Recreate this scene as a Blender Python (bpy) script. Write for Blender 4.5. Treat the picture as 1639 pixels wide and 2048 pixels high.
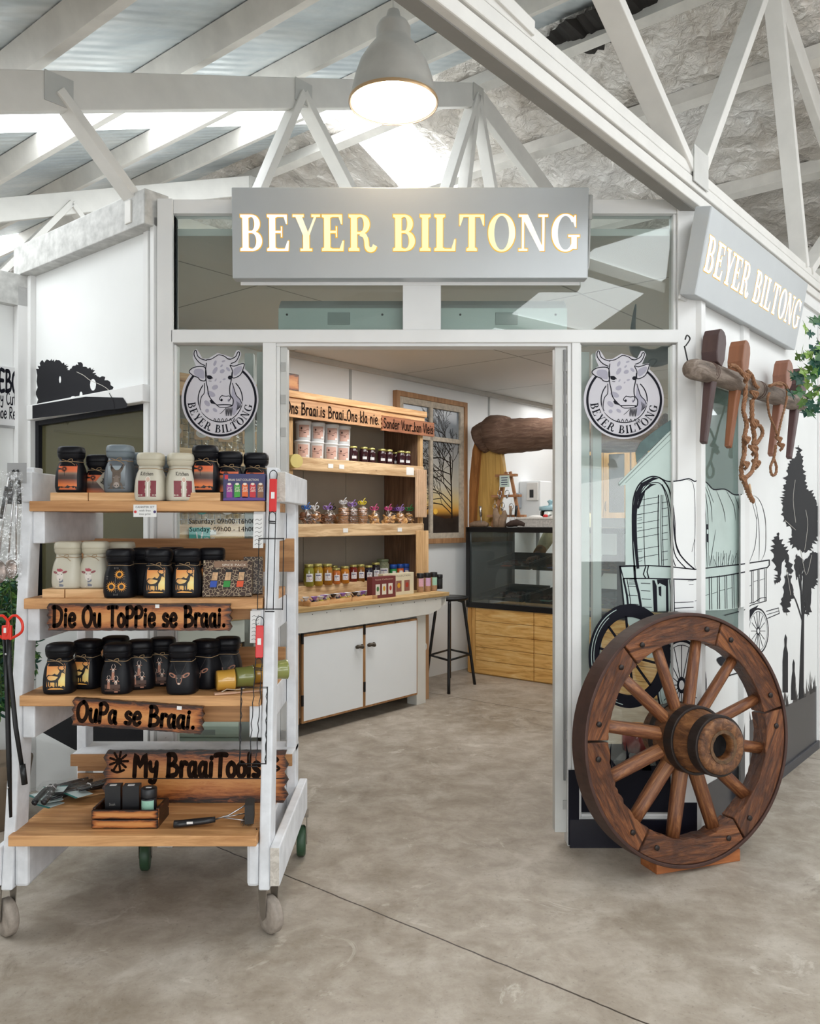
import bpy, math, random
from mathutils import Vector, Matrix
from mathutils.geometry import tessellate_polygon
R = random.Random(7)
for o in list(bpy.data.objects): bpy.data.objects.remove(o)
SC = bpy.context.scene; COL = SC.collection
pi = math.pi; rad = math.radians

# ------------------------------------------------------------------ camera
CAMZ, FPX, CX, HY = 1.4, 1650.0, 819.5, 1040.0
cd = bpy.data.cameras.new('camera'); cam = bpy.data.objects.new('camera', cd); COL.objects.link(cam)
cam.location = (0, 0, CAMZ); cam.rotation_euler = (pi/2, 0, 0)
cd.sensor_fit = 'VERTICAL'; cd.sensor_height = 36; cd.lens = FPX/2048*36
cd.shift_y = (HY-1024)/2048; cd.clip_start = 0.05; cd.clip_end = 200
SC.camera = cam
# ------------------------------------------------------------------ world, light, exposure
w = bpy.data.worlds.new('world'); SC.world = w; w.use_nodes = True
bg = w.node_tree.nodes['Background']; bg.inputs[0].default_value = (.93, .965, 1, 1); bg.inputs[1].default_value = .85
SKYLIGHT = 4.5
def area(name, loc, rot, sx, sy, power, col=(1, 1, 1)):
    l = bpy.data.lights.new(name, 'AREA'); l.shape = 'RECTANGLE'; l.size = sx; l.size_y = sy; l.energy = power; l.color = col
    o = bpy.data.objects.new(name, l); COL.objects.link(o); o.location = loc; o.rotation_euler = rot; return o
area('shop_light', (.25, 5.5, 2.60), (0, 0, rad(50.1)), 1.6, .8, 24, (1, .98, .95))
area('shop_light', (1.75, 7.2, 2.60), (0, 0, rad(50.1)), 1.6, .8, 19, (1, .98, .95))
area('shop_light', (2.1, 8.3, 2.60), (0, 0, rad(-39.9)), 1.6, .8, 9, (1, .98, .95))
area('hall_daylight', (.5, .6, 5.2), (rad(12), 0, 0), 4.0, 2.0, 95, (.97, .985, 1))
area('roof_fill_light', (-.5, -4.2, 1.6), (rad(152), 0, 0), 8.0, 3.0, 330, (.97, .985, 1))  # added fill light behind the camera, tilted up to brighten the roof underside
vs = SC.view_settings
SC.display_settings.display_device = 'sRGB'
vs.view_transform = 'Standard'; vs.look = 'None'; vs.gamma = 1; vs.use_curve_mapping = False
vs.exposure = 0.6
SC.cycles.max_bounces = 8; SC.cycles.transparent_max_bounces = 16; SC.cycles.diffuse_bounces = 4
SC.cycles.use_denoising = True
SC.cycles.sample_clamp_indirect = 6

# ------------------------------------------------------------------ materials
MATS = {}
def s2l(c): return tuple(((x/12.92) if x <= .04045 else ((x+.055)/1.055)**2.4) for x in c)
def hx(h): return s2l(tuple(int(h[i:i+2], 16)/255 for i in (0, 2, 4)))
class NT:
    def __init__(s, name):
        s.m = bpy.data.materials.new(name); s.m.use_nodes = True; s.t = s.m.node_tree
        s.b = s.t.nodes['Principled BSDF']; s.o = s.t.nodes['Material Output']
    def n(s, typ, **kw):
        nd = s.t.nodes.new(typ)
        for k, v in kw.items():
            if k.startswith('i_'):
                key = k[2:]; key = int(key) if key.isdigit() else key
                nd.inputs[key].default_value = v
            else: setattr(nd, k, v)
        return nd
    def l(s, a, b): s.t.links.new(a, b)
    def coord(s, kind='Object', scale=(1, 1, 1), rotz=0):
        tc = s.n('ShaderNodeTexCoord'); mp = s.n('ShaderNodeMapping'); mp.inputs['Scale'].default_value = scale
        mp.inputs['Rotation'].default_value = (0, 0, rotz)
        s.l(tc.outputs[kind], mp.inputs[0]); return mp.outputs[0]
    def noise(s, vec, scale=5, detail=4, rough=.55, dist=0):
        nd = s.n('ShaderNodeTexNoise'); nd.inputs['Scale'].default_value = scale; nd.inputs['Detail'].default_value = detail
        nd.inputs['Roughness'].default_value = rough; nd.inputs['Distortion'].default_value = dist
        s.l(vec, nd.inputs['Vector']); return nd.outputs['Fac']
    def ramp(s, fac, stops):
        r = s.n('ShaderNodeValToRGB'); e = r.color_ramp.elements
        while len(e) < len(stops): e.new(.5)
        for x, (p, c) in zip(e, stops):
            x.position = p; x.color = (c[0], c[1], c[2], 1) if not isinstance(c, (int, float)) else (c, c, c, 1)
        s.l(fac, r.inputs[0]); return r.outputs[0]
    def mix(s, fac, a, b, mode='MIX'):
        m = s.n('ShaderNodeMix'); m.data_type = 'RGBA'; m.blend_type = mode
        for sock, val in ((m.inputs[0], fac), (m.inputs[6], a), (m.inputs[7], b)):
            if isinstance(val, bpy.types.NodeSocket): s.l(val, sock)
            elif isinstance(val, (int, float)): sock.default_value = val
            else: sock.default_value = (val[0], val[1], val[2], 1)
        return m.outputs[2]
    def bump(s, h, strength=.3, dist=.01):
        b = s.n('ShaderNodeBump'); b.inputs['Strength'].default_value = strength; b.inputs['Distance'].default_value = dist
        s.l(h, b.inputs['Height']); s.l(b.outputs[0], s.b.inputs['Normal'])
    def fin(s, rough=.5, metal=0): s.b.inputs['Roughness'].default_value = rough; s.b.inputs['Metallic'].default_value = metal; return s.m
def mat(name, c, rough=.5, metal=0, var=.06, vs=6, emit=0, alpha=1, coat=0):
    if name in MATS: return MATS[name]
    if isinstance(c, str): c = hx(c)
    t = NT(name)
    if var:
        f = t.noise(t.coord(scale=(1, 1, 1)), vs, 4)
        col = t.ramp(f, [(.3, tuple(x*(1-var) for x in c)), (.7, tuple(min(1, x*(1+var)) for x in c))])
        t.l(col, t.b.inputs['Base Color'])
    else: t.b.inputs['Base Color'].default_value = (*c, 1)
    if emit:
        t.b.inputs['Emission Color'].default_value = (*c, 1); t.b.inputs['Emission Strength'].default_value = emit
    if coat: t.b.inputs['Coat Weight'].default_value = coat
    if alpha < 1: t.b.inputs['Alpha'].default_value = alpha
    MATS[name] = t.fin(rough, metal); return MATS[name]
def wood(name, c, d, axis='X', rough=.6, scale=1.0, knots=True, bump=.15):
    if name in MATS: return MATS[name]
    if isinstance(c, str): c, d = hx(c), hx(d)
    t = NT(name)
    sc = {'X': (1.2, 14, 14), 'Y': (14, 1.2, 14), 'Z': (14, 14, 1.2)}[axis]
    v = t.coord(scale=tuple(x*scale for x in sc))
    f = t.noise(v, 1.6, 6, .65, 1.2)
    col = t.ramp(f, [(.28, d), (.48, tuple(.5*(a+b) for a, b in zip(c, d))), (.6, c), (.8, tuple(min(1, x*1.1) for x in c))])
    sc2 = {'X': (1, 2.2, 2.2), 'Y': (2.2, 1, 2.2), 'Z': (2.2, 2.2, 1)}[axis]
    if knots:
        vo = t.n('ShaderNodeTexVoronoi'); vo.inputs['Scale'].default_value = 2.6*scale; t.l(t.coord(scale=sc2), vo.inputs['Vector'])
        k = t.ramp(vo.outputs['Distance'], [(.03, 1), (.075, 0)])
        col = t.mix(k, col, tuple(x*.35 for x in d))
    t.l(col, t.b.inputs['Base Color']); t.bump(f, bump, .004)
    MATS[name] = t.fin(rough); return MATS[name]
def glass(name, tint=(.93, .98, .96), refl=1.0, haze=0.0, hazec=(.7, .75, .75), ior=1.5):
    if name in MATS: return MATS[name]
    t = NT(name); t.t.nodes.remove(t.b)
    tr = t.n('ShaderNodeBsdfTransparent'); tr.inputs[0].default_value = (*tint, 1)
    gl = t.n('ShaderNodeBsdfGlossy'); gl.inputs['Roughness'].default_value = .01
    fr = t.n('ShaderNodeFresnel'); fr.inputs[0].default_value = ior
    mx = t.n('ShaderNodeMixShader'); t.l(fr.outputs[0], mx.inputs[0]); t.l(tr.outputs[0], mx.inputs[1]); t.l(gl.outputs[0], mx.inputs[2])
    last = mx
    if haze:
        df = t.n('ShaderNodeBsdfDiffuse'); df.inputs[0].default_value = (*hazec, 1)
        m2 = t.n('ShaderNodeMixShader'); m2.inputs[0].default_value = haze
        t.l(mx.outputs[0], m2.inputs[1]); t.l(df.outputs[0], m2.inputs[2]); last = m2
    t.l(last.outputs[0], t.o.inputs[0]); MATS[name] = t.m; return t.m
def film(name='cellophane'):
    if name in MATS: return MATS[name]
    t = NT(name); t.t.nodes.remove(t.b)
    tr = t.n('ShaderNodeBsdfTransparent'); gl = t.n('ShaderNodeBsdfGlossy'); gl.inputs['Roughness'].default_value = .12
    nz = t.noise(t.coord(), 28, 3); b = t.n('ShaderNodeBump'); b.inputs['Strength'].default_value = 1; b.inputs['Distance'].default_value = .02
    t.l(nz, b.inputs['Height']); t.l(b.outputs[0], gl.inputs['Normal'])
    mx = t.n('ShaderNodeMixShader'); mx.inputs[0].default_value = .16
    t.l(tr.outputs[0], mx.inputs[1]); t.l(gl.outputs[0], mx.inputs[2]); t.l(mx.outputs[0], t.o.inputs[0]); MATS[name] = t.m; return t.m

WHITE = mat('white_paint', (.74, .74, .73), .45, var=.05, vs=3)
WALLW = mat('wall_white', (.78, .79, .78), .4, var=.03, vs=2)
INW = mat('interior_white', (.82, .85, .87), .45, var=.02, vs=2)
ROUGHW = mat('rough_white_paint', (.70, .71, .73), .6, var=.12, vs=14)
BLACK = mat('black_vinyl', (.008, .008, .011), .55, var=0); BLACK.node_tree.nodes['Principled BSDF'].inputs['Specular IOR Level'].default_value = .2
BLKP = mat('black_plastic', (.012, .012, .014), .38, var=0)
BLKM = mat('black_metal', (.015, .015, .016), .35, .3, var=0)
STEEL = mat('steel', (.55, .55, .56), .3, 1, var=.1)
GREYM = mat('galvanised_steel', (.42, .42, .42), .45, .7, var=.15, vs=12)
RED = mat('red_plastic', (.62, .02, .02), .35, var=0)
PAPER = mat('paper', (.78, .77, .75), .7, var=.03)
PINE = wood('pine_light', 'e2b887', 'b9844f', 'X')
PINEY = wood('pine_light_across', 'e2b887', 'b9844f', 'Y')
PINEZ = wood('pine_light_upright', 'dfb98a', 'b58a58', 'Z')
PALLET = wood('pallet_wood', 'd9bb93', 'a17c52', 'X', .75, 1.4)
PALLETZ = wood('pallet_wood_upright', 'd3ad7c', '9a7446', 'Z', .75, 1.2)
DKWOOD = wood('dark_backboard', '7d5f47', '4a3527', 'Z', .8)
RPINE = wood('rack_pine', 'd3a06c', 'a06c3c', 'X', .55, .9)
CLR = film()
GLASS = glass('window_glass', (.92, .96, .945), ior=1.5, haze=.05, hazec=(.45, .5, .49))
JARG = glass('jar_glass', (.95, .97, .95))

# ------------------------------------------------------------------ frames
class Frame:
    def __init__(s, x, y, ang): s.o = Vector((x, y, 0)); s.a = ang; s.M = Matrix.Translation(s.o) @ Matrix.Rotation(ang, 4, 'Z'); s.I = s.M.inverted()
    def w(s, x, y, z): return s.M @ Vector((x, y, z))
    def px(s, px, py, d=0):
        """point where the photo's line of sight meets this wall's plane (y = -d)"""
        c = s.I @ Vector((0, 0, CAMZ)); q = s.I @ Vector((px-CX, FPX, 0))
        c0 = s.I @ Vector((0, 0, 0)); dr = q-c0; dr.z = HY-py
        t = (-d-c.y)/dr.y; p = c+dr*t; return p.x, p.z
AX = math.atan2(.767, .641)
FAC = Frame(0, 3.554, 0); SID = Frame(1.2385, 3.554, AX); WAL = Frame(-.9, 6.07, AX)
LEF = Frame(-1.081, 3.554, AX-pi/2); CAS = Frame(.528, 7.57, AX-pi/2); WLD = Frame(0, 0, 0)
NEI = Frame(-2.0, 4.31, AX)          # neighbouring stall's front
TRF = Frame(-1.185, 3.62, AX)        # truss line, local x along the trusses, local y across
Av = Vector((math.cos(AX), math.sin(AX), 0)); Cv = Vector((-math.sin(AX), math.cos(AX), 0))
def atY(px, py, Y): return Vector(((px-CX)*Y/FPX, Y, CAMZ+(HY-py)*Y/FPX))
def onfloor(px, py, z=0): return atY(px, py, (CAMZ-z)*FPX/(py-HY))

# ------------------------------------------------------------------ mesh builder
class MB:
    def __init__(s): s.v = []; s.f = []; s.m = []; s.s = []
    def add(s, vs, fs, mi=0, sm=False, M=None):
        b = len(s.v)
        s.v += [tuple(M @ Vector(v)) if M else tuple(v) for v in vs]
        for f in fs: s.f.append([b+i for i in f]); s.m.append(mi); s.s.append(sm)
        return s
    def box(s, x0, x1, y0, y1, z0, z1, mi=0, M=None):
        v = [(x, y, z) for z in (z0, z1) for y in (y0, y1) for x in (x0, x1)]
        return s.add(v, [(0, 2, 3, 1), (4, 5, 7, 6), (0, 1, 5, 4), (2, 6, 7, 3), (0, 4, 6, 2), (1, 3, 7, 5)], mi, False, M)
    def bar(s, p, q, w, h, mi=0, up=(0, 0, 1)):
        p = Vector(p); q = Vector(q); d = (q-p).normalized(); u = Vector(up)
        if abs(d.dot(u)) > .98: u = Vector((0, 1, 0))
        a = d.cross(u).normalized()*w/2; b = a.cross(d).normalized()*h/2
        v = [p-a-b, p+a-b, p+a+b, p-a+b, q-a-b, q+a-b, q+a+b, q-a+b]
        return s.add(v, [(0, 1, 2, 3), (7, 6, 5, 4), (0, 4, 5, 1), (1, 5, 6, 2), (2, 6, 7, 3), (3, 7, 4, 0)], mi)
    def tube(s, pts, r, n=8, mi=0, closed=False, ry=None):
        pts = [Vector(p) for p in pts]; k = len(pts)
        rs = r if isinstance(r, (list, tuple)) else [r]*k
        d0 = (pts[1]-pts[0]).normalized(); a = d0.orthogonal().normalized(); v = []
        for i, p in enumerate(pts):
            if closed: d = (pts[(i+1) % k]-pts[i-1]).normalized()
            else: d = (pts[min(i+1, k-1)]-pts[max(i-1, 0)]).normalized()
            a = (a-d*a.dot(d)).normalized(); b = d.cross(a)
            for j in range(n):
                t = 2*pi*j/n; v.append(p+a*math.cos(t)*rs[i]+b*math.sin(t)*rs[i]*(ry or 1))
        f = []
        for i in range(k if closed else k-1):
            i2 = (i+1) % k
            for j in range(n): f.append((i*n+j, i*n+(j+1) % n, i2*n+(j+1) % n, i2*n+j))
        if not closed: f += [tuple(range(n))[::-1], tuple((k-1)*n+j for j in range(n))]
        return s.add(v, f, mi, n > 5)
    def lathe(s, prof, n=24, mi=0, se=2.0, M=None, cap=True, sy=1.0):
        v = []
        for r, z in prof:
            for j in range(n):
                t = 2*pi*j/n; c, q = math.cos(t), math.sin(t)
                x = math.copysign(abs(c)**(2/se), c)*r; y = math.copysign(abs(q)**(2/se), q)*r*sy
                v.append((x, y, z))
        f = []
        for i in range(len(prof)-1):
            for j in range(n): f.append((i*n+j, i*n+(j+1) % n, (i+1)*n+(j+1) % n, (i+1)*n+j))
        s.add(v, f, mi, True, M)
        if cap:
            b = len(s.v)-len(v)
            for k0, rev in ((0, True), (len(prof)-1, False)):
                if prof[k0][0] > 1e-5:
                    idx = [b+k0*n+j for j in range(n)]; s.f.append(idx[::-1] if rev else idx); s.m.append(mi); s.s.append(False)
        return s
    def prism(s, poly, y0, y1, mi=0, M=None):
        """poly in x,z extruded along y"""
        n = len(poly); v = [(x, y0, z) for x, z in poly]+[(x, y1, z) for x, z in poly]
        tri = tessellate_polygon([[Vector((x, z, 0)) for x, z in poly]])
        f = [tuple(t) for t in tri]+[tuple(n+i for i in t[::-1]) for t in tri]
        f += [(i, (i+1) % n, n+(i+1) % n, n+i) for i in range(n)]
        return s.add(v, f, mi, False, M)
    def ball(s, c, r, n=12, mi=0, sx=1, sy=1, sz=1):
        M = Matrix.Translation(c) @ Matrix.Diagonal((sx, sy, sz, 1))
        prof = [(r*math.sin(pi*i/8), -r*math.cos(pi*i/8)) for i in range(9)]
        return s.lathe(prof, n, mi, M=M, cap=False)
    def mesh(s, name, mats):
        me = bpy.data.meshes.new(name); me.from_pydata([tuple(v) for v in s.v], [], s.f)
        for m in mats: me.materials.append(m)
        me.polygons.foreach_set('material_index', s.m); me.polygons.foreach_set('use_smooth', s.s)
        me.update(); return me
    def build(s, name, mats, parent=None, bevel=0, loc=None, rot=None, solid=0, subd=0):
        if not isinstance(mats, (list, tuple)): mats = [mats]
        import bmesh
        me = s.mesh(name, mats); bm = bmesh.new(); bm.from_mesh(me); bmesh.ops.recalc_face_normals(bm, faces=bm.faces); bm.to_mesh(me); bm.free()
        o = bpy.data.objects.new(name, me); COL.objects.link(o)
        if parent: o.parent = parent
        if loc is not None: o.location = loc
        if rot is not None: o.rotation_euler = rot if not isinstance(rot, (int, float)) else (0, 0, rot)
        if bevel:
            b = o.modifiers.new('bevel', 'BEVEL'); b.width = bevel; b.segments = 2; b.limit_method = 'ANGLE'; b.angle_limit = rad(40)
        if solid: b = o.modifiers.new('solid', 'SOLIDIFY'); b.thickness = solid
        if subd: b = o.modifiers.new('sub', 'SUBSURF'); b.levels = subd; b.render_levels = subd
        return o
def tag(o, label=None, cat=None, group=None, kind=None):
    if label: o['label'] = label
    if cat: o['category'] = cat
    if group: o['group'] = group
    if kind: o['kind'] = kind
    return o
def thing(name, label, cat, fr=WLD, loc=(0, 0, 0), group=None, rz=0, rx=0, ry=0, kind=None):
    o = bpy.data.objects.new(name, None); COL.objects.link(o); o.empty_display_size = .05
    o.location = fr.w(*loc); o.rotation_euler = (rx, ry, fr.a+rz)
    return tag(o, label, cat, group, kind)
def put(o, fr, loc, rz=0, rx=0, ry=0): o.location = fr.w(*loc); o.rotation_euler = (rx, ry, fr.a+rz); return o
KIDS = {}
def dup(root, label=None, group=None):
    def cp(o, par):
        c = o.copy(); COL.objects.link(c)
        if par: c.parent = par
        for ch in [x for x in o.children]: cp(ch, c)
        return c
    c = cp(root, None)
    if label: c['label'] = label
    if group: c['group'] = group
    return c
class Protos:
    """first use places the model itself, later uses copy it"""
    def __init__(s, root): s.r = root; s.used = False
    def place(s, fr, loc, label, rz=0, rx=0, ry=0, group=None, sc=None):
        o = s.r if not s.used else dup(s.r)
        if s.used is False: s.used = True
        o['label'] = label
        if group: o['group'] = group
        put(o, fr, loc, rz, rx, ry)
        if sc: o.scale = sc if isinstance(sc, tuple) else (sc, sc, sc)
        return o

# ------------------------------------------------------------------ flat artwork (printed, painted or burnt marks)
def catmull(p, k=5, closed=False):
    if len(p) < 3: return list(p)
    out = []; n = len(p)
    for i in range(n if closed else n-1):
        a = p[i-1] if (i or closed) else p[0]; b = p[i]; c = p[(i+1) % n]; d = p[(i+2) % n] if (closed or i+2 < n) else p[-1]
        for j in range(k):
            t = j/k
            out.append(tuple(.5*(2*b[q]+(c[q]-a[q])*t+(2*a[q]-5*b[q]+4*c[q]-d[q])*t*t+(3*b[q]-a[q]-3*c[q]+d[q])*t**3) for q in (0, 1)))
    if not closed: out.append(tuple(p[-1][:2]))
    return out
class Art:
    def __init__(s): s.P = []
    def poly(s, pts, mi=0, layer=0, smooth=False):
        if smooth: pts = catmull(pts, 4, True)
        if len(pts) < 3: return s
        tri = tessellate_polygon([[Vector((x, y, 0)) for x, y in pts]])
        s.P.append(([tuple(p) for p in pts], [tuple(t) for t in tri], mi, layer)); return s
    def rect(s, x0, x1, y0, y1, mi=0, layer=0): return s.poly([(x0, y0), (x1, y0), (x1, y1), (x0, y1)], mi, layer)
    def grid(s, x0, x1, y0, y1, nx, ny, mi=0, layer=0):
        v = [(x0+(x1-x0)*i/nx, y0+(y1-y0)*j/ny) for j in range(ny+1) for i in range(nx+1)]
        f = [(j*(nx+1)+i, j*(nx+1)+i+1, (j+1)*(nx+1)+i+1, (j+1)*(nx+1)+i) for j in range(ny) for i in range(nx)]
        s.P.append((v, f, mi, layer)); return s
    def ell(s, cx, cy, rx, ry=None, mi=0, layer=0, n=28, rot=0):
        ry = ry or rx; c, q = math.cos(rot), math.sin(rot)
        return s.poly([(cx+c*rx*math.cos(t)-q*ry*math.sin(t), cy+q*rx*math.cos(t)+c*ry*math.sin(t)) for t in [2*pi*i/n for i in range(n)]], mi, layer)
    def arc(s, cx, cy, rx, ry, a0, a1, wx, wy=None, mi=0, layer=0, n=24):
        wy = wx if wy is None else wy
        a0, a1 = rad(a0), rad(a1); v = []; f = []
        for i in range(n+1):
            t = a0+(a1-a0)*i/n; v += [(cx+rx*math.cos(t), cy+ry*math.sin(t)), (cx+(rx-wx)*math.cos(t), cy+(ry-wy)*math.sin(t))]
            if i: f.append((2*i-2, 2*i, 2*i+1, 2*i-1))
        s.P.append((v, f, mi, layer)); return s
    def stroke(s, pts, w, mi=0, layer=0, smooth=True, closed=False, cap=True, k=4, taper=False):
        pts = [tuple(p[:2]) for p in pts]
        if smooth and len(pts) > 2: pts = catmull(pts, k, closed)
        n = len(pts); v = []; f = []
        for i, p in enumerate(pts):
            a = pts[i-1] if (i or closed) else pts[0]; b = pts[(i+1) % n] if (i < n-1 or closed) else pts[-1]
            dx, dy = b[0]-a[0], b[1]-a[1]; L = math.hypot(dx, dy) or 1; h = w/2
            if taper: h *= max(.12, math.sin(pi*(i+.3)/(n-.4))**.6)
            v += [(p[0]-dy/L*h, p[1]+dx/L*h), (p[0]+dy/L*h, p[1]-dx/L*h)]
        for i in range(n if closed else n-1): j = (i+1) % n; f.append((2*i, 2*j, 2*j+1, 2*i+1))
        s.P.append((v, f, mi, layer))
        if cap and not closed and not taper:
            for e in (pts[0], pts[-1]): s.ell(e[0], e[1], w/2, w/2, mi, layer, 8)
        return s
    def sub(s, other, fn, mi=None, layer=0):
        for v, f, m, l in other.P: s.P.append(([fn(*p) for p in v], f, m if mi is None else mi, l+layer))
        return s
    def mb(s, fn, off=.0004, thick=None):
        """fn(x, y, d) -> 3D, d = distance off the surface"""
        m = MB()
        for v, f, mi, l in s.P: m.add([fn(x, y, off*(l+1)) for x, y in v], f, mi)
        return m
    def obj(s, name, mats, fn, parent=None, off=.0004, loc=None, rot=None): return s.mb(fn, off).build2(name, mats, parent, loc, rot)
def build2(s, name, mats, parent=None, loc=None, rot=None):
    o = bpy.data.objects.new(name, s.mesh(name, mats if isinstance(mats, (list, tuple)) else [mats])); COL.objects.link(o)
    if parent: o.parent = parent
    if loc is not None: o.location = loc
    if rot is not None: o.rotation_euler = (0, 0, rot)
    return o
MB.build2 = build2
def flat(y=0): return lambda x, z, d: (x, y-d, z)
# plain small lettering from Blender's own font
_tc = {}
def ptext(txt, h=1.0, align='LEFT', spacing=1.0):
    k = (txt, align)
    if k not in _tc:
        c = bpy.data.curves.new('t', 'FONT'); c.body = txt; c.size = 1; c.align_x = align; c.resolution_u = 2
        o = bpy.data.objects.new('t', c); COL.objects.link(o); dg = bpy.context.evaluated_depsgraph_get(); dg.update()
        me = bpy.data.meshes.new_from_object(o.evaluated_get(dg)); _tc[k] = ([(v.co.x, v.co.y) for v in me.vertices], [tuple(p.vertices) for p in me.polygons])
        bpy.data.objects.remove(o); bpy.data.curves.remove(c); bpy.data.meshes.remove(me)
    a = Art(); v, f = _tc[k]; a.P.append(([(x*h, y*h) for x, y in v], f, 0, 0)); return a
# serif capitals (height 1), returns Art and advance width
def serif(ch):
    a = Art(); S, T = .20, .065
    def st(x, y0=0, y1=1, foot=True, head=True, w=S):
        a.rect(x, x+w, y0, y1)
        if foot: a.poly([(x-.07, y0), (x+w+.07, y0), (x+w+.07, y0+T), (x+w, y0+T+.03), (x, y0+T+.03), (x-.07, y0+T)])
        if head: a.poly([(x-.07, y1), (x+w+.07, y1), (x+w+.07, y1-T), (x+w, y1-T-.03), (x, y1-T-.03), (x-.07, y1-T)])
    if ch == 'B':
        st(.08); a.rect(.2, .36, 1-T, 1); a.rect(.2, .40, .49, .49+T); a.rect(.2, .4, 0, T)
        a.arc(.36, .745, .29, .255, -90, 90, .18, T); a.arc(.39, .275, .33, .275, -90, 90, .19, T); return a, .80
    if ch == 'E':
        st(.08); a.rect(.2, .66, 1-T, 1); a.rect(.2, .5, .49, .49+T); a.rect(.2, .68, 0, T)
        a.poly([(.66, 1), (.66, .74), (.62, .74), (.55, 1-T), (.55, 1)]); a.poly([(.70, 0), (.72, .28), (.67, .28), (.58, T), (.58, 0)])
        a.rect(.46, .5, .38, .67); return a, .80
    if ch == 'Y':
        a.rect(.31, .51, 0, .45); a.rect(.22, .6, 0, T)
        a.poly([(.31, .42), (.51, .42), (.25, 1), (.03, 1)]); a.poly([(.42, .42), (.51, .42), (.77, 1), (.69, 1)])
        a.rect(-.03, .33, 1-T, 1); a.rect(.58, .86, 1-T, 1); return a, .84
    if ch == 'R':
        st(.08); a.rect(.2, .38, 1-T, 1); a.rect(.2, .4, .46, .46+T); a.arc(.38, .73, .31, .27, -90, 90, .19, T)
        a.stroke([(.38, .48), (.52, .42), (.58, .28), (.6, .12), (.68, .04), (.8, .06), (.86, .16)], .14, cap=False)
        return a, .88
    if ch == 'I': st(.08); return a, .40
    if ch == 'L':
        st(.08); a.rect(.2, .66, 0, T); a.poly([(.68, 0), (.70, .32), (.65, .32), (.56, T), (.56, 0)]); return a, .75
    if ch == 'T':
        st(.30, head=False); a.rect(.02, .78, 1-T, 1)
        a.poly([(0, 1), (0, .7), (.04, .7), (.13, 1-T), (.13, 1)]); a.poly([(.8, 1), (.8, .7), (.76, .7), (.67, 1-T), (.67, 1)]); return a, .84
    if ch == 'O': a.arc(.46, .5, .44, .52, 0, 360, .20, .055, n=40); return a, .94
    if ch == 'N':
        a.rect(.10, .18, 0, 1); a.rect(.0, .29, 0, T); a.rect(.0, .2, 1-T, 1); a.poly([(.06, 1), (.30, 1), (.84, 0), (.76, 0), (.68, 0)])
        a.rect(.76, .84, 0, 1); a.rect(.64, .95, 1-T, 1); return a, .98
    if ch == 'G':
        a.arc(.47, .5, .45, .52, 38, 322, .20, .055, n=36)
        a.poly([(.76, .98), (.81, .98), (.81, .66), (.77, .66), (.70, .84)]); a.rect(.66, .84, .06, .42); a.rect(.56, .93, .38, .38+T); return a, .96
    return a, .42
def serif_line(txt, h, width=None, gap=.06):
    a = Art(); x = 0
    for c in txt:
        g, adv = serif(c); a.sub(g, lambda u, v, x=x: (u+x, v)); x += adv+gap
    k = (width/(x-gap)) if width else h; b = Art(); return b.sub(a, lambda u, v: (u*k, v*h)), (x-gap)*k
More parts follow.
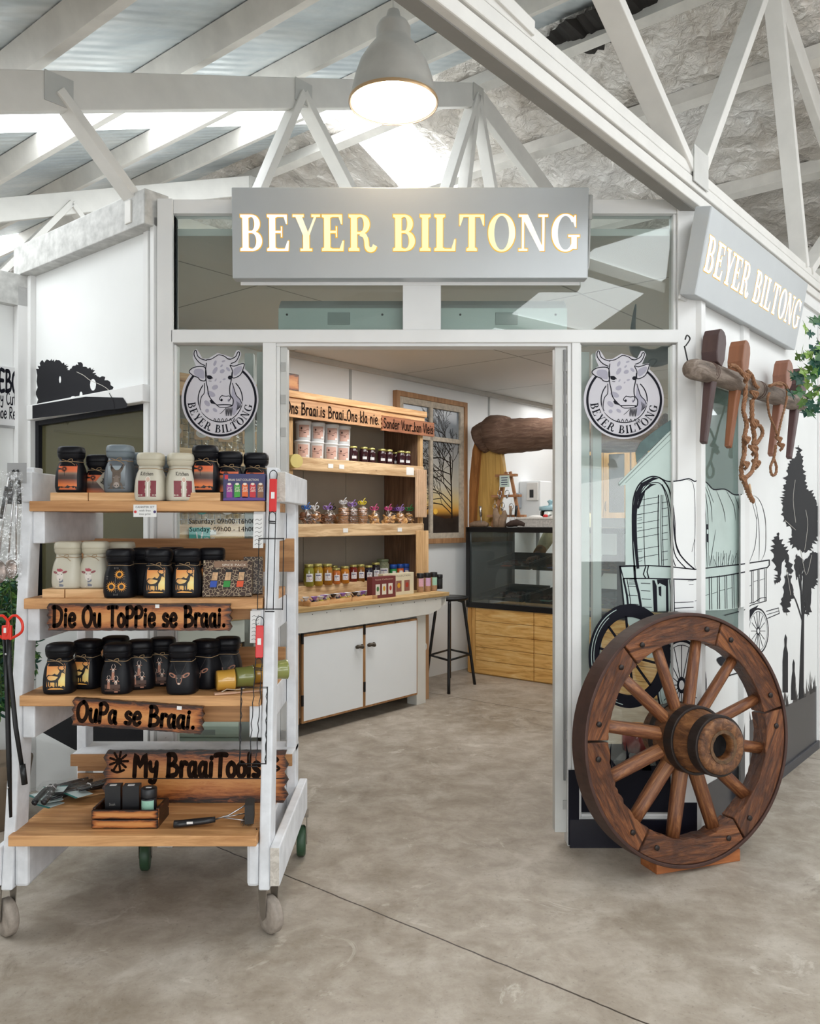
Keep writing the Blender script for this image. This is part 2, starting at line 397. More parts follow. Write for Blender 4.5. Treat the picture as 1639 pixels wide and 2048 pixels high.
# hand lettering, one stroke per line; cap height 1, x-height .62
HG = {
 'D': ([[(.08, 0), (.1, 1)], [(.0, .97), (.3, .98), (.56, .8), (.6, .45), (.42, .1), (.05, .02)]], .72),
 'i': ([[(.1, .6), (.08, .02)], [(.11, .82), (.12, .84)]], .26),
 'e': ([[(.05, .33), (.4, .36), (.36, .58), (.18, .62), (.04, .4), (.08, .08), (.26, 0), (.42, .12)]], .5),
 'O': ([[(.35, 1), (.08, .8), (.02, .4), (.15, .05), (.4, .02), (.58, .35), (.55, .8), (.35, 1)]], .7),
 'u': ([[(.05, .62), (.05, .2), (.16, .02), (.33, .1), (.4, .6)], [(.4, .6), (.41, .02)]], .52),
 'T': ([[(0, .95), (.3, 1.0), (.62, .97)], [(.3, .98), (.28, 0)]], .62),
 'o': ([[(.22, .62), (.04, .45), (.05, .12), (.22, 0), (.4, .14), (.4, .46), (.22, .62)]], .5),
 'p': ([[(.06, .66), (.05, -.15)], [(.06, .55), (.25, .68), (.42, .5), (.32, .25), (.08, .22)]], .5),
 'P': ([[(.08, .95), (.06, 0)], [(.04, .92), (.3, 1), (.5, .8), (.38, .5), (.08, .46)]], .56),
 's': ([[(.36, .52), (.2, .62), (.06, .48), (.16, .34), (.34, .24), (.3, .04), (.04, .06)]], .46),
 'S': ([[(.46, .88), (.25, 1), (.06, .8), (.2, .56), (.44, .4), (.42, .1), (.2, 0), (.02, .12)]], .56),
 'B': ([[(.1, 1), (.08, 0)], [(.04, .98), (.35, .98), (.46, .76), (.3, .55), (.1, .52)], [(.3, .55), (.56, .4), (.5, .1), (.05, .0)]], .66),
 'r': ([[(.07, .62), (.07, 0)], [(.08, .42), (.2, .62), (.36, .58)]], .4),
 'a': ([[(.36, .52), (.2, .62), (.04, .4), (.08, .08), (.22, .03), (.36, .25)], [(.38, .6), (.37, .12), (.45, .0)]], .52),
 'M': ([[(.05, 0), (.1, 1), (.35, .45), (.62, 1), (.68, 0)]], .8),
 'y': ([[(.04, .62), (.08, .34), (.22, .26), (.38, .4)], [(.4, .62), (.38, .1), (.28, -.25), (.06, -.2)]], .5),
 'l': ([[(.08, 1), (.07, .0)]], .22),
 '.': ([[(.08, .04), (.1, .05)]], .24), '-': ([[(.02, .35), (.28, .36)]], .36), '_': ([[(.0, .05), (.4, .02)]], .44),
 'n': ([[(.06, .62), (.06, 0)], [(.07, .42), (.2, .6), (.36, .5), (.38, 0)]], .5),
 'k': ([[(.06, 1), (.06, 0)], [(.36, .6), (.08, .28), (.38, 0)]], .46),
 'E': ([[(.5, .97), (.08, .97), (.08, .03), (.52, .03)], [(.08, .5), (.42, .5)]], .6),
 'C': ([[(.5, .85), (.3, 1), (.06, .7), (.06, .3), (.28, 0), (.52, .12)]], .6),
 't': ([[(.18, .9), (.15, .1), (.3, .02)], [(.0, .62), (.36, .64)]], .4),
 'h': ([[(.06, 1), (.06, 0)], [(.07, .4), (.22, .6), (.38, .5), (.38, 0)]], .5),
 'R': ([[(.08, 1), (.06, 0)], [(.04, .97), (.34, 1), (.48, .78), (.34, .55), (.1, .5), (.5, 0)]], .6),
 'V': ([[(.02, 1), (.24, 0), (.5, 1)]], .56), 'd': ([[(.36, .5), (.2, .62), (.04, .35), (.12, .02), (.34, .15)], [(.38, 1), (.38, 0)]], .5),
 'v': ([[(.03, .6), (.18, 0), (.36, .62)]], .42), 'K': ([[(.08, 1), (.06, 0)], [(.46, 1), (.1, .46), (.5, 0)]], .58),
 'c': ([[(.36, .5), (.2, .62), (.05, .36), (.12, .04), (.36, .08)]], .44), ' ': ([], .36), 'I': ([[(.08, 1), (.08, 0)]], .24),
}
def hand(txt, h, w=.14, width=None):
    a = Art(); x = 0
    for c in txt:
        g, adv = HG[c]
        for st in g: a.stroke([(u+x, v) for u, v in st], w, k=3)
        x += adv+.06
    k = (width/x) if width else h; b = Art(); return b.sub(a, lambda u, v: (u*k, v*h)), x*k
# ================================================================== SETTING
# ---- floor
t = NT('concrete_floor')
v = t.coord(scale=(1, 1, 1), rotz=-AX+pi/2)
n1 = t.noise(v, 1.1, 7, .6, .6); n2 = t.noise(t.coord(scale=(1, 1, 1)), 6, 8, .7, .3); n3 = t.noise(t.coord(), 60, 4, .7)
c1 = t.ramp(n1, [(.30, hx('786b5a')), (.44, hx('958979')), (.56, hx('aca193')), (.70, hx('c6beb2'))])
c2 = t.ramp(n2, [(.34, hx('7a6e5f')), (.5, hx('a1978a')), (.66, hx('c3bcb1'))])
col = t.mix(.5, c1, c2)
sp = t.ramp(n3, [(.30, .72), (.42, 1)]); col = t.mix(1, col, sp, 'MULTIPLY')
n4 = t.noise(t.coord(scale=(1, 1, 1)), 2.3, 6, .75, 1.5); wp = t.ramp(n4, [(.60, 0), (.66, .5)]); col = t.mix(wp, col, hx('cfc9be'))
n5 = t.noise(t.coord(scale=(1, 1, 1), rotz=.5), 1.7, 8, .8, .8); dk = t.ramp(n5, [(.30, .55), (.40, 0)]); col = t.mix(dk, col, hx('5f5344'))
# saw-cut joint along the stall's cross direction
tc = t.n('ShaderNodeTexCoord'); dot = t.n('ShaderNodeVectorMath', operation='DOT_PRODUCT'); t.l(tc.outputs['Object'], dot.inputs[0]); dot.inputs[1].default_value = tuple(Av)
wob = t.n('ShaderNodeMath', operation='MULTIPLY_ADD'); t.l(t.noise(t.coord(), 14, 3), wob.inputs[0]); wob.inputs[1].default_value = .012
J = Vector((-.513, 3.272, 0)).dot(Av)
wob.inputs[2].default_value = -J-.006
ad = t.n('ShaderNodeMath', operation='ADD'); t.l(dot.outputs['Value'], ad.inputs[0]); t.l(wob.outputs[0], ad.inputs[1])
def joint(col, off):
    a1 = t.n('ShaderNodeMath', operation='ADD'); t.l(ad.outputs[0], a1.inputs[0]); a1.inputs[1].default_value = off
    ab = t.n('ShaderNodeMath', operation='ABSOLUTE'); t.l(a1.outputs[0], ab.inputs[0])
    lt = t.n('ShaderNodeMath', operation='LESS_THAN'); t.l(ab.outputs[0], lt.inputs[0]); lt.inputs[1].default_value = .0035
    return t.mix(lt.outputs[0], col, hx('3a3026'))
col = joint(joint(col, 0), -3.05)
t.l(col, t.b.inputs['Base Color']); t.bump(n2, .12, .004)
rr = t.ramp(n1, [(.3, .42), (.7, .58)]); t.l(rr, t.b.inputs['Roughness'])
FLOORM = t.m
m = MB(); m.box(-9, 12, -5, 16, -.1, 0); tag(m.build('floor', FLOORM), 'worn grey concrete floor with a thin saw-cut joint', kind='structure')

# ---- roof: ridge line runs along local y of TRF, slopes fall along local x
RS, RZ, SL = 2.53, 4.42, .39
def roofz(s): return RZ-SL*abs(s-RS)
t = NT('roof_sheet_left')
v = t.coord(kind='Object', scale=(.5, 1, 1)); wv = t.n('ShaderNodeTexWave', wave_type='BANDS', bands_direction='Y'); wv.inputs['Scale'].default_value = 4.2; t.l(t.coord(), wv.inputs['Vector'])
nz = t.noise(v, 2.2, 5, .6, .5)
cc = t.ramp(nz, [(.3, hx('b5c0c7')), (.5, hx('d0d9dd')), (.7, hx('ebeff0'))]); t.l(cc, t.b.inputs['Base Color'])
sm = t.n('ShaderNodeMath', operation='MULTIPLY_ADD'); t.l(wv.outputs['Fac'], sm.inputs[0]); sm.inputs[1].default_value = .35; t.l(nz, sm.inputs[2])
t.bump(sm.outputs[0], .5, .03); SHEET = t.fin(.42, .25)
t = NT('crumpled_foil'); v = t.coord()
vo = t.n('ShaderNodeTexVoronoi', feature='F1'); vo.inputs['Scale'].default_value = 5.5
nd = t.n('ShaderNodeTexNoise'); nd.inputs['Scale'].default_value = 3.5; t.l(v, nd.inputs['Vector'])
mxv = t.n('ShaderNodeMix', data_type='VECTOR'); mxv.inputs[0].default_value = .35; t.l(v, mxv.inputs[4]); t.l(nd.outputs['Color'], mxv.inputs[5]); t.l(mxv.outputs[1], vo.inputs['Vector'])
n2_ = t.noise(v, 16, 5, .6, 1.0)
sm = t.n('ShaderNodeMath', operation='MULTIPLY_ADD'); t.l(n2_, sm.inputs[0]); sm.inputs[1].default_value = .55; t.l(vo.outputs['Distance'], sm.inputs[2])
t.bump(sm.outputs[0], .9, .06)
cc = t.ramp(t.noise(v, 1.5, 5, .6), [(.3, hx('cbc3ba')), (.5, hx('ece8e3')), (.75, hx('fbfaf9'))]); t.l(cc, t.b.inputs['Base Color'])
FOIL = t.fin(.2, .6)
SKYM = mat('skylight_sheet', (.93, .97, 1), .5, var=0, emit=SKYLIGHT)
def slope(s0, s1, t0, t1, name, m_, jit=0, n=(1, 1)):
    mb = MB(); v = []; f = []
    for j in range(n[1]+1):
        for i in range(n[0]+1):
            s = s0+(s1-s0)*i/n[0]; q = t0+(t1-t0)*j/n[1]
            v.append((s, q, roofz(s)+.10+(R.uniform(-jit, jit) if 0 < i < n[0] and 0 < j < n[1] else 0)))
    for j in range(n[1]):
        for i in range(n[0]): a = j*(n[0]+1)+i; f.append((a, a+1, a+n[0]+2, a+n[0]+1))
    f = [x for q_ in f for x in ([q_] if not jit else ([q_[:3], (q_[0], q_[2], q_[3])] if R.random() < .5 else [(q_[0], q_[1], q_[3]), q_[1:]]))]
    mb.add(v, f, 0, False); return mb.build2(name, m_)
roofroot = thing('ceiling', None, None, TRF, (0, 0, 0), kind='structure'); roofroot['label'] = 'pitched hall roof of pale sheeting and foil with white purlins and skylights'
def child(o, p=None): o.parent = p or roofroot; return o
for (a, b) in ((-9, -4.6), (-3.6, .62), (1.45, 4.9), (5.9, 12)): child(slope(-6, RS, a, b, 'roof_sheet', SHEET, .0))
for (a, b) in ((-4.6, -3.6), (.62, 1.45), (4.9, 5.9)): child(slope(-3.6, RS, a, b, 'skylight_sheet', SKYM))
for (a, b) in ((-4.6, -3.6), (.62, 1.45), (4.9, 5.9)): child(slope(-6, -3.6, a, b, 'roof_sheet', SHEET))
for (a, b) in ((-9, -4.9), (-3.9, .78), (1.32, 4.9), (5.9, 12)): child(slope(RS, 12, a, b, 'foil_insulation', FOIL, .026, (70, int((b-a)*8))))
for (a, b, e) in ((-4.9, -3.9, 9), (.78, 1.32, 4.6), (4.9, 5.9, 7)):
    child(slope(RS, e, a, b, 'skylight_sheet', SKYM)); child(slope(e, 12, a, b, 'foil_insulation', FOIL, .03, (20, 4)))
PURL = mat('purlin_paint', 'e0ddd7', .6, var=.08, vs=8)
for s in [RS-.76-.735*i for i in range(9)]+[RS+.12]+[RS+.76+.86*i for i in range(9)]:
    ang = math.atan(SL) if s < RS else -math.atan(SL); z = roofz(s)+.03
    child(MB().box(-.035, .035, -8, 11, -.055, .06, 0, Matrix.Translation((s, 0, z)) @ Matrix.Rotation(-ang, 4, 'Y')).build('purlin', PURL))
# dark gap where the foil has come away from the sheeting
DK = mat('dark_roof_gap', (.02, .017, .015), .8, var=.3)
def roofpx(px_, py_):
    d = TRF.I @ Vector((px_-CX, FPX, HY-py_)) - TRF.I @ Vector((0, 0, 0)); c = TRF.I @ Vector((0, 0, CAMZ)); t_ = (RZ+.05+SL*(RS-c.x)-c.z)/(d.z+SL*d.x); return c+d*t_
gp = MB(); pts = []; k = 26; g0, g1 = roofpx(1062, 106), roofpx(1315, -4)
for i in range(k+1): q = g0.lerp(g1, i/k); pts.append((q.x+R.uniform(-.02, .02), q.y, .17*min(1, 3*i/k)*math.sin(pi*(.06+.94*i/k))**.5*R.uniform(.75, 1.15)))
v = []; 
for s, q, wd in pts: v += [(s-wd, q, roofz(s-wd)+.05), (s+wd, q, roofz(s+wd)+.05)]
gp.add(v, [(2*i, 2*i+2, 2*i+3, 2*i+1) for i in range(k)]); child(gp.build2('torn_gap', DK))

# ---- trusses
TW = mat('truss_paint', 'dcdad5', .5, var=.05, vs=7)
TC = .075
def truss(name, label, y, s_b, tops, webs, s0, s1, boxw=.05, dbl=False):
    r = thing('roof_truss', label, 'roof truss', TRF, (0, y, 0), 'timber trusses under the roof')
    top = lambda s: (s, 0, roofz(s)-.16)
    MB().bar(top(s0), top(RS), boxw, .15).build('top_chord', TW, r, .004)
    MB().bar(top(RS), top(s1), boxw, .15).build('top_chord', TW, r, .004)
    MB().bar((s_b, 0, 2.735), (s1, 0, 2.735), boxw, .10).build('bottom_chord', TW, r, .004)
    for a, b in webs:
        p = Vector(top(a)); q = Vector((b, 0, 2.75)); MB().bar(p, q, .04, .085, up=(0, 1, 0)).build('web_strut', TW, r, .003)
    for a in tops: MB().box(a-.06, a+.06, -.03, -.026, roofz(a)-.22, roofz(a)-.10).build('nail_plate', mat('nail_plate', (.6, .6, .58), .4, .7), r)
    return r
truss('t1', 'white roof truss spanning behind the lit sign, apex right of the pendant lamp', 0, -.06, [-.38, .945, RS], [(-.38, 0.02), (.945, .53), (.945, 1.80), (RS, 1.87), (RS, 2.25), (RS, 3.05), (4.2, 3.15), (4.2, 4.2)], -2.6, 7.4)
truss('t2', 'far white truss seen through the upper left of the hall', 2.32, -3, [-.6, RS], [(-.6, -1.2), (-.6, .05), (.9, .2), (.9, 1.7), (RS, 1.9), (RS, 3.1), (4.3, 3.2), (4.3, 4.4)], -3, 7.4)
# truss 0: its bottom chord is the grooved beam over the corner
r = thing('roof_truss', 'nearest white truss, grooved bottom beam running from the top edge down to the right corner', 'roof truss', TRF, (0, -1.9, 0), 'timber trusses under the roof')
for dz in (-.052, 0, .052): MB().bar((-2.6, -.006*(dz == 0), 2.80+dz), (7.4, -.006*(dz == 0), 2.80+dz), .07, .046).build('bottom_chord', TW, r, .005)
MB().bar((-2.6, .02, 2.80), (7.4, .02, 2.80), .05, .16).build('bottom_chord', mat('beam_groove', (.28, .27, .25), .8), r)
top = lambda s: (s, 0, roofz(s)-.16)
MB().bar(top(-2.6), top(RS), .05, .15).build('top_chord', TW, r, .004); MB().bar(top(RS), top(7.4), .05, .15).build('top_chord', TW, r, .004)
for a, b in ((.35, 1.36), (RS-.05, 1.46), (RS+.02, 3.1), (4.3, 3.2), (-.9, .1)):
    MB().bar(top(a), (b, 0, 2.86), .045, .09, up=(0, 1, 0)).build('web_strut', TW, r, .003)
MB().box(1.34, 1.50, -.05, -.045, 2.80, 2.95).build('nail_plate', mat('nail_plate', (.6, .6, .58), .4, .7), r)
# wall-plate beams low on the right slope, above the neighbouring stalls
for s, z in ((4.6, 3.1), (5.9, 2.75)): child(MB().box(s, s+.06, -7, 9, z, z+.16).build('cross_beam', TW))
# distant hall side wall behind the trusses (foil and pale cladding)
tag(MB().box(-9, 9.6, 7.2, 7.3, 0, 3.6).build('wall_back', mat('far_cladding', 'd5d6d4', .6), loc=TRF.o, rot=AX), kind='structure')
tag(MB().box(9.5, 9.6, -7, 7.2, 0, 2.6).build('wall_right', mat('far_cladding', 'd5d6d4', .6), loc=TRF.o, rot=AX), kind='structure')

# ================================================================== STALL FRONT
wf = thing('wall_front', None, None, FAC, (0, 0, 0), kind='structure'); wf['label'] = 'white timber and glass shopfront with open doorway'
def X(p): return (p-CX)*3.554/FPX
def Z(p): return CAMZ+(HY-p)*3.554/FPX
def fb(name, x0, x1, zt, zb, y0=-.02, y1=.05, m_=WHITE, par=wf, bev=.003): return MB().box(X(x0), X(x1), y0, y1, Z(zb), Z(zt)).build(name, m_, par, bev)
fb('corner_post', 318, 349, 402, 1690, -.03, .06); fb('corner_post', 1350, 1394, 402, 1690, -.03, .06)
fb('top_rail', 349, 1350, 402, 430); fb('middle_rail', 345, 1352, 662, 688, -.03)
fb('mullion', 805, 881, 430, 662); fb('door_post', 527, 553, 686, 1690, -.025); fb('door_post', 1141, 1158, 686, 1690, -.025)
fb('door_frame', 553, 560, 690, 1690, -.01, .06); fb('door_frame', 553, 1141, 686, 694, -.015, .06); fb('door_frame', 1133, 1141, 692, 1690, -.015, .06)
fb('bottom_rail', 349, 527, 1600, 1690); fb('bottom_rail', 1158, 1350, 1632, 1690)
fb('bead', 349, 353, 690, 1600, -.01); fb('bead', 1342, 1350, 690, 1632, -.012); fb('bead', 1158, 1161, 690, 1632, -.012); fb('bead', 1161, 1342, 1626, 1632, -.012)
fb('bead', 345, 349, 430, 662, -.012); fb('bead', 1344, 1350, 430, 662, -.012)
for i, (a, b, c, d) in enumerate(((349, 805, 430, 662), (881, 1346, 430, 662), (353, 527, 690, 1600), (1160, 1344, 690, 1628))):
    o = MB().box(X(a), X(b), .012, .016, Z(d), Z(c)).build('window_%d' % (i+1), GLASS, None, loc=FAC.o); tag(o, kind='structure')
    o['label'] = ['transom glass left of the mullion', 'transom glass right of the mullion', 'clear sidelight left of the doorway', 'sidelight right of the doorway'][i]
# folded door leaves with strap hinges
for nm, x0, x1, zb, lab in (('door_1', 560, 574, 1685, 'white door leaf folded back at the left jamb'), ('door_2', 1109, 1133, 1665, 'white door leaf folded back at the right jamb')):
    r = thing(nm, lab, None, FAC, (0, 0, 0), kind='structure')
    MB().box(X(x0), X(x1), .0, .06, Z(zb), Z(694)).build('door_leaf', mat('door_paint', 'c8c8c4', .5), r, .003)
    sg = -1 if nm == 'door_1' else 1; xj = X(x1) if sg > 0 else X(x0)
    # the leaf's glazed frame folded behind the sidelight
    for k in (.10, .16): MB().box(xj+sg*k-.02, xj+sg*k+.02, .05+k*.5, .09+k*.5, .02, Z(694)).build('folded_stile', mat('door_paint', 'c8c8c4', .5), r, .003)
    MB().box(min(xj, xj+sg*.2), max(xj, xj+sg*.2), .10, .14, Z(1500), Z(1400)).build('folded_rail', mat('door_paint', 'c8c8c4', .5), r, .003)
    for z in (725, 790, 855, 1460, 1600):
        xx = X(x0+2) if nm == 'door_1' else X(x1-8)
        MB().box(xx, xx+.02, -.006, .0, Z(z+18), Z(z)).build('hinge', mat('hinge_paint', 'a9a9a6', .4), r)
MB().box(X(1126), X(1130), -.008, .0, Z(1560), Z(700)).build('gasket', mat('gasket', (.2, .2, .2), .7), wf)

# ---- stall side wall (right), long wall receding from the corner
ws = thing('wall_right', None, None, SID, (0, 0, 0), kind='structure'); ws['label'] = 'white panelled stall side wall with painted mural and window'
aW0, _ = SID.px(1396, 1040); aW1, _ = SID.px(1480, 1040); aJ, _ = SID.px(1490, 1040)
_, zWt = SID.px(1440, 775)
def sb(name, x0, x1, z0, z1, y0=0, y1=.04, m_=WALLW, bev=.002, par=ws): return MB().box(x0, x1, y0, y1, z0, z1).build(name, m_, par, bev)
sb('corner_post', -.035, .012, 0, 2.77, -.03, .05, WHITE); sb('panel', .012, aW1, zWt, 2.72); sb('panel', aJ, 6.0, 0, 2.72)
sb('cover_strip', aW1, aJ+.012, 0, 2.72, -.016, .03, WHITE); zWb = SID.px(1440, 1285)[1]; sb('panel', .012, aW1, 0, zWb, .009, .04)
for a in (1.985, 3.2, 4.4): sb('cover_strip', a-.02, a+.02, 0, 2.7, -.012, 0, WHITE)
sb('head_rail', 0, 6, 2.66, 2.77, -.02, .04, WHITE); sb('skirting', aJ, 6, 0, .05, -.012, 0, mat('dark_skirting', (.05, .05, .055), .5))
o = MB().box(.012, aW1, .0105, .0145, zWb, zWt).build('window_5', glass('green_glass', (.74, .86, .83), haze=.22, hazec=(.42, .55, .51)), None, loc=SID.o, rot=AX); tag(o, 'greenish side window beneath the ox yoke', kind='structure')
sb('wall_end', 5.95, 6.0, 0, 2.7, -3.3, 0)

# ---- left stall wall
wl = thing('wall_left', None, None, LEF, (0, 0, 0), kind='structure'); wl['label'] = 'white left stall wall with dark window and painted tree'
xl, _ = LEF.px(72, 1000); xr, _ = LEF.px(300, 1000); xgl, _ = LEF.px(78, 1000)
_, zs1 = LEF.px(100, 808); _, zs0 = LEF.px(100, 838)
zg0 = .92
def lb(name, x0, x1, z0, z1, y0=0, y1=.04, m_=WALLW, bev=.002): return MB().box(x0, x1, y0, y1, z0, z1).build(name, m_, wl, bev)
lb('panel', xl, 0, zs1, 2.68); lb('panel', xl, 0, 0, zg0); lb('panel', xr, 0, zg0, zs1)
lb('post', xl-.10, xl, 0, 2.66, -.03, .07, WHITE); lb('corner_strip', -.03, .0, 0, 2.70, -.025, .03, WHITE); lb('cover_strip', xr-.035, xr, 0, 2.66, -.012, 0, WHITE)
WEATH = mat('weathered_white', 'b9b9b6', .55, var=.22, vs=22)
lb('top_beam', xl-.10, .0, 2.66, 2.81, -.07, .05, WEATH, .004); lb('sill_beam', xl, xr+.02, zs0+.0, zs1, -.05, .02, WHITE, .004)
lb('panel', -1.5, xl-.1, 0, 2.7)
o = MB().box(xl+.02, xr-.02, .015, .02, zg0, zs0).build('window_6', glass('olive_reflection_glass', (.40, .40, .30), ior=1.7, haze=.30, hazec=(.24, .22, .11)), None, loc=LEF.o, rot=LEF.a); tag(o, 'left stall wall glass with a dark olive reflection put into its tint', kind='structure')  # olive of the reflection is put into the pane tint and haze
lb('window_edge', xl, xl+.035, zg0, zs0, -.005, .02, BLACK)
lb('window_edge', xl+.035, xr-.035, zs0-.025, zs0, -.005, .02, BLACK)

# ---- neighbouring stall front at far left
wn = thing('wall_left', None, None, NEI, (0, 0, 0), kind='structure'); wn['label'] = 'neighbouring white stall wall at the left edge'
def nb(name, x0, x1, z0, z1, y0=0, y1=.04, m_=WALLW): return MB().box(x0, x1, y0, y1, z0, z1).build(name, m_, wn, .002)
nb('panel', -1.4, -.07, 0, 2.52); nb('panel', -1.4, .02, 2.50, 2.66, -.05, .05, WEATH); nb('post', -.07, -.005, 0, 2.6, -.05, .05, WHITE)

# ---- interior walls, ceiling
wi = thing('wall_back', None, None, WAL, (0, 0, 0), kind='structure'); wi['label'] = 'white inner shop wall with slim joint strips'
MB().box(-2.05, 4.75, 0, .05, 0, 2.68).build('panel', INW, wi)
MB().box(4.7, 4.75, -3.3, 0, 0, 2.68).build('panel', INW, wi)
GS = mat('joint_strip', 'aeb3b5', .5)
for px_ in (700, 977): a, _ = WAL.px(px_, 800); MB().box(a-.012, a+.012, -.006, 0, .0, 2.6).build('joint_strip', GS, wi)
MB().box(-2.05, 4.7, -.035, 0, 2.60, 2.64).build('cornice', mat('cornice', 'c9c9c6', .5), wi, .004)
t = NT('ceiling_board'); b = t.n('ShaderNodeTexBrick'); b.offset = 0; b.inputs['Scale'].default_value = 1; b.inputs['Mortar Size'].default_value = .006
b.inputs['Brick Width'].default_value = 1.25; b.inputs['Row Height'].default_value = 1.2; b.inputs['Color1'].default_value = b.inputs['Color2'].default_value = (*hx('d9d9d5'), 1); b.inputs['Mortar'].default_value = (*hx('8e8e8a'), 1)
t.l(t.coord(rotz=-.0), b.inputs['Vector']); t.l(b.outputs[0], t.b.inputs['Base Color']); CEILM = t.fin(.6)
mb = MB(); I = WAL.I
pts = [I @ Vector(p) for p in ((-1.06, 3.60, 0), (1.22, 3.60, 0))]+[I @ SID.w(5.2, .03, 0), Vector((4.7, 0, 0)), Vector((-2.0, 0, 0))]
pts = [pts[0], pts[1], pts[2], pts[3], pts[4], I @ LEF.w(-1.44, .05, 0)]
mb.prism([(p.x, p.y) for p in pts], 0, .03, 0, Matrix(((1, 0, 0, 0), (0, 0, 1, 0), (0, 1, 0, 2.64), (0, 0, 0, 1))))
tag(mb.build('ceiling', CEILM, None, loc=WAL.o, rot=AX), 'flat white panelled ceiling inside the shop', kind='structure')

# ================================================================== LIT SIGNS
SIGNM = mat('sign_grey', 'b4b8ba', .38, .25, var=.04, vs=3)
LIT = mat('lit_letter', (1.0, .80, .42), .5, var=0, emit=1.15)
GOLD = mat('letter_edge', (.75, .42, .03), .5, var=0, emit=.3)
t = NT('lit_letter_face'); v = t.coord(kind='Object'); sx = t.n('ShaderNodeSeparateXYZ'); t.l(v, sx.inputs[0])
ab = t.n('ShaderNodeMath', operation='ABSOLUTE'); t.l(sx.outputs[0], ab.inputs[0])
sc_ = t.n('ShaderNodeMath', operation='DIVIDE'); t.l(ab.outputs[0], sc_.inputs[0]); sc_.inputs[1].default_value = .74
nz = t.noise(v, 7, 2); ad = t.n('ShaderNodeMath', operation='MULTIPLY_ADD'); t.l(nz, ad.inputs[0]); ad.inputs[1].default_value = .45; t.l(sc_.outputs[0], ad.inputs[2])
cr = t.ramp(ad.outputs[0], [(.1, (1, .80, .30)), (.75, (1, .84, .42)), (1.0, (1, .97, .93))]); t.b.inputs['Base Color'].default_value = (.2, .2, .2, 1)
t.l(cr, t.b.inputs['Emission Color']); t.b.inputs['Emission Strength'].default_value = .66; LITF = t.fin(.5)
def lit_sign(label, fr, loc, W, H, rx, tcol):
    r = thing('shop_sign', label, 'sign', fr, loc, 'lit shop name signs', rx=0)
    r.rotation_euler = (rx, 0, fr.a) if fr is FAC else (Matrix.Rotation(fr.a, 3, 'Z') @ Matrix.Rotation(rx, 3, 'X')).to_euler()
    D = .07
    MB().box(-W/2, W/2, -D, 0, -H/2, H/2).build('sign_box', SIGNM, r, .004)
    art, _ = serif_line('BEYER BILTONG', H*.40, W*.955, .07)
    x0 = -W*.955/2
    pos = 0; kx = W*.955/(sum(serif(c)[1]+.07 for c in 'BEYER BILTONG')-.07)
    for ch in 'BEYER BILTONG':
        g, adv = serif(ch)
        if g.P:
            fn = lambda x, z, d, p=pos: (x0+(x+p)*kx, -D-d, z*H*.40-H*.20)
            lo = g.obj('letter', tcol, fn, r, .0014)
            e = Art()
            for v_, f_, mi, l in g.P:   # warm glowing rim of the cut-out
                cx_ = sum(p[0] for p in v_)/len(v_); cy_ = sum(p[1] for p in v_)/len(v_)
                e.P.append(([(p[0]+(.022 if p[0] > cx_ else -.022), p[1]+(.022 if p[1] > cy_ else -.022)) for p in v_], f_, 0, 0))
            e.obj('letter_rim', GOLD, fn, lo, .0007)
        pos += adv+.07
    MB().tube([(W/2+.01, -.03, H/2-.03), (W/2+.012, -.035, 0), (W/2+.01, -.03, -H/2+.06), (W/2-.01, -.04, -H/2+.01)], .004, 6).tube([(W/2+.012, -.03, H/2-.02), (W/2+.012, -.03, H/2-.12)], .012, 6).build('cable', mat('cable', 'b9b9b6', .4), r)
    MB().box(-W/2+.02, W/2-.02, 0, .01, -H/2-.012, -H/2+.02).build('backing', WHITE, r)
    return r
zc = .5*(Z(393)+Z(569)); lit_sign('grey lit sign reading BEYER BILTONG over the doorway', FAC, (.5*(X(468)+X(1172)), -.035, zc), 1.49, .375, rad(3), LITF)
# side sign: left edge bottom at (1388,583), hangs on the side wall with its top leaning in
# placed by its measured front corners
a0, z0 = SID.px(1388, 583, .12)
lit_sign('grey lit sign reading BEYER BILTONG on the side wall above the ox yoke', SID, (.575, -.012, 2.52), 1.45, .36, rad(11), mat('lit_letter_white', (1, .93, .87), .5, var=0, emit=.75))
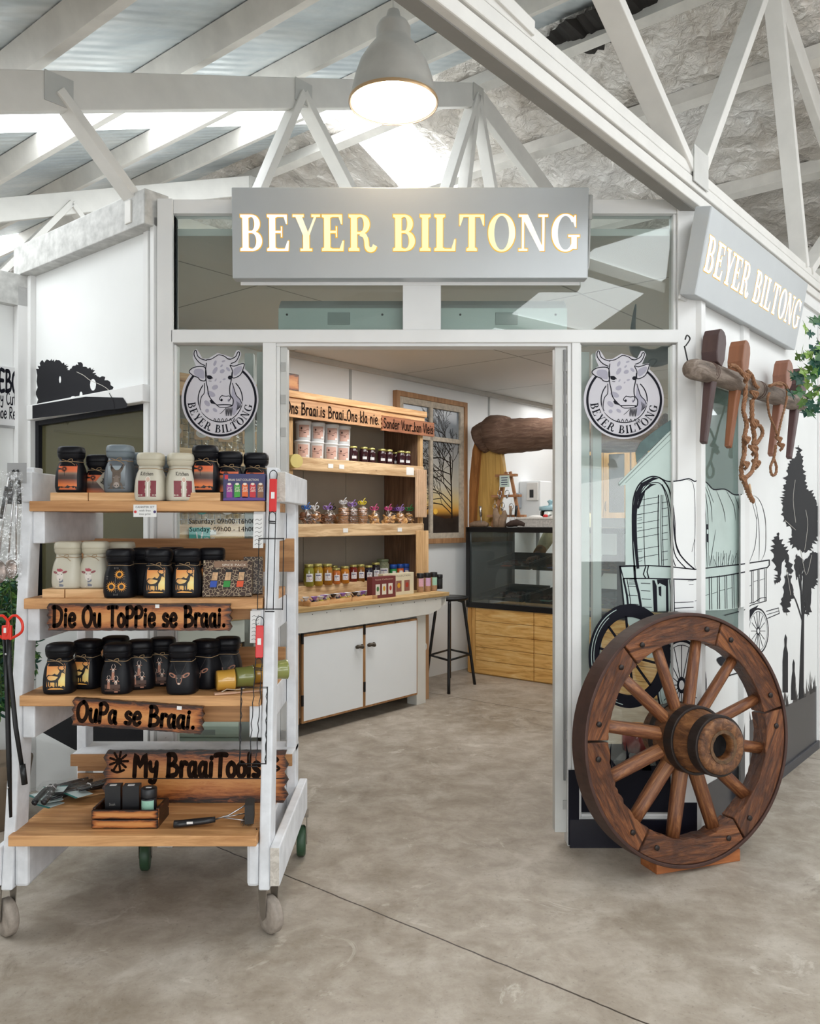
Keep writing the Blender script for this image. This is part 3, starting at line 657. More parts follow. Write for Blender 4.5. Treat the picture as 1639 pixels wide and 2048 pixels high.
# ================================================================== DECALS ON GLASS AND WALLS
DECW = mat('decal_pale', 'c3c0c6', .5, var=0); DECK = mat('decal_black', (.008, .008, .014), .6, var=0); DECK.node_tree.nodes['Principled BSDF'].inputs['Specular IOR Level'].default_value = .15
DECG = mat('decal_shade', '9d9aa8', .5, var=0); DECP = mat('decal_pale_green', 'b6c7c1', .35, var=.05, vs=9); DECT = mat('decal_teal', '47605e', .4, var=.2, vs=20)
DECGR = mat('decal_charcoal', (.035, .035, .042), .28, var=.1)
def bull_art():
    a = Art(); f = lambda L: [(x, -y) for x, y in L]      # crop coordinates, y down
    P, K, G, W2 = 0, 1, 2, 3
    a.ell(735, -875, 588, 588, P, 0, 56)
    a.poly(f([(255, 470), (340, 385), (370, 380), (320, 260), (325, 160), (375, 125), (410, 170), (470, 270), (560, 270), (700, 185), (850, 230), (930, 260), (985, 150), (1030, 145), (1060, 200), (1000, 350), (1100, 330), (1120, 380), (1080, 520), (900, 700), (500, 700), (330, 560)]), P, 1)
    a.arc(740, -880, 556, 556, -244, 58, 34, mi=K, layer=2, n=80); a.arc(740, -880, 345, 345, -222, 46, 16, mi=K, layer=2, n=60)
    # neck, head, ears, horns
    neck = [(510, 620), (495, 790), (440, 860), (415, 990), (450, 1060), (560, 1160), (690, 1205), (850, 1195), (980, 1110), (1060, 980), (1075, 900), (1000, 830), (940, 640)]
    a.poly(f(neck), P, 3, True)
    a.poly(f([(930, 640), (985, 820), (1070, 920), (1030, 1010), (960, 1110), (930, 1120), (900, 900)]), G, 4)
    head = [(680, 230), (600, 260), (540, 330), (520, 470), (530, 620), (550, 760), (600, 870), (660, 950), (710, 975), (900, 985), (935, 930), (920, 850), (890, 800), (905, 600), (920, 480), (890, 340), (820, 260), (740, 215)]
    a.poly(f(head), P, 5, True); a.stroke(f([(530, 340), (515, 470), (528, 620), (545, 700), (570, 830), (640, 920), (700, 975)]), 14, K, 6)
    a.stroke(f([(530, 290), (600, 280), (670, 240), (720, 215), (800, 235), (850, 270), (900, 280)]), 13, K, 6)
    a.stroke(f([(920, 480), (905, 600), (885, 700), (890, 810), (935, 880), (930, 960), (900, 985)]), 16, K, 6)
    for L in ([(505, 375), (420, 330), (350, 240), (345, 170), (372, 150), (395, 230), (450, 275), (530, 300)], [(905, 345), (980, 310), (1030, 220), (1030, 175), (1005, 180), (975, 240), (900, 280), (850, 275)]):
        a.poly(f(L), P, 6, True); a.stroke(f(L), 14, K, 7)
    for L in ([(490, 395), (350, 400), (268, 460), (320, 520), (400, 555), (440, 595), (515, 595), (525, 470)], [(890, 370), (950, 385), (1095, 345), (1090, 420), (1040, 520), (930, 560), (925, 450)]):
        a.poly(f(L), P, 6, True); a.stroke(f(L), 14, K, 7, closed=True)
    a.poly(f([(360, 430), (480, 440), (500, 560), (430, 560), (340, 500)]), G, 7, True); a.poly(f([(945, 430), (1060, 380), (1060, 450), (960, 530)]), G, 7, True)
    for x, y, w_, h_ in ((660, 340, 45, 22), (660, 450, 60, 30), (770, 460, 40, 30), (660, 700, 50, 35), (600, 800, 40, 70), (670, 590, 26, 12), (745, 620, 18, 10), (800, 580, 26, 14), (790, 310, 30, 14), (540, 940, 34, 55), (540, 1050, 30, 30), (660, 1040, 25, 40), (860, 430, 22, 40), (760, 380, 26, 14)):
        a.ell(x, -y, w_, h_, G, 6, 10, rot=R.uniform(.2, 1.2))
    a.ell(575, -555, 40, 26, K, 8, 14, -.3); a.ell(890, -555, 34, 30, K, 8, 14); a.stroke(f([(535, 530), (590, 530), (625, 565)]), 12, K, 8); a.stroke(f([(565, 605), (605, 608)]), 8, K, 8)
    a.stroke(f([(770, 820), (740, 850), (730, 880), (760, 905)]), 12, K, 8); a.stroke(f([(770, 825), (830, 835), (880, 830), (895, 870), (870, 900)]), 12, K, 8)
    a.ell(762, -890, 16, 20, K, 8); a.ell(868, -895, 20, 26, DE, 8) if False else a.ell(868, -895, 18, 26, G, 8)
    a.stroke(f([(690, 965), (800, 960), (910, 965)]), 14, K, 8); a.stroke(f([(700, 975), (740, 1000), (860, 995), (905, 975)]), 10, K, 8)
    for i in range(9): x = 830+i*12; a.stroke(f([(x, 1000), (x-8, 1060), (x-14+R.uniform(-9, 9), 1130)]), 9, K, 7, taper=True)
    a.stroke(f([(830, 1005), (770, 1070), (730, 1100)]), 9, K, 7, taper=True); a.poly(f([(600, 880), (690, 960), (600, 940), (580, 900)]), K, 7)
    a.stroke(f([(500, 640), (498, 780), (450, 850), (430, 990), (445, 1040)]), 12, K, 6); a.stroke(f([(925, 640), (950, 720), (985, 820), (1040, 880), (1065, 940)]), 12, K, 6)
    for i in range(7): a.stroke(f([(985+i*12, 900+i*8), (1000+i*9, 980), (985+i*6, 1050-i*5)]), 5, K, 7, taper=True)
    for i in range(6): a.stroke(f([(640+i*60, 1200), (655+i*60, 1165), (675+i*60, 1203)]), 9, K, 7)
    # name around the lower ring
    txt = 'BEYER BILTONG'; arts = [serif(c) for c in txt]; tot = sum(x[1]+.10 for x in arts)
    th = rad(186); span = rad(352-186); h = 118; rb = 500
    pos = 0
    for g, adv in arts:
        def fn(u, v, pos=pos):
            ang = th+span*(pos+u)/tot; rr = rb-(v*h); return (740+rr*math.cos(ang), -880+rr*math.sin(ang))
        a.sub(g, fn, K, 3); pos += adv+.10
    return a
BULL = bull_art()
def roundel(label, pxc, pyc, sx):
    k = 220/1639*3.554/FPX; r = thing('bull_emblem', label, 'sticker', FAC, (X(pxc), .010, Z(pyc)), 'round bull head stickers')
    BULL.obj('emblem', [DECW, DECK, DECG, DECW], lambda x, y, d: ((x-740)*k*sx, -d, (y+875)*k), r, .00025); return r
roundel('round bull head sticker with name on the left sidelight', 340+740/7.45, 680+875/7.45, .98)
roundel('round bull head sticker with name on the right sidelight', 1150+735/7.45, 680+885/7.45, 1.02)
# opening hours on the left sidelight
r = thing('opening_hours', 'black opening hours lettering on the left sidelight', 'lettering', FAC, (X(376), .010, Z(1062)))
a = Art(); k = 3.554/FPX
for txt, py, x0, x1 in (('Saturday: 09h00-16h00', 1047, 376, 509), ('Sunday: 09h00 - 14h00', 1063, 377, 509)):
    g = ptext(txt, 1); wd = max(p[0] for p in g.P[0][0]); sx_ = (x1-x0)*k/wd
    a.sub(g, lambda u, v: ((x0-376)*k+u*sx_, (1062-py)*k+v*14*k), 0)
a.obj('lettering', [DECK], flat(), r)

# ---- ox wagon mural, drawn across sidelight, corner post, side window and side wall
def wallmap(x, y, d):
    if x < 1345.5: p = FAC.px(x, y, -.010); return FAC.w(p[0], .010-d, p[1])
    if x < 1393.5: p = FAC.px(x, y, .031); return FAC.w(p[0], -.031-d, p[1])
    if x < 1480: p = SID.px(x, y, -.008); return SID.w(p[0], .008-d, p[1])
    if x < 1489: p = SID.px(x, y, .017); return SID.w(p[0], -.017-d, p[1])
    p = SID.px(x, y, .0005); return SID.w(p[0], -.0005-d, p[1])
BANDS = [(0, 1345.4), (1345.6, 1393.4), (1393.6, 1479.9), (1480.1, 1488.9), (1489.1, 9999)]
def clip_band(poly, lo, hi):
    def cut(pl, c, keep):
        out = []
        for i, p in enumerate(pl):
            q = pl[(i+1) % len(pl)]; a_, b_ = keep(p[0], c), keep(q[0], c)
            if a_: out.append(p)
            if a_ != b_: t_ = (c-p[0])/(q[0]-p[0]); out.append((c, p[1]+t_*(q[1]-p[1])))
        return out
    pl = cut(poly, lo, lambda x, c: x >= c)
    return cut(pl, hi, lambda x, c: x <= c) if len(pl) > 2 else []
def wall_art(art, name, mats, label, cat, off=.00035, lo=0, hi=9999, white=False):
    m = MB()
    for v, f, mi, l in art.P:
        for fc in f:
            pl = [v[i] for i in fc]
            for a_, b_ in BANDS:
                c_ = clip_band(pl, max(a_, lo), min(b_, hi))
                if len(c_) > 2:
                    eps = 1e-4; pts = [wallmap(min(max(x, a_+eps), b_-eps), y, off*(l+1)) for x, y in c_]
                    m.add(pts, [tuple(range(len(pts)))], (len(mats) if mi == 0 and white and not (a_ < 1300 or a_ == 1393.6) else mi))
    o = m.build2(name, mats+[WALLW]); c = Vector((m.v[0][0], m.v[0][1], 0))
    return tag(o, label, cat)
q = lambda L: [(1150+x*.29835, 850+y*.29841) for x, y in L]      # coordinates read off an enlarged view
W_ = Art(); Fp, K_ = 0, 1
# pale fills
W_.poly(q([(330, 1290), (305, 950), (395, 945), (385, 700), (388, 560), (400, 450), (440, 385), (520, 345), (600, 375), (640, 380), (760, 362), (860, 375), (930, 432), (1010, 432), (1060, 468), (1110, 466), (1160, 462), (1210, 485), (1250, 540), (1275, 680), (1262, 850), (1245, 912), (1298, 905), (1298, 940), (1282, 960), (1275, 1180), (1180, 1205), (1100, 1225), (1000, 1240), (800, 1245), (500, 1250), (640, 1400), (640, 1560), (480, 1560)]), Fp, 0)
S_ = lambda L, w=4, layer=2, **kw: W_.stroke(q(L), w*.8, K_, layer, **kw)
# arch of the canopy
S_([(398, 975), (385, 800), (382, 600), (392, 480), (430, 395), (500, 348), (560, 352), (600, 385), (630, 440), (648, 540), (658, 650), (668, 770), (690, 850), (740, 915), (800, 968)], 3.4)
W_.poly(q([(410, 965), (385, 740), (386, 560), (400, 460), (440, 390), (520, 350), (560, 358), (520, 372), (455, 415), (420, 490), (410, 620), (412, 760), (425, 960)]), K_, 1)
S_([(425, 960), (412, 800), (408, 620), (420, 500), (470, 410), (530, 385), (575, 400), (605, 470), (622, 560), (632, 700), (645, 860), (670, 945)], 2.2)
W_.poly(q([(412, 560), (430, 470), (500, 395), (545, 395), (510, 410), (470, 440), (440, 520), (425, 560)]), K_, 2)
S_([(580, 400), (615, 470), (640, 600), (650, 760), (672, 880), (740, 960)], 2.6); S_([(600, 385), (640, 470), (665, 620), (672, 780), (700, 860)], 1.8)
for y in (495, 535, 590, 650, 700, 745, 825, 880): S_([(415, y+12), (460, y+4), (560, y-14)], 1.3); S_([(580, y+26), (618, y+20)], 1.3)
for x0 in (462, 556, 575, 586): S_([(x0, 440 if x0 < 500 else 470), (x0-3, 700), (x0+4, 940)], 1.6 if x0 != 556 else 2.4)
for y in (600, 625, 640, 690, 850, 900, 915): S_([(414, y), (446, y-5)], 1.0)
# canvas top line and folds
S_([(560, 352), (620, 378), (700, 372), (760, 360), (800, 378), (830, 365), (880, 388), (925, 432), (1000, 430), (1060, 466), (1110, 466)], 3.0)
for L in ([(740, 365), (790, 400), (802, 600), (798, 900), (806, 965)], [(810, 380), (850, 440), (872, 600), (880, 900), (882, 955)], [(828, 372), (868, 450), (888, 640), (890, 940)], [(860, 390), (905, 520), (915, 650)], [(880, 400), (925, 520)], [(945, 440), (990, 560), (1005, 650)], [(1010, 440), (1060, 540), (1072, 640)], [(1065, 470), (1095, 560), (1098, 660)], [(940, 700), (915, 850), (900, 950)], [(1000, 860), (980, 940)], [(1040, 840), (1020, 940)], [(1080, 860), (1050, 935)], [(930, 900), (945, 950)], [(960, 880), (955, 948)], [(800, 760), (780, 850)], [(820, 880), (868, 960)], [(1190, 470), (1230, 500), (1262, 580), (1275, 680), (1272, 840), (1242, 912)], [(1140, 540), (1150, 720), (1160, 860), (1150, 930)], [(1200, 500), (1225, 640), (1232, 800), (1228, 915)], [(1215, 600), (1205, 800), (1160, 930)], [(1175, 480), (1215, 640)], [(850, 600), (868, 700), (872, 830)]): S_(L, 1.3, taper=True)
for x in range(900, 1100, 14): S_([(x, 950-(x-900)*.06), (x+4+R.uniform(-8, 8), 900-R.uniform(0, 60)-(x-900)*.06)], 1.0, taper=True, smooth=False)
W_.poly(q([(876, 665), (890, 665), (890, 790), (876, 780)]), K_, 3); W_.poly(q([(878, 700), (888, 700), (888, 730), (878, 730)]), Fp, 4); W_.poly(q([(1140, 710), (1152, 710), (1152, 760), (1140, 760)]), K_, 3)
# bed rails
for L in ([(300, 948), (410, 945)], [(410, 945), (490, 942)], [(490, 942), (640, 950), (800, 968), (1000, 945), (1100, 935), (1298, 905)], [(300, 948), (322, 1028), (410, 1030)], [(322, 1028), (490, 1028), (640, 1032), (790, 1036), (1000, 1010), (1100, 992), (1282, 955)], [(490, 942), (480, 985), (492, 1028)], [(298, 948), (305, 1010), (325, 1200)], [(1298, 905), (1298, 940), (1282, 958)], [(470, 950), (455, 1000), (470, 1026)]): S_(L, 3.0, smooth=False)
S_([(395, 945), (400, 1030), (425, 1130), (450, 1290)], 6, smooth=False); S_([(322, 1030), (345, 1140), (360, 1280)], 5, smooth=False); S_([(345, 1030), (365, 1150), (375, 1270)], 2)
W_.poly(q([(515, 1040), (530, 1040), (545, 1080), (550, 1250), (525, 1250)]), K_, 2); W_.poly(q([(545, 1035), (620, 1035), (625, 1250), (608, 1250), (606, 1080), (565, 1060), (552, 1070)]), K_, 2)
S_([(630, 1040), (640, 1140), (636, 1248)], 2); S_([(660, 1040), (664, 1248)], 2.2); W_.poly(q([(556, 1085), (575, 1080), (575, 1150), (560, 1140)]), K_, 3)
for x, y in ((350, 1080), (355, 1140), (362, 1200), (440, 1060), (440, 1110), (445, 1165), (450, 1220)): S_([(x, y), (x+60, y+3)], 1.6)
for i in range(5): S_([(358, 1035+i*9), (405, 1033+i*9)], 1.0)
S_([(665, 1190), (790, 1185)], 1.6); S_([(665, 1228), (790, 1222)], 2); S_([(755, 1045), (790, 1043)], 1.2); S_([(762, 1070), (790, 1068)], 1.2)
for x in (835, 853, 895, 910, 950, 963, 1000, 1012, 1048, 1060, 1088, 1098): S_([(x, 1030-(x-800)*.12), (x+3, 1240-(x-800)*.05)], 1.9 if x % 2 else 1.5, smooth=False)
for x in (1150, 1180, 1190, 1222, 1230, 1268, 1278): S_([(x, 985-(x-1150)*.16), (x, 1195-(x-1150)*.12)], 1.5, smooth=False)
for (x0, x1, y) in ((800, 830, 1180), (860, 895, 1145), (915, 950, 1130), (965, 1000, 1112), (1015, 1048, 1100), (1195, 1222, 1050), (1235, 1265, 1040), (1150, 1175, 1085)): S_([(x0, y), (x1, y-10)], 1.1, smooth=False)
S_([(1130, 1240), (1180, 1205), (1275, 1180), (1275, 1155), (1240, 1160), (1195, 1190), (1140, 1200)], 2, smooth=False); S_([(1100, 1250), (1000, 1275)], 2)
S_([(1280, 1248), (1360, 1226), (1366, 1262), (1286, 1296)], 2, smooth=False); S_([(1284, 1270), (1364, 1246)], 1.3, smooth=False)
# wheels of the painted wagon
def pwheel(cx, cy, rx, ry, wd, spokes=14, hub=.13, fill=True, lw=1.6, a0=0):
    W_.arc(cx, cy, rx, ry, 0, 360, wd*rx/ry, wd, K_, 3, 50)
    if fill: W_.ell(cx, cy, rx-wd*rx/ry*.9, ry-wd*.9, Fp, 1, 40)
    W_.arc(cx, cy, rx-wd*rx/ry*1.9, ry-wd*1.9, 0, 360, lw*rx/ry, lw, K_, 3, 50)
    for i in range(spokes):
        t_ = 2*pi*i/spokes+a0; W_.stroke([(cx+rx*hub*math.cos(t_), cy+ry*hub*math.sin(t_)), (cx+(rx-wd*2)*math.cos(t_), cy+(ry-wd*2)*math.sin(t_))], lw, K_, 3, smooth=False, cap=False)
    W_.ell(cx, cy, rx*hub*1.4, ry*hub*1.4, K_, 4, 16); W_.ell(cx, cy, rx*hub*.8, ry*hub*.8, Fp, 5, 14)
# big dark near wheel
W_.arc(1258, 1312, 82, 104, 0, 360, 22, 26, K_, 6, 60)
W_.arc(1258, 1312, 77, 99, 100, 250, 1.5, 1.5, Fp, 7, 30); W_.arc(1258, 1312, 72, 94, 110, 235, 1.2, 1.2, Fp, 7, 30)
for i in range(10): t_ = 2*pi*i/10+.2; W_.stroke([(1258, 1312), (1258+62*math.cos(t_), 1312+80*math.sin(t_))], 5, K_, 6, smooth=False, cap=False)
W_.ell(1258, 1312, 16, 20, K_, 6)
pwheel(1362, 1370, 50, 92, 6, 16); pwheel(1515, 1262, 21, 46, 3.4, 14, lw=1.1)
W_.poly([(1489, 1228), (1500, 1218), (1516, 1210), (1500, 1235), (1491, 1262), (1489, 1262)], K_, 2)
W_.stroke([(1430, 1352), (1452, 1338), (1475, 1330)], 2, K_, 3); W_.stroke([(1432, 1365), (1455, 1352), (1478, 1345)], 2.4, K_, 3)
W_.poly([(1432, 1318), (1450, 1312), (1466, 1322), (1462, 1332), (1444, 1334)], K_, 3, True)
wall_art(W_, 'wagon_mural', [DECP, DECK], 'black line mural of an ox wagon across the sidelight, corner and side wall', 'mural', white=True)
# white backing of the mural where it crosses the post and wall is bare paint: house gable and its dark tree on the glass
H_ = Art(); H_.poly([(1250, 1130), (1250, 970), (1238, 972), (1236, 966), (1338, 862), (1344, 858), (1344, 1130)], 0, 0)
H_.stroke([(1238, 970), (1341, 866)], 2, 1, 1, smooth=False); H_.stroke([(1250, 966), (1344, 876)], 1.2, 1, 1, smooth=False)
H_.poly([(1272, 925), (1270, 905), (1280, 885), (1300, 868), (1322, 852), (1343, 838), (1344, 858), (1330, 870)], 2, 0, False)
wall_art(H_, 'house_decal', [DECP, mat('decal_line_grey', '7c8a86', .5, var=0), DECT], 'pale green gable house decal with dark tree on the right sidelight', 'sticker', off=.0002)
# ---- dark ground band with grass blades
G_ = Art(); G_.poly([(1136, 1540), (1344, 1530), (1344, 1690), (1136, 1690)], 0, 0)
for i in range(22):
    x = 1140+R.uniform(0, 196); G_.poly([(x-5, 1541), (x+5, 1541), (x+R.uniform(-26, 22), 1541-R.uniform(14, 62))], 0, 0)
m = MB()
for v, f, mi, l in G_.P:
    for fc in f:
        for (a_, b_, yy) in ((1136, 1157.5, .0325), (1161.5, 1341, -.0105)):
            for (u0, u1, y2) in ((0, 1625, yy),):
                pl = clip_band([v[i] for i in fc], a_, b_)
                if len(pl) > 2:
                    pl2 = [(x, y) for x, y in pl]
                    m.add([FAC.w(*((lambda p: (p[0], -yy-.0004, p[1]))(FAC.px(x, y, yy)))) for x, y in pl2], [tuple(range(len(pl2)))], 0)
o = m.build2('ground_mural', [DECK]); tag(o, 'black painted ground with grass spikes low on the right sidelight', 'mural')
fb('kick_panel', 1136, 1345, 1634, 1691, -.034, -.02, mat('black_gloss', (.012, .012, .02), .22, var=0), wf, .001)
fb('kick_panel', 1345.5, 1394, 1600, 1691, -.034, -.03, mat('black_gloss', (.012, .012, .02), .22, var=0), wf, .001)
# side wall ground, grass, tree and small trees
T_ = Art(); T_.poly([(1394, 1580), (1480, 1530), (1489, 1445), (1530, 1428), (1585, 1405), (1612, 1385), (1632, 1372), (1632, 1496), (1500, 1596), (1394, 1680)], 1, 0)
for i in range(60):
    x = R.uniform(1492, 1632); yb = 1445-(x-1489)*.51; T_.poly([(x-1.6, yb+10), (x+1.6, yb+10), (x+R.uniform(-6, 6), yb-R.uniform(8, 38))], 1, 0)
def shag(pts, amp=5, n=5, layer=1, mi=0):
    out = []
    for i, p in enumerate(pts):
        r_ = pts[(i+1) % len(pts)]
        for j in range(n):
            t_ = j/n; k_ = amp*(R.uniform(-1, 1) if j % 2 else R.uniform(.1, 1.2))
            dx, dy = r_[0]-p[0], r_[1]-p[1]; L = math.hypot(dx, dy) or 1
            out.append((p[0]+dx*t_+dy/L*k_, p[1]+dy*t_-dx/L*k_))
    T_.poly(out, mi, layer)
shag(q([(1490, 130), (1470, 200), (1420, 270), (1400, 370), (1390, 460), (1375, 530), (1385, 640), (1440, 700), (1430, 800), (1500, 850), (1560, 860), (1600, 800), (1640, 730), (1635, 560), (1600, 470), (1550, 400), (1540, 300), (1520, 200)]), 5, 8)
shag(q([(1345, 715), (1320, 800), (1315, 890), (1345, 1000), (1330, 1060), (1380, 1060), (1390, 900), (1420, 1010), (1460, 1000), (1430, 850), (1390, 780)]), 4.5, 7)
shag(q([(1400, 1000), (1380, 1120), (1380, 1230), (1410, 1290), (1450, 1190), (1470, 1120), (1450, 1000)]), 4.5, 7)
shag(q([(1530, 900), (1520, 1100), (1530, 1220), (1555, 1300), (1580, 1240), (1590, 1100), (1620, 1060), (1639, 1000), (1635, 850), (1580, 850)]), 4, 6)
shag(q([(1480, 860), (1460, 940), (1480, 1040), (1500, 1000), (1520, 1060), (1530, 900)]), 2)
T_.poly([(1596, 1400), (1602, 1240), (1597, 1130), (1600, 1130), (1603, 1190), (1606, 1130), (1610, 1130), (1607, 1240), (1606, 1395)], 0, 2)
for L in ([(1603, 1240), (1590, 1200), (1578, 1180)], [(1606, 1230), (1616, 1190)], [(1600, 1180), (1592, 1130)]): T_.stroke(L, 2.4, 0, 2)
for cx, yt, yb, w_ in ((1570, 1268, 1385, 6), (1586, 1318, 1400, 5)):
    T_.poly([(cx-w_, yb), (cx-w_, yt+55), (cx-w_*.7, yt+34), (cx-2, yt+24), (cx-w_*.45, yt+10), (cx, yt), (cx+w_*.5, yt+8), (cx+2, yt+24), (cx+w_*.8, yt+38), (cx+w_*.8, yb)], 0, 1)
for L in ([(1589, 960), (1585, 1000), (1590, 1045)], [(1610, 1020), (1614, 1050), (1608, 1100)], [(1568, 1040), (1590, 1060)], [(1600, 1100), (1611, 1150), (1622, 1110)], [(1572, 1140), (1580, 1190)]): T_.stroke(L, .8, 2, 3)
wall_art(T_, 'tree_mural', [BLACK, DECGR, mat('wire_pale', 'b9b6ac', .5, var=0)], 'black tree, grass and dark ground painted on the right side wall', 'mural')

# ---- left wall murals (painted tree above the sill, dark ground low down)
def lmap(x, y, d): p = LEF.px(x, y, 0); return LEF.w(p[0], -d, p[1])
def lsill(x, y, d): p = LEF.px(x, y, .052); return LEF.w(p[0], -.052-d, p[1])
T_ = Art(); c3 = lambda L: [(x*.3417, 380+y*.3417) for x, y in L]
shag(c3([(216, 1050), (250, 1005), (300, 995), (340, 1005), (390, 1020), (400, 1060), (440, 1030), (470, 1010), (510, 1050), (540, 1045), (560, 1090), (610, 1100), (655, 1150), (665, 1190), (665, 1230), (216, 1262)]), 3.4, 6, 0)
for x, y, a_, b_ in ((352, 1110, 2, 7), (430, 1215, 5, 3), (475, 1200, 3, 7), (545, 1140, 6, 12), (470, 1240, 4, 3), (415, 1235, 3, 6)): T_.ell(x*.3417, 380+y*.3417, a_, b_, 1, 1, 10)
T_.stroke(c3([(450, 1065), (490, 1085), (530, 1115), (590, 1140), (630, 1165), (655, 1195)]), 1.1, 2, 2)
m = T_.mb(lmap, .0004)
T2 = Art(); T2.poly(c3([(190, 1262), (230, 1255), (500, 1210), (720, 1215), (745, 1255), (740, 1275), (600, 1290), (190, 1338)]), 0, 0)
T2.stroke(c3([(640, 1190), (665, 1240), (670, 1300)]), 1.1, 2, 2)
m2 = T2.mb(lsill, .0004); m.add(m2.v, [tuple(f) for f in m2.f], 0); 
T3 = Art(); T3.poly([(72, 1458), (150, 1422), (212, 1390), (305, 1392), (305, 1502), (150, 1500)], 0, 0)
for i in range(34):
    x = R.uniform(262, 312); yy = R.uniform(1405, 1500); T3.poly([(x, yy), (x-3, yy+6), (x+R.uniform(12, 30), yy-R.uniform(10, 22))], 0, 0)
m3 = T3.mb(lmap, .0004); tag(m3.build2('ground_mural', [BLACK]), 'black pointed ground shape painted low on the left stall wall behind the trolley', 'mural')
tag(m.build2('tree_mural', [BLACK, WALLW, mat('wire_pale', 'b9b6ac', .5, var=0)]), 'black shaggy treetop painted above the sill of the left stall wall', 'mural')

# ---- neighbour's signboard
_, zt = NEI.px(20, 735, .0); _, zb_ = NEI.px(20, 852, 0); xa, _ = NEI.px(-60, 800); xb, _ = NEI.px(36, 800)
r = thing('cobbler_sign', 'white hand lettered cobbler sign at the left edge', 'sign', NEI, (xb, -.001, zb_))
MB().box(-1.0, 0, -.012, 0, 0, zt-zb_).build('board', mat('sign_white', 'd8d8d8', .4, var=0), r, .001)
MB().box(-1.0, 0, -.016, 0, -.012, 0).build('edge', GREYM, r)
H3 = zt-zb_
for nm, txt, h_, z_, w_, sh in (('lettering', 'EBO', .078*1.35, H3*.58, .2, 0), ('lettering', 'ey Cutt', .062, H3*.36, .15, .03), ('lettering', 'Shoe Rep', .058, H3*.12, .15, .01)):
    g, wd = hand(txt, h_, w_); sx_ = .15/(wd/ h_)/h_*h_
    tw = xb-NEI.px({'EBO': -3, 'ey Cutt': -7, 'Shoe Rep': -13}[txt], 800)[0]; kx = tw/(wd) if False else 1
    g2, wd2 = hand(txt, h_, w_, None); ks = tw/max(p[0] for P_ in g2.P for p in P_[0])
    g2.obj(nm, [DECK], lambda x, z, d: (x*ks-tw-.002+sh*0, -.012-d, z+z_), r)
# ================================================================== DISPLAY TROLLEY (left)
XL, XR = -1.357, -.465
rk = thing('display_trolley', 'white painted trolley rack with pine shelves on castors left of the doorway', 'trolley', WLD, (-.91, 3.05, 0))
def RK(mb): 
    mb.v = [(x+.91, y-3.05, z) for x, y, z in mb.v]; return mb
def leg(x0, x1): 
    m = MB(); y = lambda z: 2.735+(z-.17)*.115
    v = [(x0, y(.17), .17), (x1, y(.17), .17), (x1, y(.17)+.105, .17), (x0, y(.17)+.105, .17), (x0, y(1.585), 1.585), (x1, y(1.585), 1.585), (x1, y(1.585)+.075, 1.585), (x0, y(1.585)+.075, 1.585)]
    m.add(v, [(3, 2, 1, 0), (4, 5, 6, 7), (0, 1, 5, 4), (1, 2, 6, 5), (2, 3, 7, 6), (3, 0, 4, 7)]); return RK(m)
leg(XL, XL+.038).build('front_leg', ROUGHW, rk, .006); leg(XR-.038, XR).build('front_leg', ROUGHW, rk, .006)
for x in (XL+.0, XR-.038): RK(MB().box(x, x+.038, 3.36, 3.44, .22, 1.56)).build('rear_leg', ROUGHW, rk, .004)
ENDG = wood('end_grain', 'cfc8be', 'aaa196', 'Y', .7, 2)
for x0, x1 in ((XL+.004, XL+.042), (XR, XR+.034)): RK(MB().box(x0, x1, 2.87, 3.46, 1.462, 1.568)).build('side_beam', ROUGHW, rk, .004)
RK(MB().box(XR+.002, XR+.032, 2.868, 2.8695, 1.464, 1.566)).build('beam_end', ENDG, rk)
for zt, yf in ((1.430, 2.885), (1.095, 2.845), (.770, 2.81)):
    for x0, x1 in ((XL+.038, XL+.080), (XR-.082, XR-.040)): RK(MB().box(x0, x1, yf, 3.44, zt-.112, zt)).build('shelf_bearer', ROUGHW, rk, .004)
for x0, x1 in ((XL-.02, XL+.0), (XR, XR+.034)): RK(MB().box(x0, x1, 2.735, 3.47, .185, .315)).build('base_beam', ROUGHW, rk, .005)
RK(MB().box(XR+.002, XR+.032, 2.733, 2.7345, .187, .313)).build('beam_end', ENDG, rk)
for x0, x1 in ((XL+.038, XL+.085), (XR-.080, XR-.038)): RK(MB().box(x0, x1, 2.75, 3.44, .175, .322)).build('base_bearer', ROUGHW, rk, .012)
for zt, y0 in ((1.466, 2.862), (1.131, 2.822), (.805, 2.79), (.357, 2.722)):
    n = 3; wd = (3.36-y0)/n
    for i in range(n): RK(MB().box(XL+.035 if zt > .5 else XL+.030, XR-.042, y0+i*wd+.002, y0+(i+1)*wd-.002, zt-.036, zt)).build('shelf_board', RPINE, rk, .003)
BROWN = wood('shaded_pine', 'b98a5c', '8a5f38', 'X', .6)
RK(MB().box(XL+.02, XR-.005, 3.345, 3.358, 1.19, 1.325)).build('back_board', BROWN, rk, .002)
RK(MB().box(XL+.1, XR-.04, 3.345, 3.358, .78, .885)).build('back_board', BROWN, rk, .002)
RK(MB().box(-.98, XR-.09, 2.86, 2.875, .70, .768)).build('front_apron', BROWN, rk, .002)
RK(MB().box(-.9, XR-.09, 2.90, 2.912, 1.05, 1.094)).build('front_apron', BROWN, rk, .002)
RK(MB().box(XL+.02, XR+.0, 3.26, 3.45, .455, .475)).build('low_shelf', ROUGHW, rk, .002); RK(MB().box(XL+.02, XR, 3.25, 3.262, .43, .475)).build('low_shelf_edge', BROWN, rk)
for i in range(3): RK(MB().box(XL+.04, XR-.04, 3.27, 3.28, .375+.03*i, .395+.03*i)).build('back_slat', BROWN, rk)
for i in range(6):
    RK(MB().tube([(XR-.05-R.uniform(0, .02), 2.78+i*.1, .3571), (XR-.05, 2.78+i*.1, .358)], .004, 6)).build('screw', BLKM, rk)
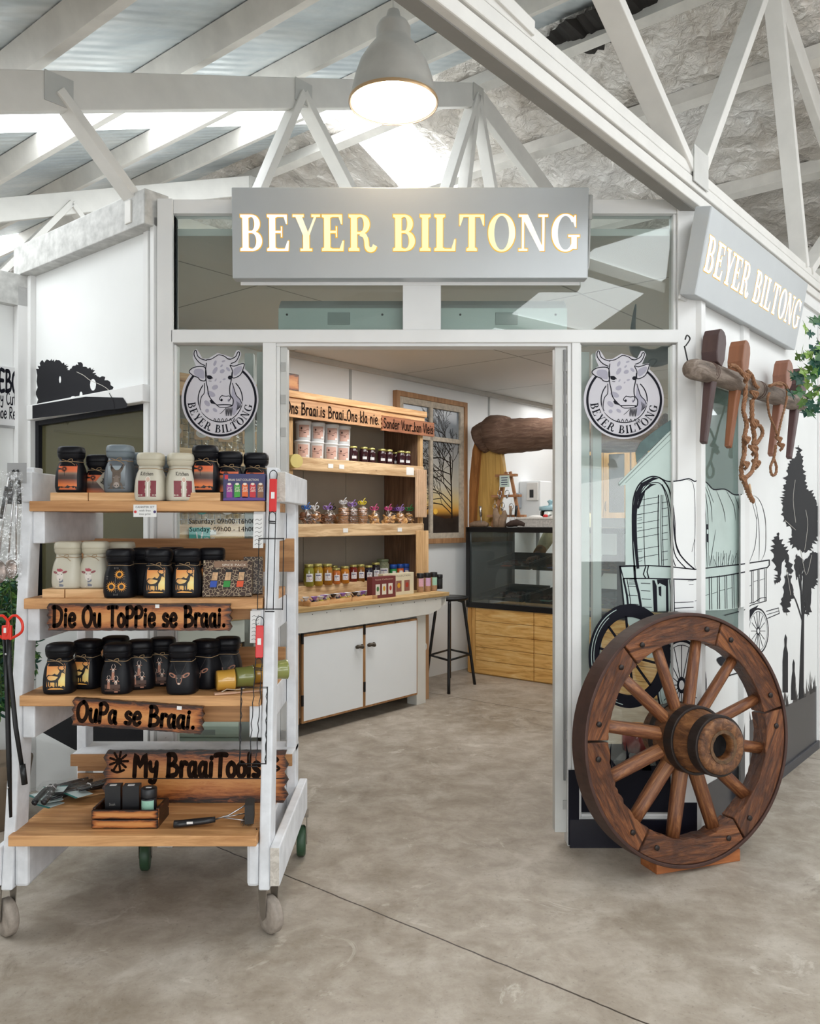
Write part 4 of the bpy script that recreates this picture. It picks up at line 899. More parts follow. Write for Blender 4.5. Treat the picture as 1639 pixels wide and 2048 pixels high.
CAST = mat('castor_wheel', '9a8f84', .7, var=.25, vs=30); CASTM = mat('castor_fork', '8a8176', .5, .5, var=.2); GRN = mat('castor_green', '2f4a33', .5)
for i, (x, y, rz, m_) in enumerate(((XL+.0, 2.78, .85, CAST), (XR-.01, 2.80, .75, CAST), (XL+.30, 3.30, .2, GRN), (XR+.012, 3.44, .1, GRN))):
    c = MB(); M = Matrix.Translation((x+.91, y-3.05, 0)) @ Matrix.Rotation(rz, 4, 'Z')
    c.lathe([(.0, -.019), (.030, -.019), (.055, -.018), (.062, -.012), (.062, .012), (.055, .018), (.030, .019), (0, .019)], 28, 0, M=M @ Matrix.Translation((0, 0, .064)) @ Matrix.Rotation(pi/2, 4, 'Y'))
    w_ = c.build('castor', m_, rk)
    f = MB()
    for sx in (-1, 1): f.prism([(-.02, .172), (.035, .172), (.02, .06), (.006, .045), (-.008, .06)], 0, .003, 0, M @ Matrix.Translation((sx*.024, 0, 0)) @ Matrix.Rotation(pi/2, 4, 'Z'))
    f.box(-.03, .03, -.025, .04, .168, .180, 0, M); f.build('castor_fork', CASTM, w_)
# ---- canisters
def jprof(z):
    P = [(0, .044), (.003, .0490), (.02, .0520), (.045, .0518), (.075, .0490), (.096, .0440), (.108, .0390), (.122, .0380)]
    for (a, ra), (b, rb) in zip(P, P[1:]):
        if z <= b: return ra+(rb-ra)*max(0, (z-a))/(b-a)
    return .0380
SEJ = 3.6
def jwrap(x, z, d):
    r = jprof(z); u = min(abs(x)/r, .999); return (x, -(r*(1-u**SEJ)**(1/SEJ))-d, z)
TWINE = mat('twine', 'a98c68', .9, var=.2)
def jar_model(body, lid, art=None, mats=None, tie=True, bow=False):
    r = thing('storage_canister', 'x', 'canister'); 
    MB().lathe([(jprof(z), z) for z in (0, .003, .010, .02, .035, .05, .065, .078, .09, .1, .108, .122)], 36, 0, SEJ).build('body', body, r)
    MB().lathe([(.0380, .122), (.0405, .124), (.0440, .131), (.0452, .139), (.0454, .1395), (.0440, .1402), (.0440, .1412), (.0454, .1418), (.0458, .150), (.0445, .160), (.041, .1665), (.034, .169), (0, .1695)], 36, 0, 3.2).build('lid', lid, r)
    if tie:
        k = 28; pts = []
        for i in range(k):
            t = 2*pi*i/k; c, q = math.cos(t), math.sin(t); rr = .0395
            pts.append((math.copysign(abs(c)**(2/SEJ), c)*rr, math.copysign(abs(q)**(2/SEJ), q)*rr, .112+.0012*math.sin(3*t)))
        m = MB().tube(pts, .0011, 6, closed=True)
        if bow:
            m.tube(catm3([(-.004, -.0410, .112), (.004, -.0435, .120), (.014, -.042, .121), (.012, -.041, .113), (-.002, -.0385, .112)]), .0010, 5)
            m.tube(catm3([(-.002, -.038, .112), (.012, -.041, .108), (.024, -.045, .099)]), .0010, 5); m.tube(catm3([(-.002, -.038, .112), (-.012, -.041, .117), (-.02, -.043, .119)]), .0010, 5)
        m.build('twine', TWINE, r)
    if art: art.obj('print', mats, jwrap, r, .00035)
    return r
def catm3(p, k=4):
    out = []; n = len(p)
    for i in range(n-1):
        a = p[max(i-1, 0)]; b = p[i]; c = p[i+1]; d = p[min(i+2, n-1)]
        for j in range(k): t = j/k; out.append(tuple(.5*(2*b[q]+(c[q]-a[q])*t+(2*a[q]-5*b[q]+4*c[q]-d[q])*t*t+(3*b[q]-a[q]-3*c[q]+d[q])*t**3) for q in (0, 1, 2)))
    return out+[p[-1]]
def zgrad(name, stops, axis=2, rough=.45, lo=0, hi=.12, xg=None):
    t = NT(name); s_ = t.n('ShaderNodeSeparateXYZ'); t.l(t.coord(), s_.inputs[0]); mr = t.n('ShaderNodeMapRange'); mr.inputs[1].default_value = lo; mr.inputs[2].default_value = hi
    t.l(s_.outputs[axis], mr.inputs[0]); c = t.ramp(mr.outputs[0], [(p, hx(h)) for p, h in stops])
    if xg:
        mr2 = t.n('ShaderNodeMapRange'); mr2.inputs[1].default_value = xg[0]; mr2.inputs[2].default_value = xg[1]; t.l(s_.outputs[0], mr2.inputs[0]); c = t.mix(mr2.outputs[0], hx(xg[2]), c)
    t.l(c, t.b.inputs['Base Color']); return t.fin(rough)
SUNSET = zgrad('print_sunset', [(.15, 'e9a84a'), (.3, 'f2d27a'), (.45, 'ecd98a'), (.62, 'eabb6c'), (.8, 'dd9050'), (.95, 'cf7a48')], xg=(-.04, .02, 'd98a4a'))
EVEN = zgrad('print_evening', [(.08, 'b8541f'), (.22, 'd9722f'), (.35, '8a4526'), (.42, '3c2a24'), (.52, '51392f'), (.58, '7e6a5a'), (.64, 'd36a3c'), (.9, 'd9633c')])
INK = mat('print_black', (.01, .008, .008), .45, var=0); BODYK = mat('canister_black', (.006, .006, .008), .42, var=0); BODYG = mat('canister_grey', '5b6167', .4, var=.03); LIDG = mat('lid_grey', '6d777d', .42, var=.02)
BODYC = mat('canister_cream', 'c3bdac', .4, var=.03); LIDC = mat('lid_cream', 'bdb6a2', .42, var=.02); BODYK.node_tree.nodes['Principled BSDF'].inputs['Specular IOR Level'].default_value = .22
def panel(a, x0, x1, z0, z1, mi=0, layer=0, rc=.008):
    a.grid(x0, x1, z0, z1-rc, 10, 6, mi, layer); a.P.append(([(x0+rc*.6, z1), (x1-rc*.6, z1), (x1, z1-rc), (x0, z1-rc)], [(0, 3, 2, 1)], mi, layer)); return a
def kudu(a, cx, cz, s, mi=1, layer=2):
    f = lambda L: [(cx+x*s, cz+y*s) for x, y in L]
    a.poly(f([(-.52, .08), (-.58, -.05), (-.54, -.32), (-.50, -.62), (-.44, -.62), (-.44, -.32), (-.40, -.28), (-.36, -.60), (-.30, -.60), (-.31, -.34), (-.1, -.33), (-.03, -.36), (-.03, -.62), (.04, -.62), (.06, -.36), (.10, -.34), (.11, -.64), (.19, -.64), (.21, -.20), (.34, .02), (.40, .28), (.50, .28), (.58, .20), (.60, .26), (.50, .38), (.62, .46), (.50, .46), (.42, .44), (.30, .50), (.20, .48), (.28, .38), (.16, .17), (.05, .16), (-.02, .24), (-.1, .20), (-.2, .14), (-.45, .16)]), mi, layer)
    a.stroke(f([(.34, .42), (.20, .52), (.16, .62), (.24, .72), (.16, .82), (.0, .90)]), .045*s, mi, layer); a.stroke(f([(.42, .42), (.56, .54), (.50, .64), (.62, .74), (.66, .86), (.74, .92)]), .045*s, mi, layer)
    return a
def sunset_art():
    a = Art(); panel(a, -.031, .030, .018, .104, 0); kudu(a, -.002, .060, .052)
    pts = [(-.031, .016), (.030, .016), (.030, .027)]+[(.030-i*.0061, .027+(.004 if i % 2 else -.001)) for i in range(1, 10)]+[(-.031, .027)]
    a.poly(pts, 1, 2); return a
J_KUDU = Protos(jar_model(BODYK, BODYK, sunset_art(), [SUNSET, INK], True, True))
def windmill():
    a = Art(); panel(a, -.033, .032, .010, .103, 0)
    a.stroke([(-.012, .082), (-.011, .06)], .0016, 1, 2)
    for i in range(14): t = 2*pi*i/14; a.stroke([(-.012+.003*math.cos(t), .085+.003*math.sin(t)), (-.012+.010*math.cos(t), .085+.010*math.sin(t))], .0022, 1, 2, smooth=False, cap=False)
    a.poly([(-.033, .090), (-.020, .086), (-.020, .083), (-.033, .082)], 1, 2)
    a.poly([(-.033, .010), (.032, .010), (.032, .020), (.02, .024), (.012, .021), (0, .026), (-.01, .018), (-.022, .022), (-.033, .018)], 1, 2); return a
J_WIND = Protos(jar_model(BODYK, BODYK, windmill(), [EVEN, INK], True, True))
DKB = mat('donkey_brown', '5f5145', .6, var=.2, vs=40); DKL = mat('donkey_light', '9b9088', .6, var=.1); MIST = zgrad('print_mist', [(.15, '40413f'), (.4, '6d7479'), (.7, '97a0a5'), (.9, '7c858a')])
def donkey():
    a = Art(); panel(a, -.030, .030, .012, .102, 0)
    a.poly([(-.022, .012), (-.020, .03), (-.013, .036), (-.014, .052), (-.013, .068), (-.019, .078), (-.025, .100), (-.020, .101), (-.009, .084), (-.003, .078), (.006, .078), (.012, .084), (.022, .101), (.027, .098), (.021, .078), (.015, .068), (.016, .052), (.014, .036), (.020, .03), (.024, .012)], 1, 2)
    a.poly([(-.010, .020), (.012, .020), (.010, .040), (.006, .058), (-.004, .058), (-.008, .040)], 4, 3, True); a.ell(.001, .026, .009, .010, 2, 4); a.ell(-.003, .024, .0016, .0028, 3, 5, 8); a.ell(.005, .024, .0016, .0028, 3, 5, 8); a.ell(-.008, .052, .003, .002, 2, 3); a.ell(.009, .053, .003, .002, 2, 3); a.ell(-.008, .052, .0014, .0014, 3, 4, 8); a.ell(.009, .053, .0014, .0014, 3, 4, 8)
    a.ell(-.017, .088, .002, .008, 3, 3, 10, .3); a.ell(.018, .090, .002, .008, 3, 3, 10, -.3); return a
J_DONK = Protos(jar_model(BODYG, LIDG, donkey(), [MIST, DKB, DKL, INK, mat('donkey_face', '74655a', .6, var=.15, vs=60)], True, True))
MAROON = mat('print_maroon', '7a2630', .5, var=.08, vs=60); SPOONC = mat('print_spoon', 'c9ad9a', .5, var=0); SCRIPT = mat('print_script', '2b2420', .5, var=0)
def kitchen():
    a = Art(); a.grid(-.032, -.006, .014, .070, 5, 5, 0); a.grid(.010, .030, .014, .070, 5, 5, 0); a.grid(-.008, .012, .014, .066, 3, 4, 3, 0)
    a.ell(.002, .074, .008, .010, 1, 2); a.stroke([(.002, .066), (.001, .04), (.0015, .016)], .0034, 1, 2); a.ell(.002, .074, .0065, .0085, 2, 3)
    g, wd = hand('Kitchen', .013, .12); 
    try: a.sub(g, lambda u, v: (u*.95-.024, v+.088), 4, 2)
    except Exception: pass
    return a
J_KIT = Protos(jar_model(BODYC, LIDC, kitchen(), [MAROON, mat('print_spoon_edge', 'efe9e2', .5, var=0), SPOONC, BODYC, SCRIPT], True))
def sheep():
    a = Art()
    a.ell(-.012, .046, .012, .019, 0, 1, 20, .1); a.poly([(-.022, .040), (-.002, .040), (.004, .006), (-.024, .006)], 0, 0); a.poly([(-.014, .030), (.0, .034), (.001, .008), (-.014, .008)], 1, 1)
    a.ell(-.028, .058, .009, .004, 2, 1, 12, -.35); a.ell(.006, .060, .009, .004, 2, 1, 12, .35); a.ell(-.012, .066, .010, .005, 3, 2, 14); 
    for i in range(7): a.ell(-.020+i*.0027, .067+R.uniform(-.002, .003), .003, .003, 3, 3, 8)
    a.ell(-.018, .052, .0015, .0017, 4, 3, 8); a.ell(-.005, .052, .0015, .0017, 4, 3, 8); a.poly([(-.014, .036), (-.009, .036), (-.0115, .031)], 4, 3); return a
SHM = [mat('print_sheep', 'd8cfc6', .6, var=.1, vs=80), mat('print_sheep_shade', '6f7480', .6, var=.2), mat('print_ear', '8c4a4e', .6, var=.1), mat('print_fleece', 'b0525c', .7, var=.2), INK]
J_SHEEP = Protos(jar_model(BODYC, LIDC, sheep(), SHM, True, True))
J_CREAM = Protos(jar_model(BODYC, LIDC))
PET = mat('print_petal', 'e59a2e', .5, var=.2, vs=80)
def sunfl():
    a = Art()
    for cx, cz, r_ in ((-.016, .040, .020), (.018, .040, .019), (.010, .082, .018)):
        for i in range(16): t = 2*pi*i/16; a.poly([(cx+r_*.45*math.cos(t-.18), cz+r_*.45*math.sin(t-.18)), (cx+r_*math.cos(t), cz+r_*math.sin(t)), (cx+r_*.45*math.cos(t+.18), cz+r_*.45*math.sin(t+.18))], 0, 1)
        a.ell(cx, cz, r_*.62, None, 0, 1); a.ell(cx, cz, r_*.40, None, 1, 2)
    a.rect(-.008, .004, .010, .106, 1, 3); a.rect(-.034, .030, .066, .076, 1, 3)
    for L in ([(-.008, .010), (-.008, .106)], [(.004, .010), (.004, .106)], [(-.034, .066), (.030, .066)], [(-.034, .076), (.030, .076)], [(-.002, .09), (-.003, .05), (-.001, .02)]): a.stroke(L, .0008, 2, 4, smooth=False)
    return a
J_SUN = Protos(jar_model(BODYK, BODYK, sunfl(), [PET, INK, mat('print_line', '8e857a', .5, var=0)], True))
BUCK = mat('print_buck', 'a8735c', .6, var=.25, vs=60); BUCKL = mat('print_buck_light', 'd3bcac', .6, var=.1)
def gaz():
    a = Art(); a.grid(-.030, .022, .012, .035, 6, 2, 3, 0)
    for cx, cz, s in ((-.002, .082, .9), (-.016, .048, .8), (.008, .042, 1)):
        a.poly([(cx-.006*s, cz-.034*s), (cx-.0045*s, cz), (cx, cz+.003*s), (cx+.0045*s, cz), (cx+.006*s, cz-.034*s)], 0, 1); a.ell(cx, cz, .0045*s, .007*s, 1, 2)
        a.stroke([(cx-.003*s, cz+.005*s), (cx-.007*s, cz+.014*s), (cx-.003*s, cz+.022*s)], .0014*s, 1, 2); a.stroke([(cx+.003*s, cz+.005*s), (cx+.007*s, cz+.014*s), (cx+.003*s, cz+.022*s)], .0014*s, 1, 2)
        a.ell(cx-.008*s, cz+.005*s, .004*s, .0016*s, 0, 2, 10, .4); a.ell(cx+.008*s, cz+.005*s, .004*s, .0016*s, 0, 2, 10, -.4); a.ell(cx, cz-.003*s, .0015*s, .0035*s, 2, 3, 8)
    return a
J_GAZ = Protos(jar_model(BODYK, BODYK, gaz(), [BUCK, BUCKL, INK, mat('print_dusk_brown', '4a3126', .5, var=.2)], True, True))
def deer():
    a = Art(); 
    for sg in (-1, 1):
        a.ell(sg*.017, .062, .010, .005, 0, 1, 16, sg*.5); a.ell(sg*.018, .062, .006, .0025, 2, 2, 12, sg*.5); a.stroke([(sg*.005, .066), (sg*.012, .080), (sg*.016, .092)], .0011, 3, 1)
    a.poly([(-.009, .062), (.009, .062), (.006, .044), (0, .037), (-.006, .044)], 2, 2, True); a.stroke([(-.008, .062), (-.006, .048), (-.003, .040)], .0014, 0, 3); a.stroke([(.008, .062), (.006, .048), (.003, .040)], .0014, 0, 3)
    a.ell(0, .041, .003, .0025, 1, 4, 10); a.ell(-.0045, .055, .001, .001, 1, 4, 8); a.ell(.0045, .055, .001, .001, 1, 4, 8); return a
J_DEER = Protos(jar_model(BODYK, BODYK, Art().sub(deer(), lambda u, v: (u*1.35, .058+(v-.055)*1.35)), [BUCK, BUCKL, INK, mat('print_horn', '3b332e', .6, var=0)], True))
J_PLAIN = Protos(jar_model(BODYK, BODYK, None))
Z1, Z2, Z3, Z4 = 1.466, 1.131, .805, .357
def onshelf(P, px_, Y, z, label, rz=0, group=None, sc=1.0): return P.place(WLD, ((px_-CX)*Y/FPX, Y, z+.0005), label, rz, group=group, sc=sc)
G1, G2, G3 = 'canisters on the top shelf', 'canisters on the second shelf', 'canisters on the third shelf'
BLK = .030   # small pine blocks on the top and second shelves
for nm, x0, x1, z, y0, y1, lab in (('pine_block', 100, 175, Z1, 2.885, 2.985, 'short pine block under the leftmost orange print canister'), ('pine_block', 177, 275, Z1, 2.885, 2.985, 'pine block beneath the grey donkey canister'), ('pine_block', 366, 440, Z1, 2.885, 2.985, 'pine block beneath the canister left of the boxed salts'),
      ('pine_block', 84, 128, Z2, 2.845, 2.945, 'small pine block at the left end of the second shelf'), ('pine_block', 130, 214, Z2, 2.845, 2.96, 'pine block under the two cream sheep canisters')):
    a_, b_ = (x0-CX)*y0/FPX, (x1-CX)*y0/FPX; tag(MB().box(a_, b_, y0, y1, z, z+BLK).build(nm, PINE, None, .002), lab, 'block', 'pine risers under the canisters')
onshelf(J_WIND, 143, 2.935, Z1+BLK, 'black canister with orange windmill print, leftmost on the top shelf', .12, G1, .97)
onshelf(J_WIND, 200, 3.00, Z1, 'black windmill canister wearing a diamond shaped tag', .1, G1, 1)
onshelf(J_DONK, 241, 2.935, Z1+BLK, 'grey canister with donkey portrait facing forward', .05, G1)
onshelf(J_DONK, 287, 3.03, Z1+.01, 'grey canister half hidden between the donkey and front Kitchen canisters', .1, G1)
onshelf(J_DONK, 333, 3.07, Z1, 'grey canister peeking out behind the two cream Kitchen canisters', .1, G1)
onshelf(J_KIT, 302, 2.905, Z1, 'cream Kitchen canister with maroon print, at the shelf edge', .05, G1)
onshelf(J_KIT, 361, 2.92, Z1, 'cream Kitchen canister turned aside, right of its twin', .45, G1)
onshelf(J_WIND, 411, 2.95, Z1+BLK, 'black windmill canister beside the turned cream Kitchen canister', .1, G1)
onshelf(J_WIND, 460, 3.0, Z1+.012, 'black windmill canister directly behind the boxed salts', .15, G1)
onshelf(J_WIND, 512, 3.03, Z1+.01, 'black windmill canister next to the right front leg, top shelf', .1, G1)
onshelf(J_SHEEP, 138, 2.905, Z2+BLK, 'cream canister with sheep head, leftmost of the pair', .0, G2, .97)
onshelf(J_SHEEP, 191, 2.925, Z2+BLK, 'cream canister with sheep head, right of its twin', .1, G2, .97)
onshelf(J_CREAM, 243, 3.05, Z2+.02, 'plain cream lidded canister behind the sunflower canister', 0, G2)
onshelf(J_SUN, 241, 2.875, Z2, 'black canister with sunflowers and a cross', .05, G2)
onshelf(J_PLAIN, 291, 2.98, Z2, 'black canister behind and left of the first second-shelf kudu canister', 0, G2)
onshelf(J_PLAIN, 343, 3.02, Z2, 'black canister with its lid showing between two kudu canisters', 0, G2)
onshelf(J_KUDU, 318, 2.88, Z2, 'black kudu sunset canister right of the sunflower canister', .08, G2)
onshelf(J_KUDU, 375, 2.89, Z2, 'black kudu sunset canister, middle of the second shelf', .08, G2)
onshelf(J_KUDU, 424, 2.96, Z2, 'black kudu sunset canister partly behind the spice pack', .1, G2)
onshelf(J_KUDU, 121, 2.855, Z3, 'black kudu sunset canister at the front left of the third shelf', .1, G3)
onshelf(J_KUDU, 176, 2.94, Z3, 'black kudu sunset canister standing back on the third shelf', -.15, G3)
onshelf(J_PLAIN, 231, 3.02, Z3, 'black canister hidden behind the antelope trio canister', 0, G3)
onshelf(J_GAZ, 236, 2.855, Z3, 'black canister with antelope trio print at the shelf front', .05, G3)
onshelf(J_GAZ, 281, 2.93, Z3, 'black antelope canister right behind the front antelope canister', .25, G3)
onshelf(J_GAZ, 325, 2.99, Z3, 'black antelope canister, rear centre of the third shelf', .1, G3)
onshelf(J_DEER, 366, 2.85, Z3, 'black canister with big-eared buck face at the shelf front', 0, G3)
onshelf(J_DEER, 412, 2.94, Z3, 'black buck face canister second from the right', -.3, G3)
onshelf(J_DEER, 455, 3.0, Z3, 'black buck face canister at the right rear by the mugs', .05, G3)
# diamond tag on the second windmill canister
r = thing('diamond_tag', 'pale diamond tag hanging on a windmill canister', 'tag', WLD, ((203-CX)*2.915/FPX, 2.938, Z1+.072))
a = Art(); a.poly([(0, -.033), (.028, 0), (0, .033), (-.028, 0)], 0, 0); [a.stroke([(R.uniform(-.012, .012), R.uniform(-.012, .012)) for _ in range(4)], .0018, 1, 1) for _ in range(9)]
MB().prism([(0, -.033), (.028, 0), (0, .033), (-.028, 0)], 0, .002).build('card', mat('tag_card', 'a39b8c', .7), r); a.obj('pattern', [mat('tag_card', 'a39b8c', .7), mat('tag_ink', '3f3a34', .6)], flat(), r)
# ---- boxed sets
def box_set(name, label, px0, px1, py0, py1, Y, z, dep, base, rz=0, rx=0):
    x0, x1 = (px0-CX)*Y/FPX, (px1-CX)*Y/FPX; W, H = x1-x0, (py1-py0)*Y/FPX
    r = thing(name, label, 'gift box', WLD, ((x0+x1)/2, Y, z+.001), rz=rz, rx=rx); MB().box(-W/2, W/2, 0, dep, 0, H).build('carton', base, r, .001); return r, W, H
NAVY = mat('salt_box_navy', '2b2a5a', .4, var=.05); r, W, H = box_set('salt_gift_box', 'navy gift box of five coloured braai salts', 446, 530, 954, 1008, 2.885, Z1, .045, NAVY)
a = Art(); cols = ['8a2f86', '3d9a35', 'd9622a', 'c22a35', '8a5a3a']
for i, c in enumerate(cols):
    x = -W*.42+i*W*.185
    a.poly([(x, H*.12), (x+W*.14, H*.12), (x+W*.14, H*.58), (x+W*.11, H*.66), (x+W*.03, H*.66), (x, H*.58)], 2+i, 1); a.ell(x+W*.07, H*.62, W*.045, H*.045, 1, 2, 12)
    g = ptext('Salt', 1); wd = max(p[0] for p in g.P[0][0]); a.sub(g, lambda u, v: (x+W*.015+u*W*.12/wd, H*.34+v*.016), 1, 2); g = ptext('braai', 1); wd = max(p[0] for p in g.P[0][0]); a.sub(g, lambda u, v: (x+W*.03+u*W*.09/wd, H*.46+v*.011), 1, 2)
g = ptext('BRAAI SALT COLLECTION', 1); wd = max(p[0] for p in g.P[0][0]); a.sub(g, lambda u, v: (-W*.38+u*W*.72/wd, H*.74+v*.011), 1, 1)
a.rect(-W*.46, -W*.38, H*.80, H*.96, 5, 1); a.poly([(-W/2, .001), (W/2, .001), (W/2, H*.09), (0, H*.16), (-W/2, H*.09)], 0, 1)
a.obj('print', [mat('print_violet', '5a3f8a', .5, var=0), mat('print_cream', 'e6dccb', .5, var=0)]+[mat('print_salt_'+n, c, .5, var=0) for n, c in zip(('purple', 'green', 'orange', 'red', 'brown'), cols)], flat(), r)
# giraffe print spice pack
t = NT('giraffe_print'); vo = t.n('ShaderNodeTexVoronoi', feature='DISTANCE_TO_EDGE'); vo.inputs['Scale'].default_value = 75; t.l(t.coord(), vo.inputs['Vector'])
t.l(t.ramp(vo.outputs['Distance'], [(.030, hx('b5a184')), (.055, hx('3a241a'))]), t.b.inputs['Base Color']); GIR = t.fin(.4)
for k_, (p0, p1, Y, lab) in enumerate(((405, 502, 2.875, 'giraffe print spice pack box leaning at the right of the second shelf'), (486, 524, 2.97, 'giraffe print box behind the first spice pack by the right leg'))):
    r, W, H = box_set('spice_pack', lab, p0, p1, 1122, 1197, Y, Z2+.002, .055, GIR, .12, rad(-18) if k_ == 0 else rad(-10))
    if k_ == 0:
        a = Art(); a.rect(-W*.28, W*.40, H*.80, H*.97, 0, 0); g = ptext('SPICE PACK', 1); wd = max(p[0] for p in g.P[0][0]); a.sub(g, lambda u, v: (-W*.12+u*W*.5/wd, H*.83+v*.012), 1, 1)
        for i, c in enumerate(('2f4fa8', '2f8a3a', 'd9542a')):
            x = -W*.36+i*W*.27; a.poly([(x, H*.24), (x+W*.15, H*.24), (x+W*.19, H*.74), (x+W*.05, H*.74)], 2, 1); a.poly([(x+.001, H*.25), (x+W*.14, H*.25), (x+W*.155, H*.42), (x+W*.02, H*.42)], 3+i, 2); a.poly([(x+W*.03, H*.44), (x+W*.15, H*.44), (x+W*.17, H*.66), (x+W*.06, H*.66)], 6, 2)
        a.obj('print', [mat('print_tan', '8a6b55', .5, var=0), mat('print_cream', 'e6dccb', .5, var=0), INK]+[mat('print_c'+c, c, .5, var=0) for c in ('2f4fa8', '2f8a3a', 'd9542a')]+[mat('print_sand', 'c9a27a', .5, var=.3, vs=90)], flat(), r)
# price card on the top shelf edge
r = thing('price_card', 'small hand written canister set card on the top shelf edge', 'card', WLD, ((290-CX)*2.86/FPX, 2.858, 1.4+(HY-1034)*2.86/FPX)); W, H = .080, .043
MB().box(-W/2, W/2, 0, .0015, 0, H).build('card', PAPER, r); a = Art()
for txt, z_, w_ in (('CANISTER SET', .031, .066), ('with free', .019, .04), ('mini print', .007, .04)):
    g = ptext(txt, 1); wd = max(p[0] for p in g.P[0][0]); a.sub(g, lambda u, v: (-w_/2+u*w_/wd, z_+v*.010), 0)
a.ell(-.033, .018, .005, None, 1, 0, 10); a.ell(.034, .018, .005, None, 2, 0, 10); a.obj('writing', [INK, RED, mat('print_grape', '3a2560', .5, var=0)], flat(), r)
# ---- burnt wooden signboards
t = NT('scorched_board'); g_ = t.n('ShaderNodeTexCoord'); s_ = t.n('ShaderNodeSeparateXYZ'); t.l(g_.outputs['Generated'], s_.inputs[0])
def mth(op, *v):
    n = t.n('ShaderNodeMath', operation=op)
    for i, x in enumerate(v):
        if isinstance(x, bpy.types.NodeSocket): t.l(x, n.inputs[i])
        else: n.inputs[i].default_value = x
    return n.outputs[0]
ex = mth('SUBTRACT', .5, mth('ABSOLUTE', mth('SUBTRACT', s_.outputs[0], .5))); ez = mth('SUBTRACT', .5, mth('ABSOLUTE', mth('SUBTRACT', s_.outputs[2], .5)))
e = mth('MINIMUM', mth('MULTIPLY', ex, 6.0), mth('MULTIPLY', ez, 1.5))
nz = t.noise(t.coord(scale=(4, 14, 30)), 3, 6, .7, 1.0); sc_ = mth('ADD', mth('MULTIPLY', e, 1.6), mth('MULTIPLY', mth('SUBTRACT', nz, .5), 1.5))
t.l(t.ramp(sc_, [(.0, hx('1c0f08')), (.16, hx('46220e')), (.34, hx('8e4f22')), (.6, hx('b36d35')), (1, hx('c98a4c'))]), t.b.inputs['Base Color']); t.bump(nz, .3, .003); SCORCH = t.fin(.42)
BURN = mat('burnt_lettering', (.016, .008, .005), .9, var=.3, vs=60); BURN.node_tree.nodes['Principled BSDF'].inputs['Specular IOR Level'].default_value = .1
def board(name, label, loc, W, H, txt, tw, th, tx, tz, rx=0, ry=0, sw=.23, bumps=True, thick=.018, fr=WLD, rz=0, mat_=None, lean=0):
    r = thing(name, label, 'sign', fr, loc, 'scorched wooden signboards', rz=rz, rx=rx, ry=ry)
    pts = []; n = 44
    for i in range(n): pts.append((-W/2+W*i/n, R.uniform(0, .002)))
    for i in range(7): pts.append((W/2+(.004 if i % 2 else -.004)*(H/.09), H*i/7))
    for i in range(n): pts.append((W/2-W*i/n, H-R.uniform(0, .002)))
    for i in range(7): pts.append((-W/2-(.004 if i % 2 else -.004)*(H/.09), H-H*i/7))
    MB().prism(pts, 0, thick).build('board', mat_ or SCORCH, r, .002)
    g, _ = hand(txt, th, sw); mx_ = max(p[0] for P_ in g.P for p in P_[0]); k = tw/mx_
    g.obj('burnt_lettering', [BURN], lambda x, z, d: (x*k+tx, -d, z+tz), r, .0008); return r
def wx(p, Y): return (p-CX)*Y/FPX
def wz(p, Y): return CAMZ+(HY-p)*Y/FPX
Y = 2.80; r = board('scorched_sign', 'scorched board reading Die Ou Toppie se Braai, hung under the second shelf', (wx(278, Y), Y-.0, wz(1262, Y)), 365*Y/FPX, 55*Y/FPX, 'Die Ou ToPPie se Braai.', 345*Y/FPX, .066, -172*Y/FPX, .016)
MB().box(.055, .069, -.001, 0, .078, .090).build('price_sticker', PAPER, r)
Y = 2.77; r = board('scorched_sign', 'scorched board reading Oupa se Braai, tilted beneath the third shelf', (wx(273, Y), Y, wz(1460, Y)), 260*Y/FPX, 56*Y/FPX, 'OuPa se Braai.', 236*Y/FPX, .064, -120*Y/FPX, .018, ry=rad(4))
MB().box(.13, .146, -.001, 0, .078, .090).build('price_sticker', PAPER, r)
Y = 3.02; r = board('scorched_sign', 'large two-plank scorched sign reading My Braai Tools on the bottom shelf', (wx(386, Y), Y+.02, Z4), 366*Y/FPX, 104*Y/FPX, 'My BraaiTools', 258*Y/FPX, .080, -125*Y/FPX, .095, rx=rad(-7), thick=.02, sw=.24)
MB().box(-.33, .33, -.0015, 0, .086, .090).build('plank_joint', mat('dark_joint', (.02, .01, .006), .8), r)
a = Art(); a.ell(-.285, .150, .014, None, 0, 0); 
for i in range(9): t_ = i*.7; a.stroke([(-.285+.017*math.cos(t_), .15+.017*math.sin(t_)), (-.285+.034*math.cos(t_), .15+.034*math.sin(t_))], .009, 0, 0)
a.stroke([(-.31, .118), (-.29, .110), (-.265, .118)], .009); a.stroke([(.285, .17), (.305, .155), (.285, .14), (.31, .125), (.29, .112)], .009)
a.obj('burnt_doodle', [BURN], flat(), r, .0008)
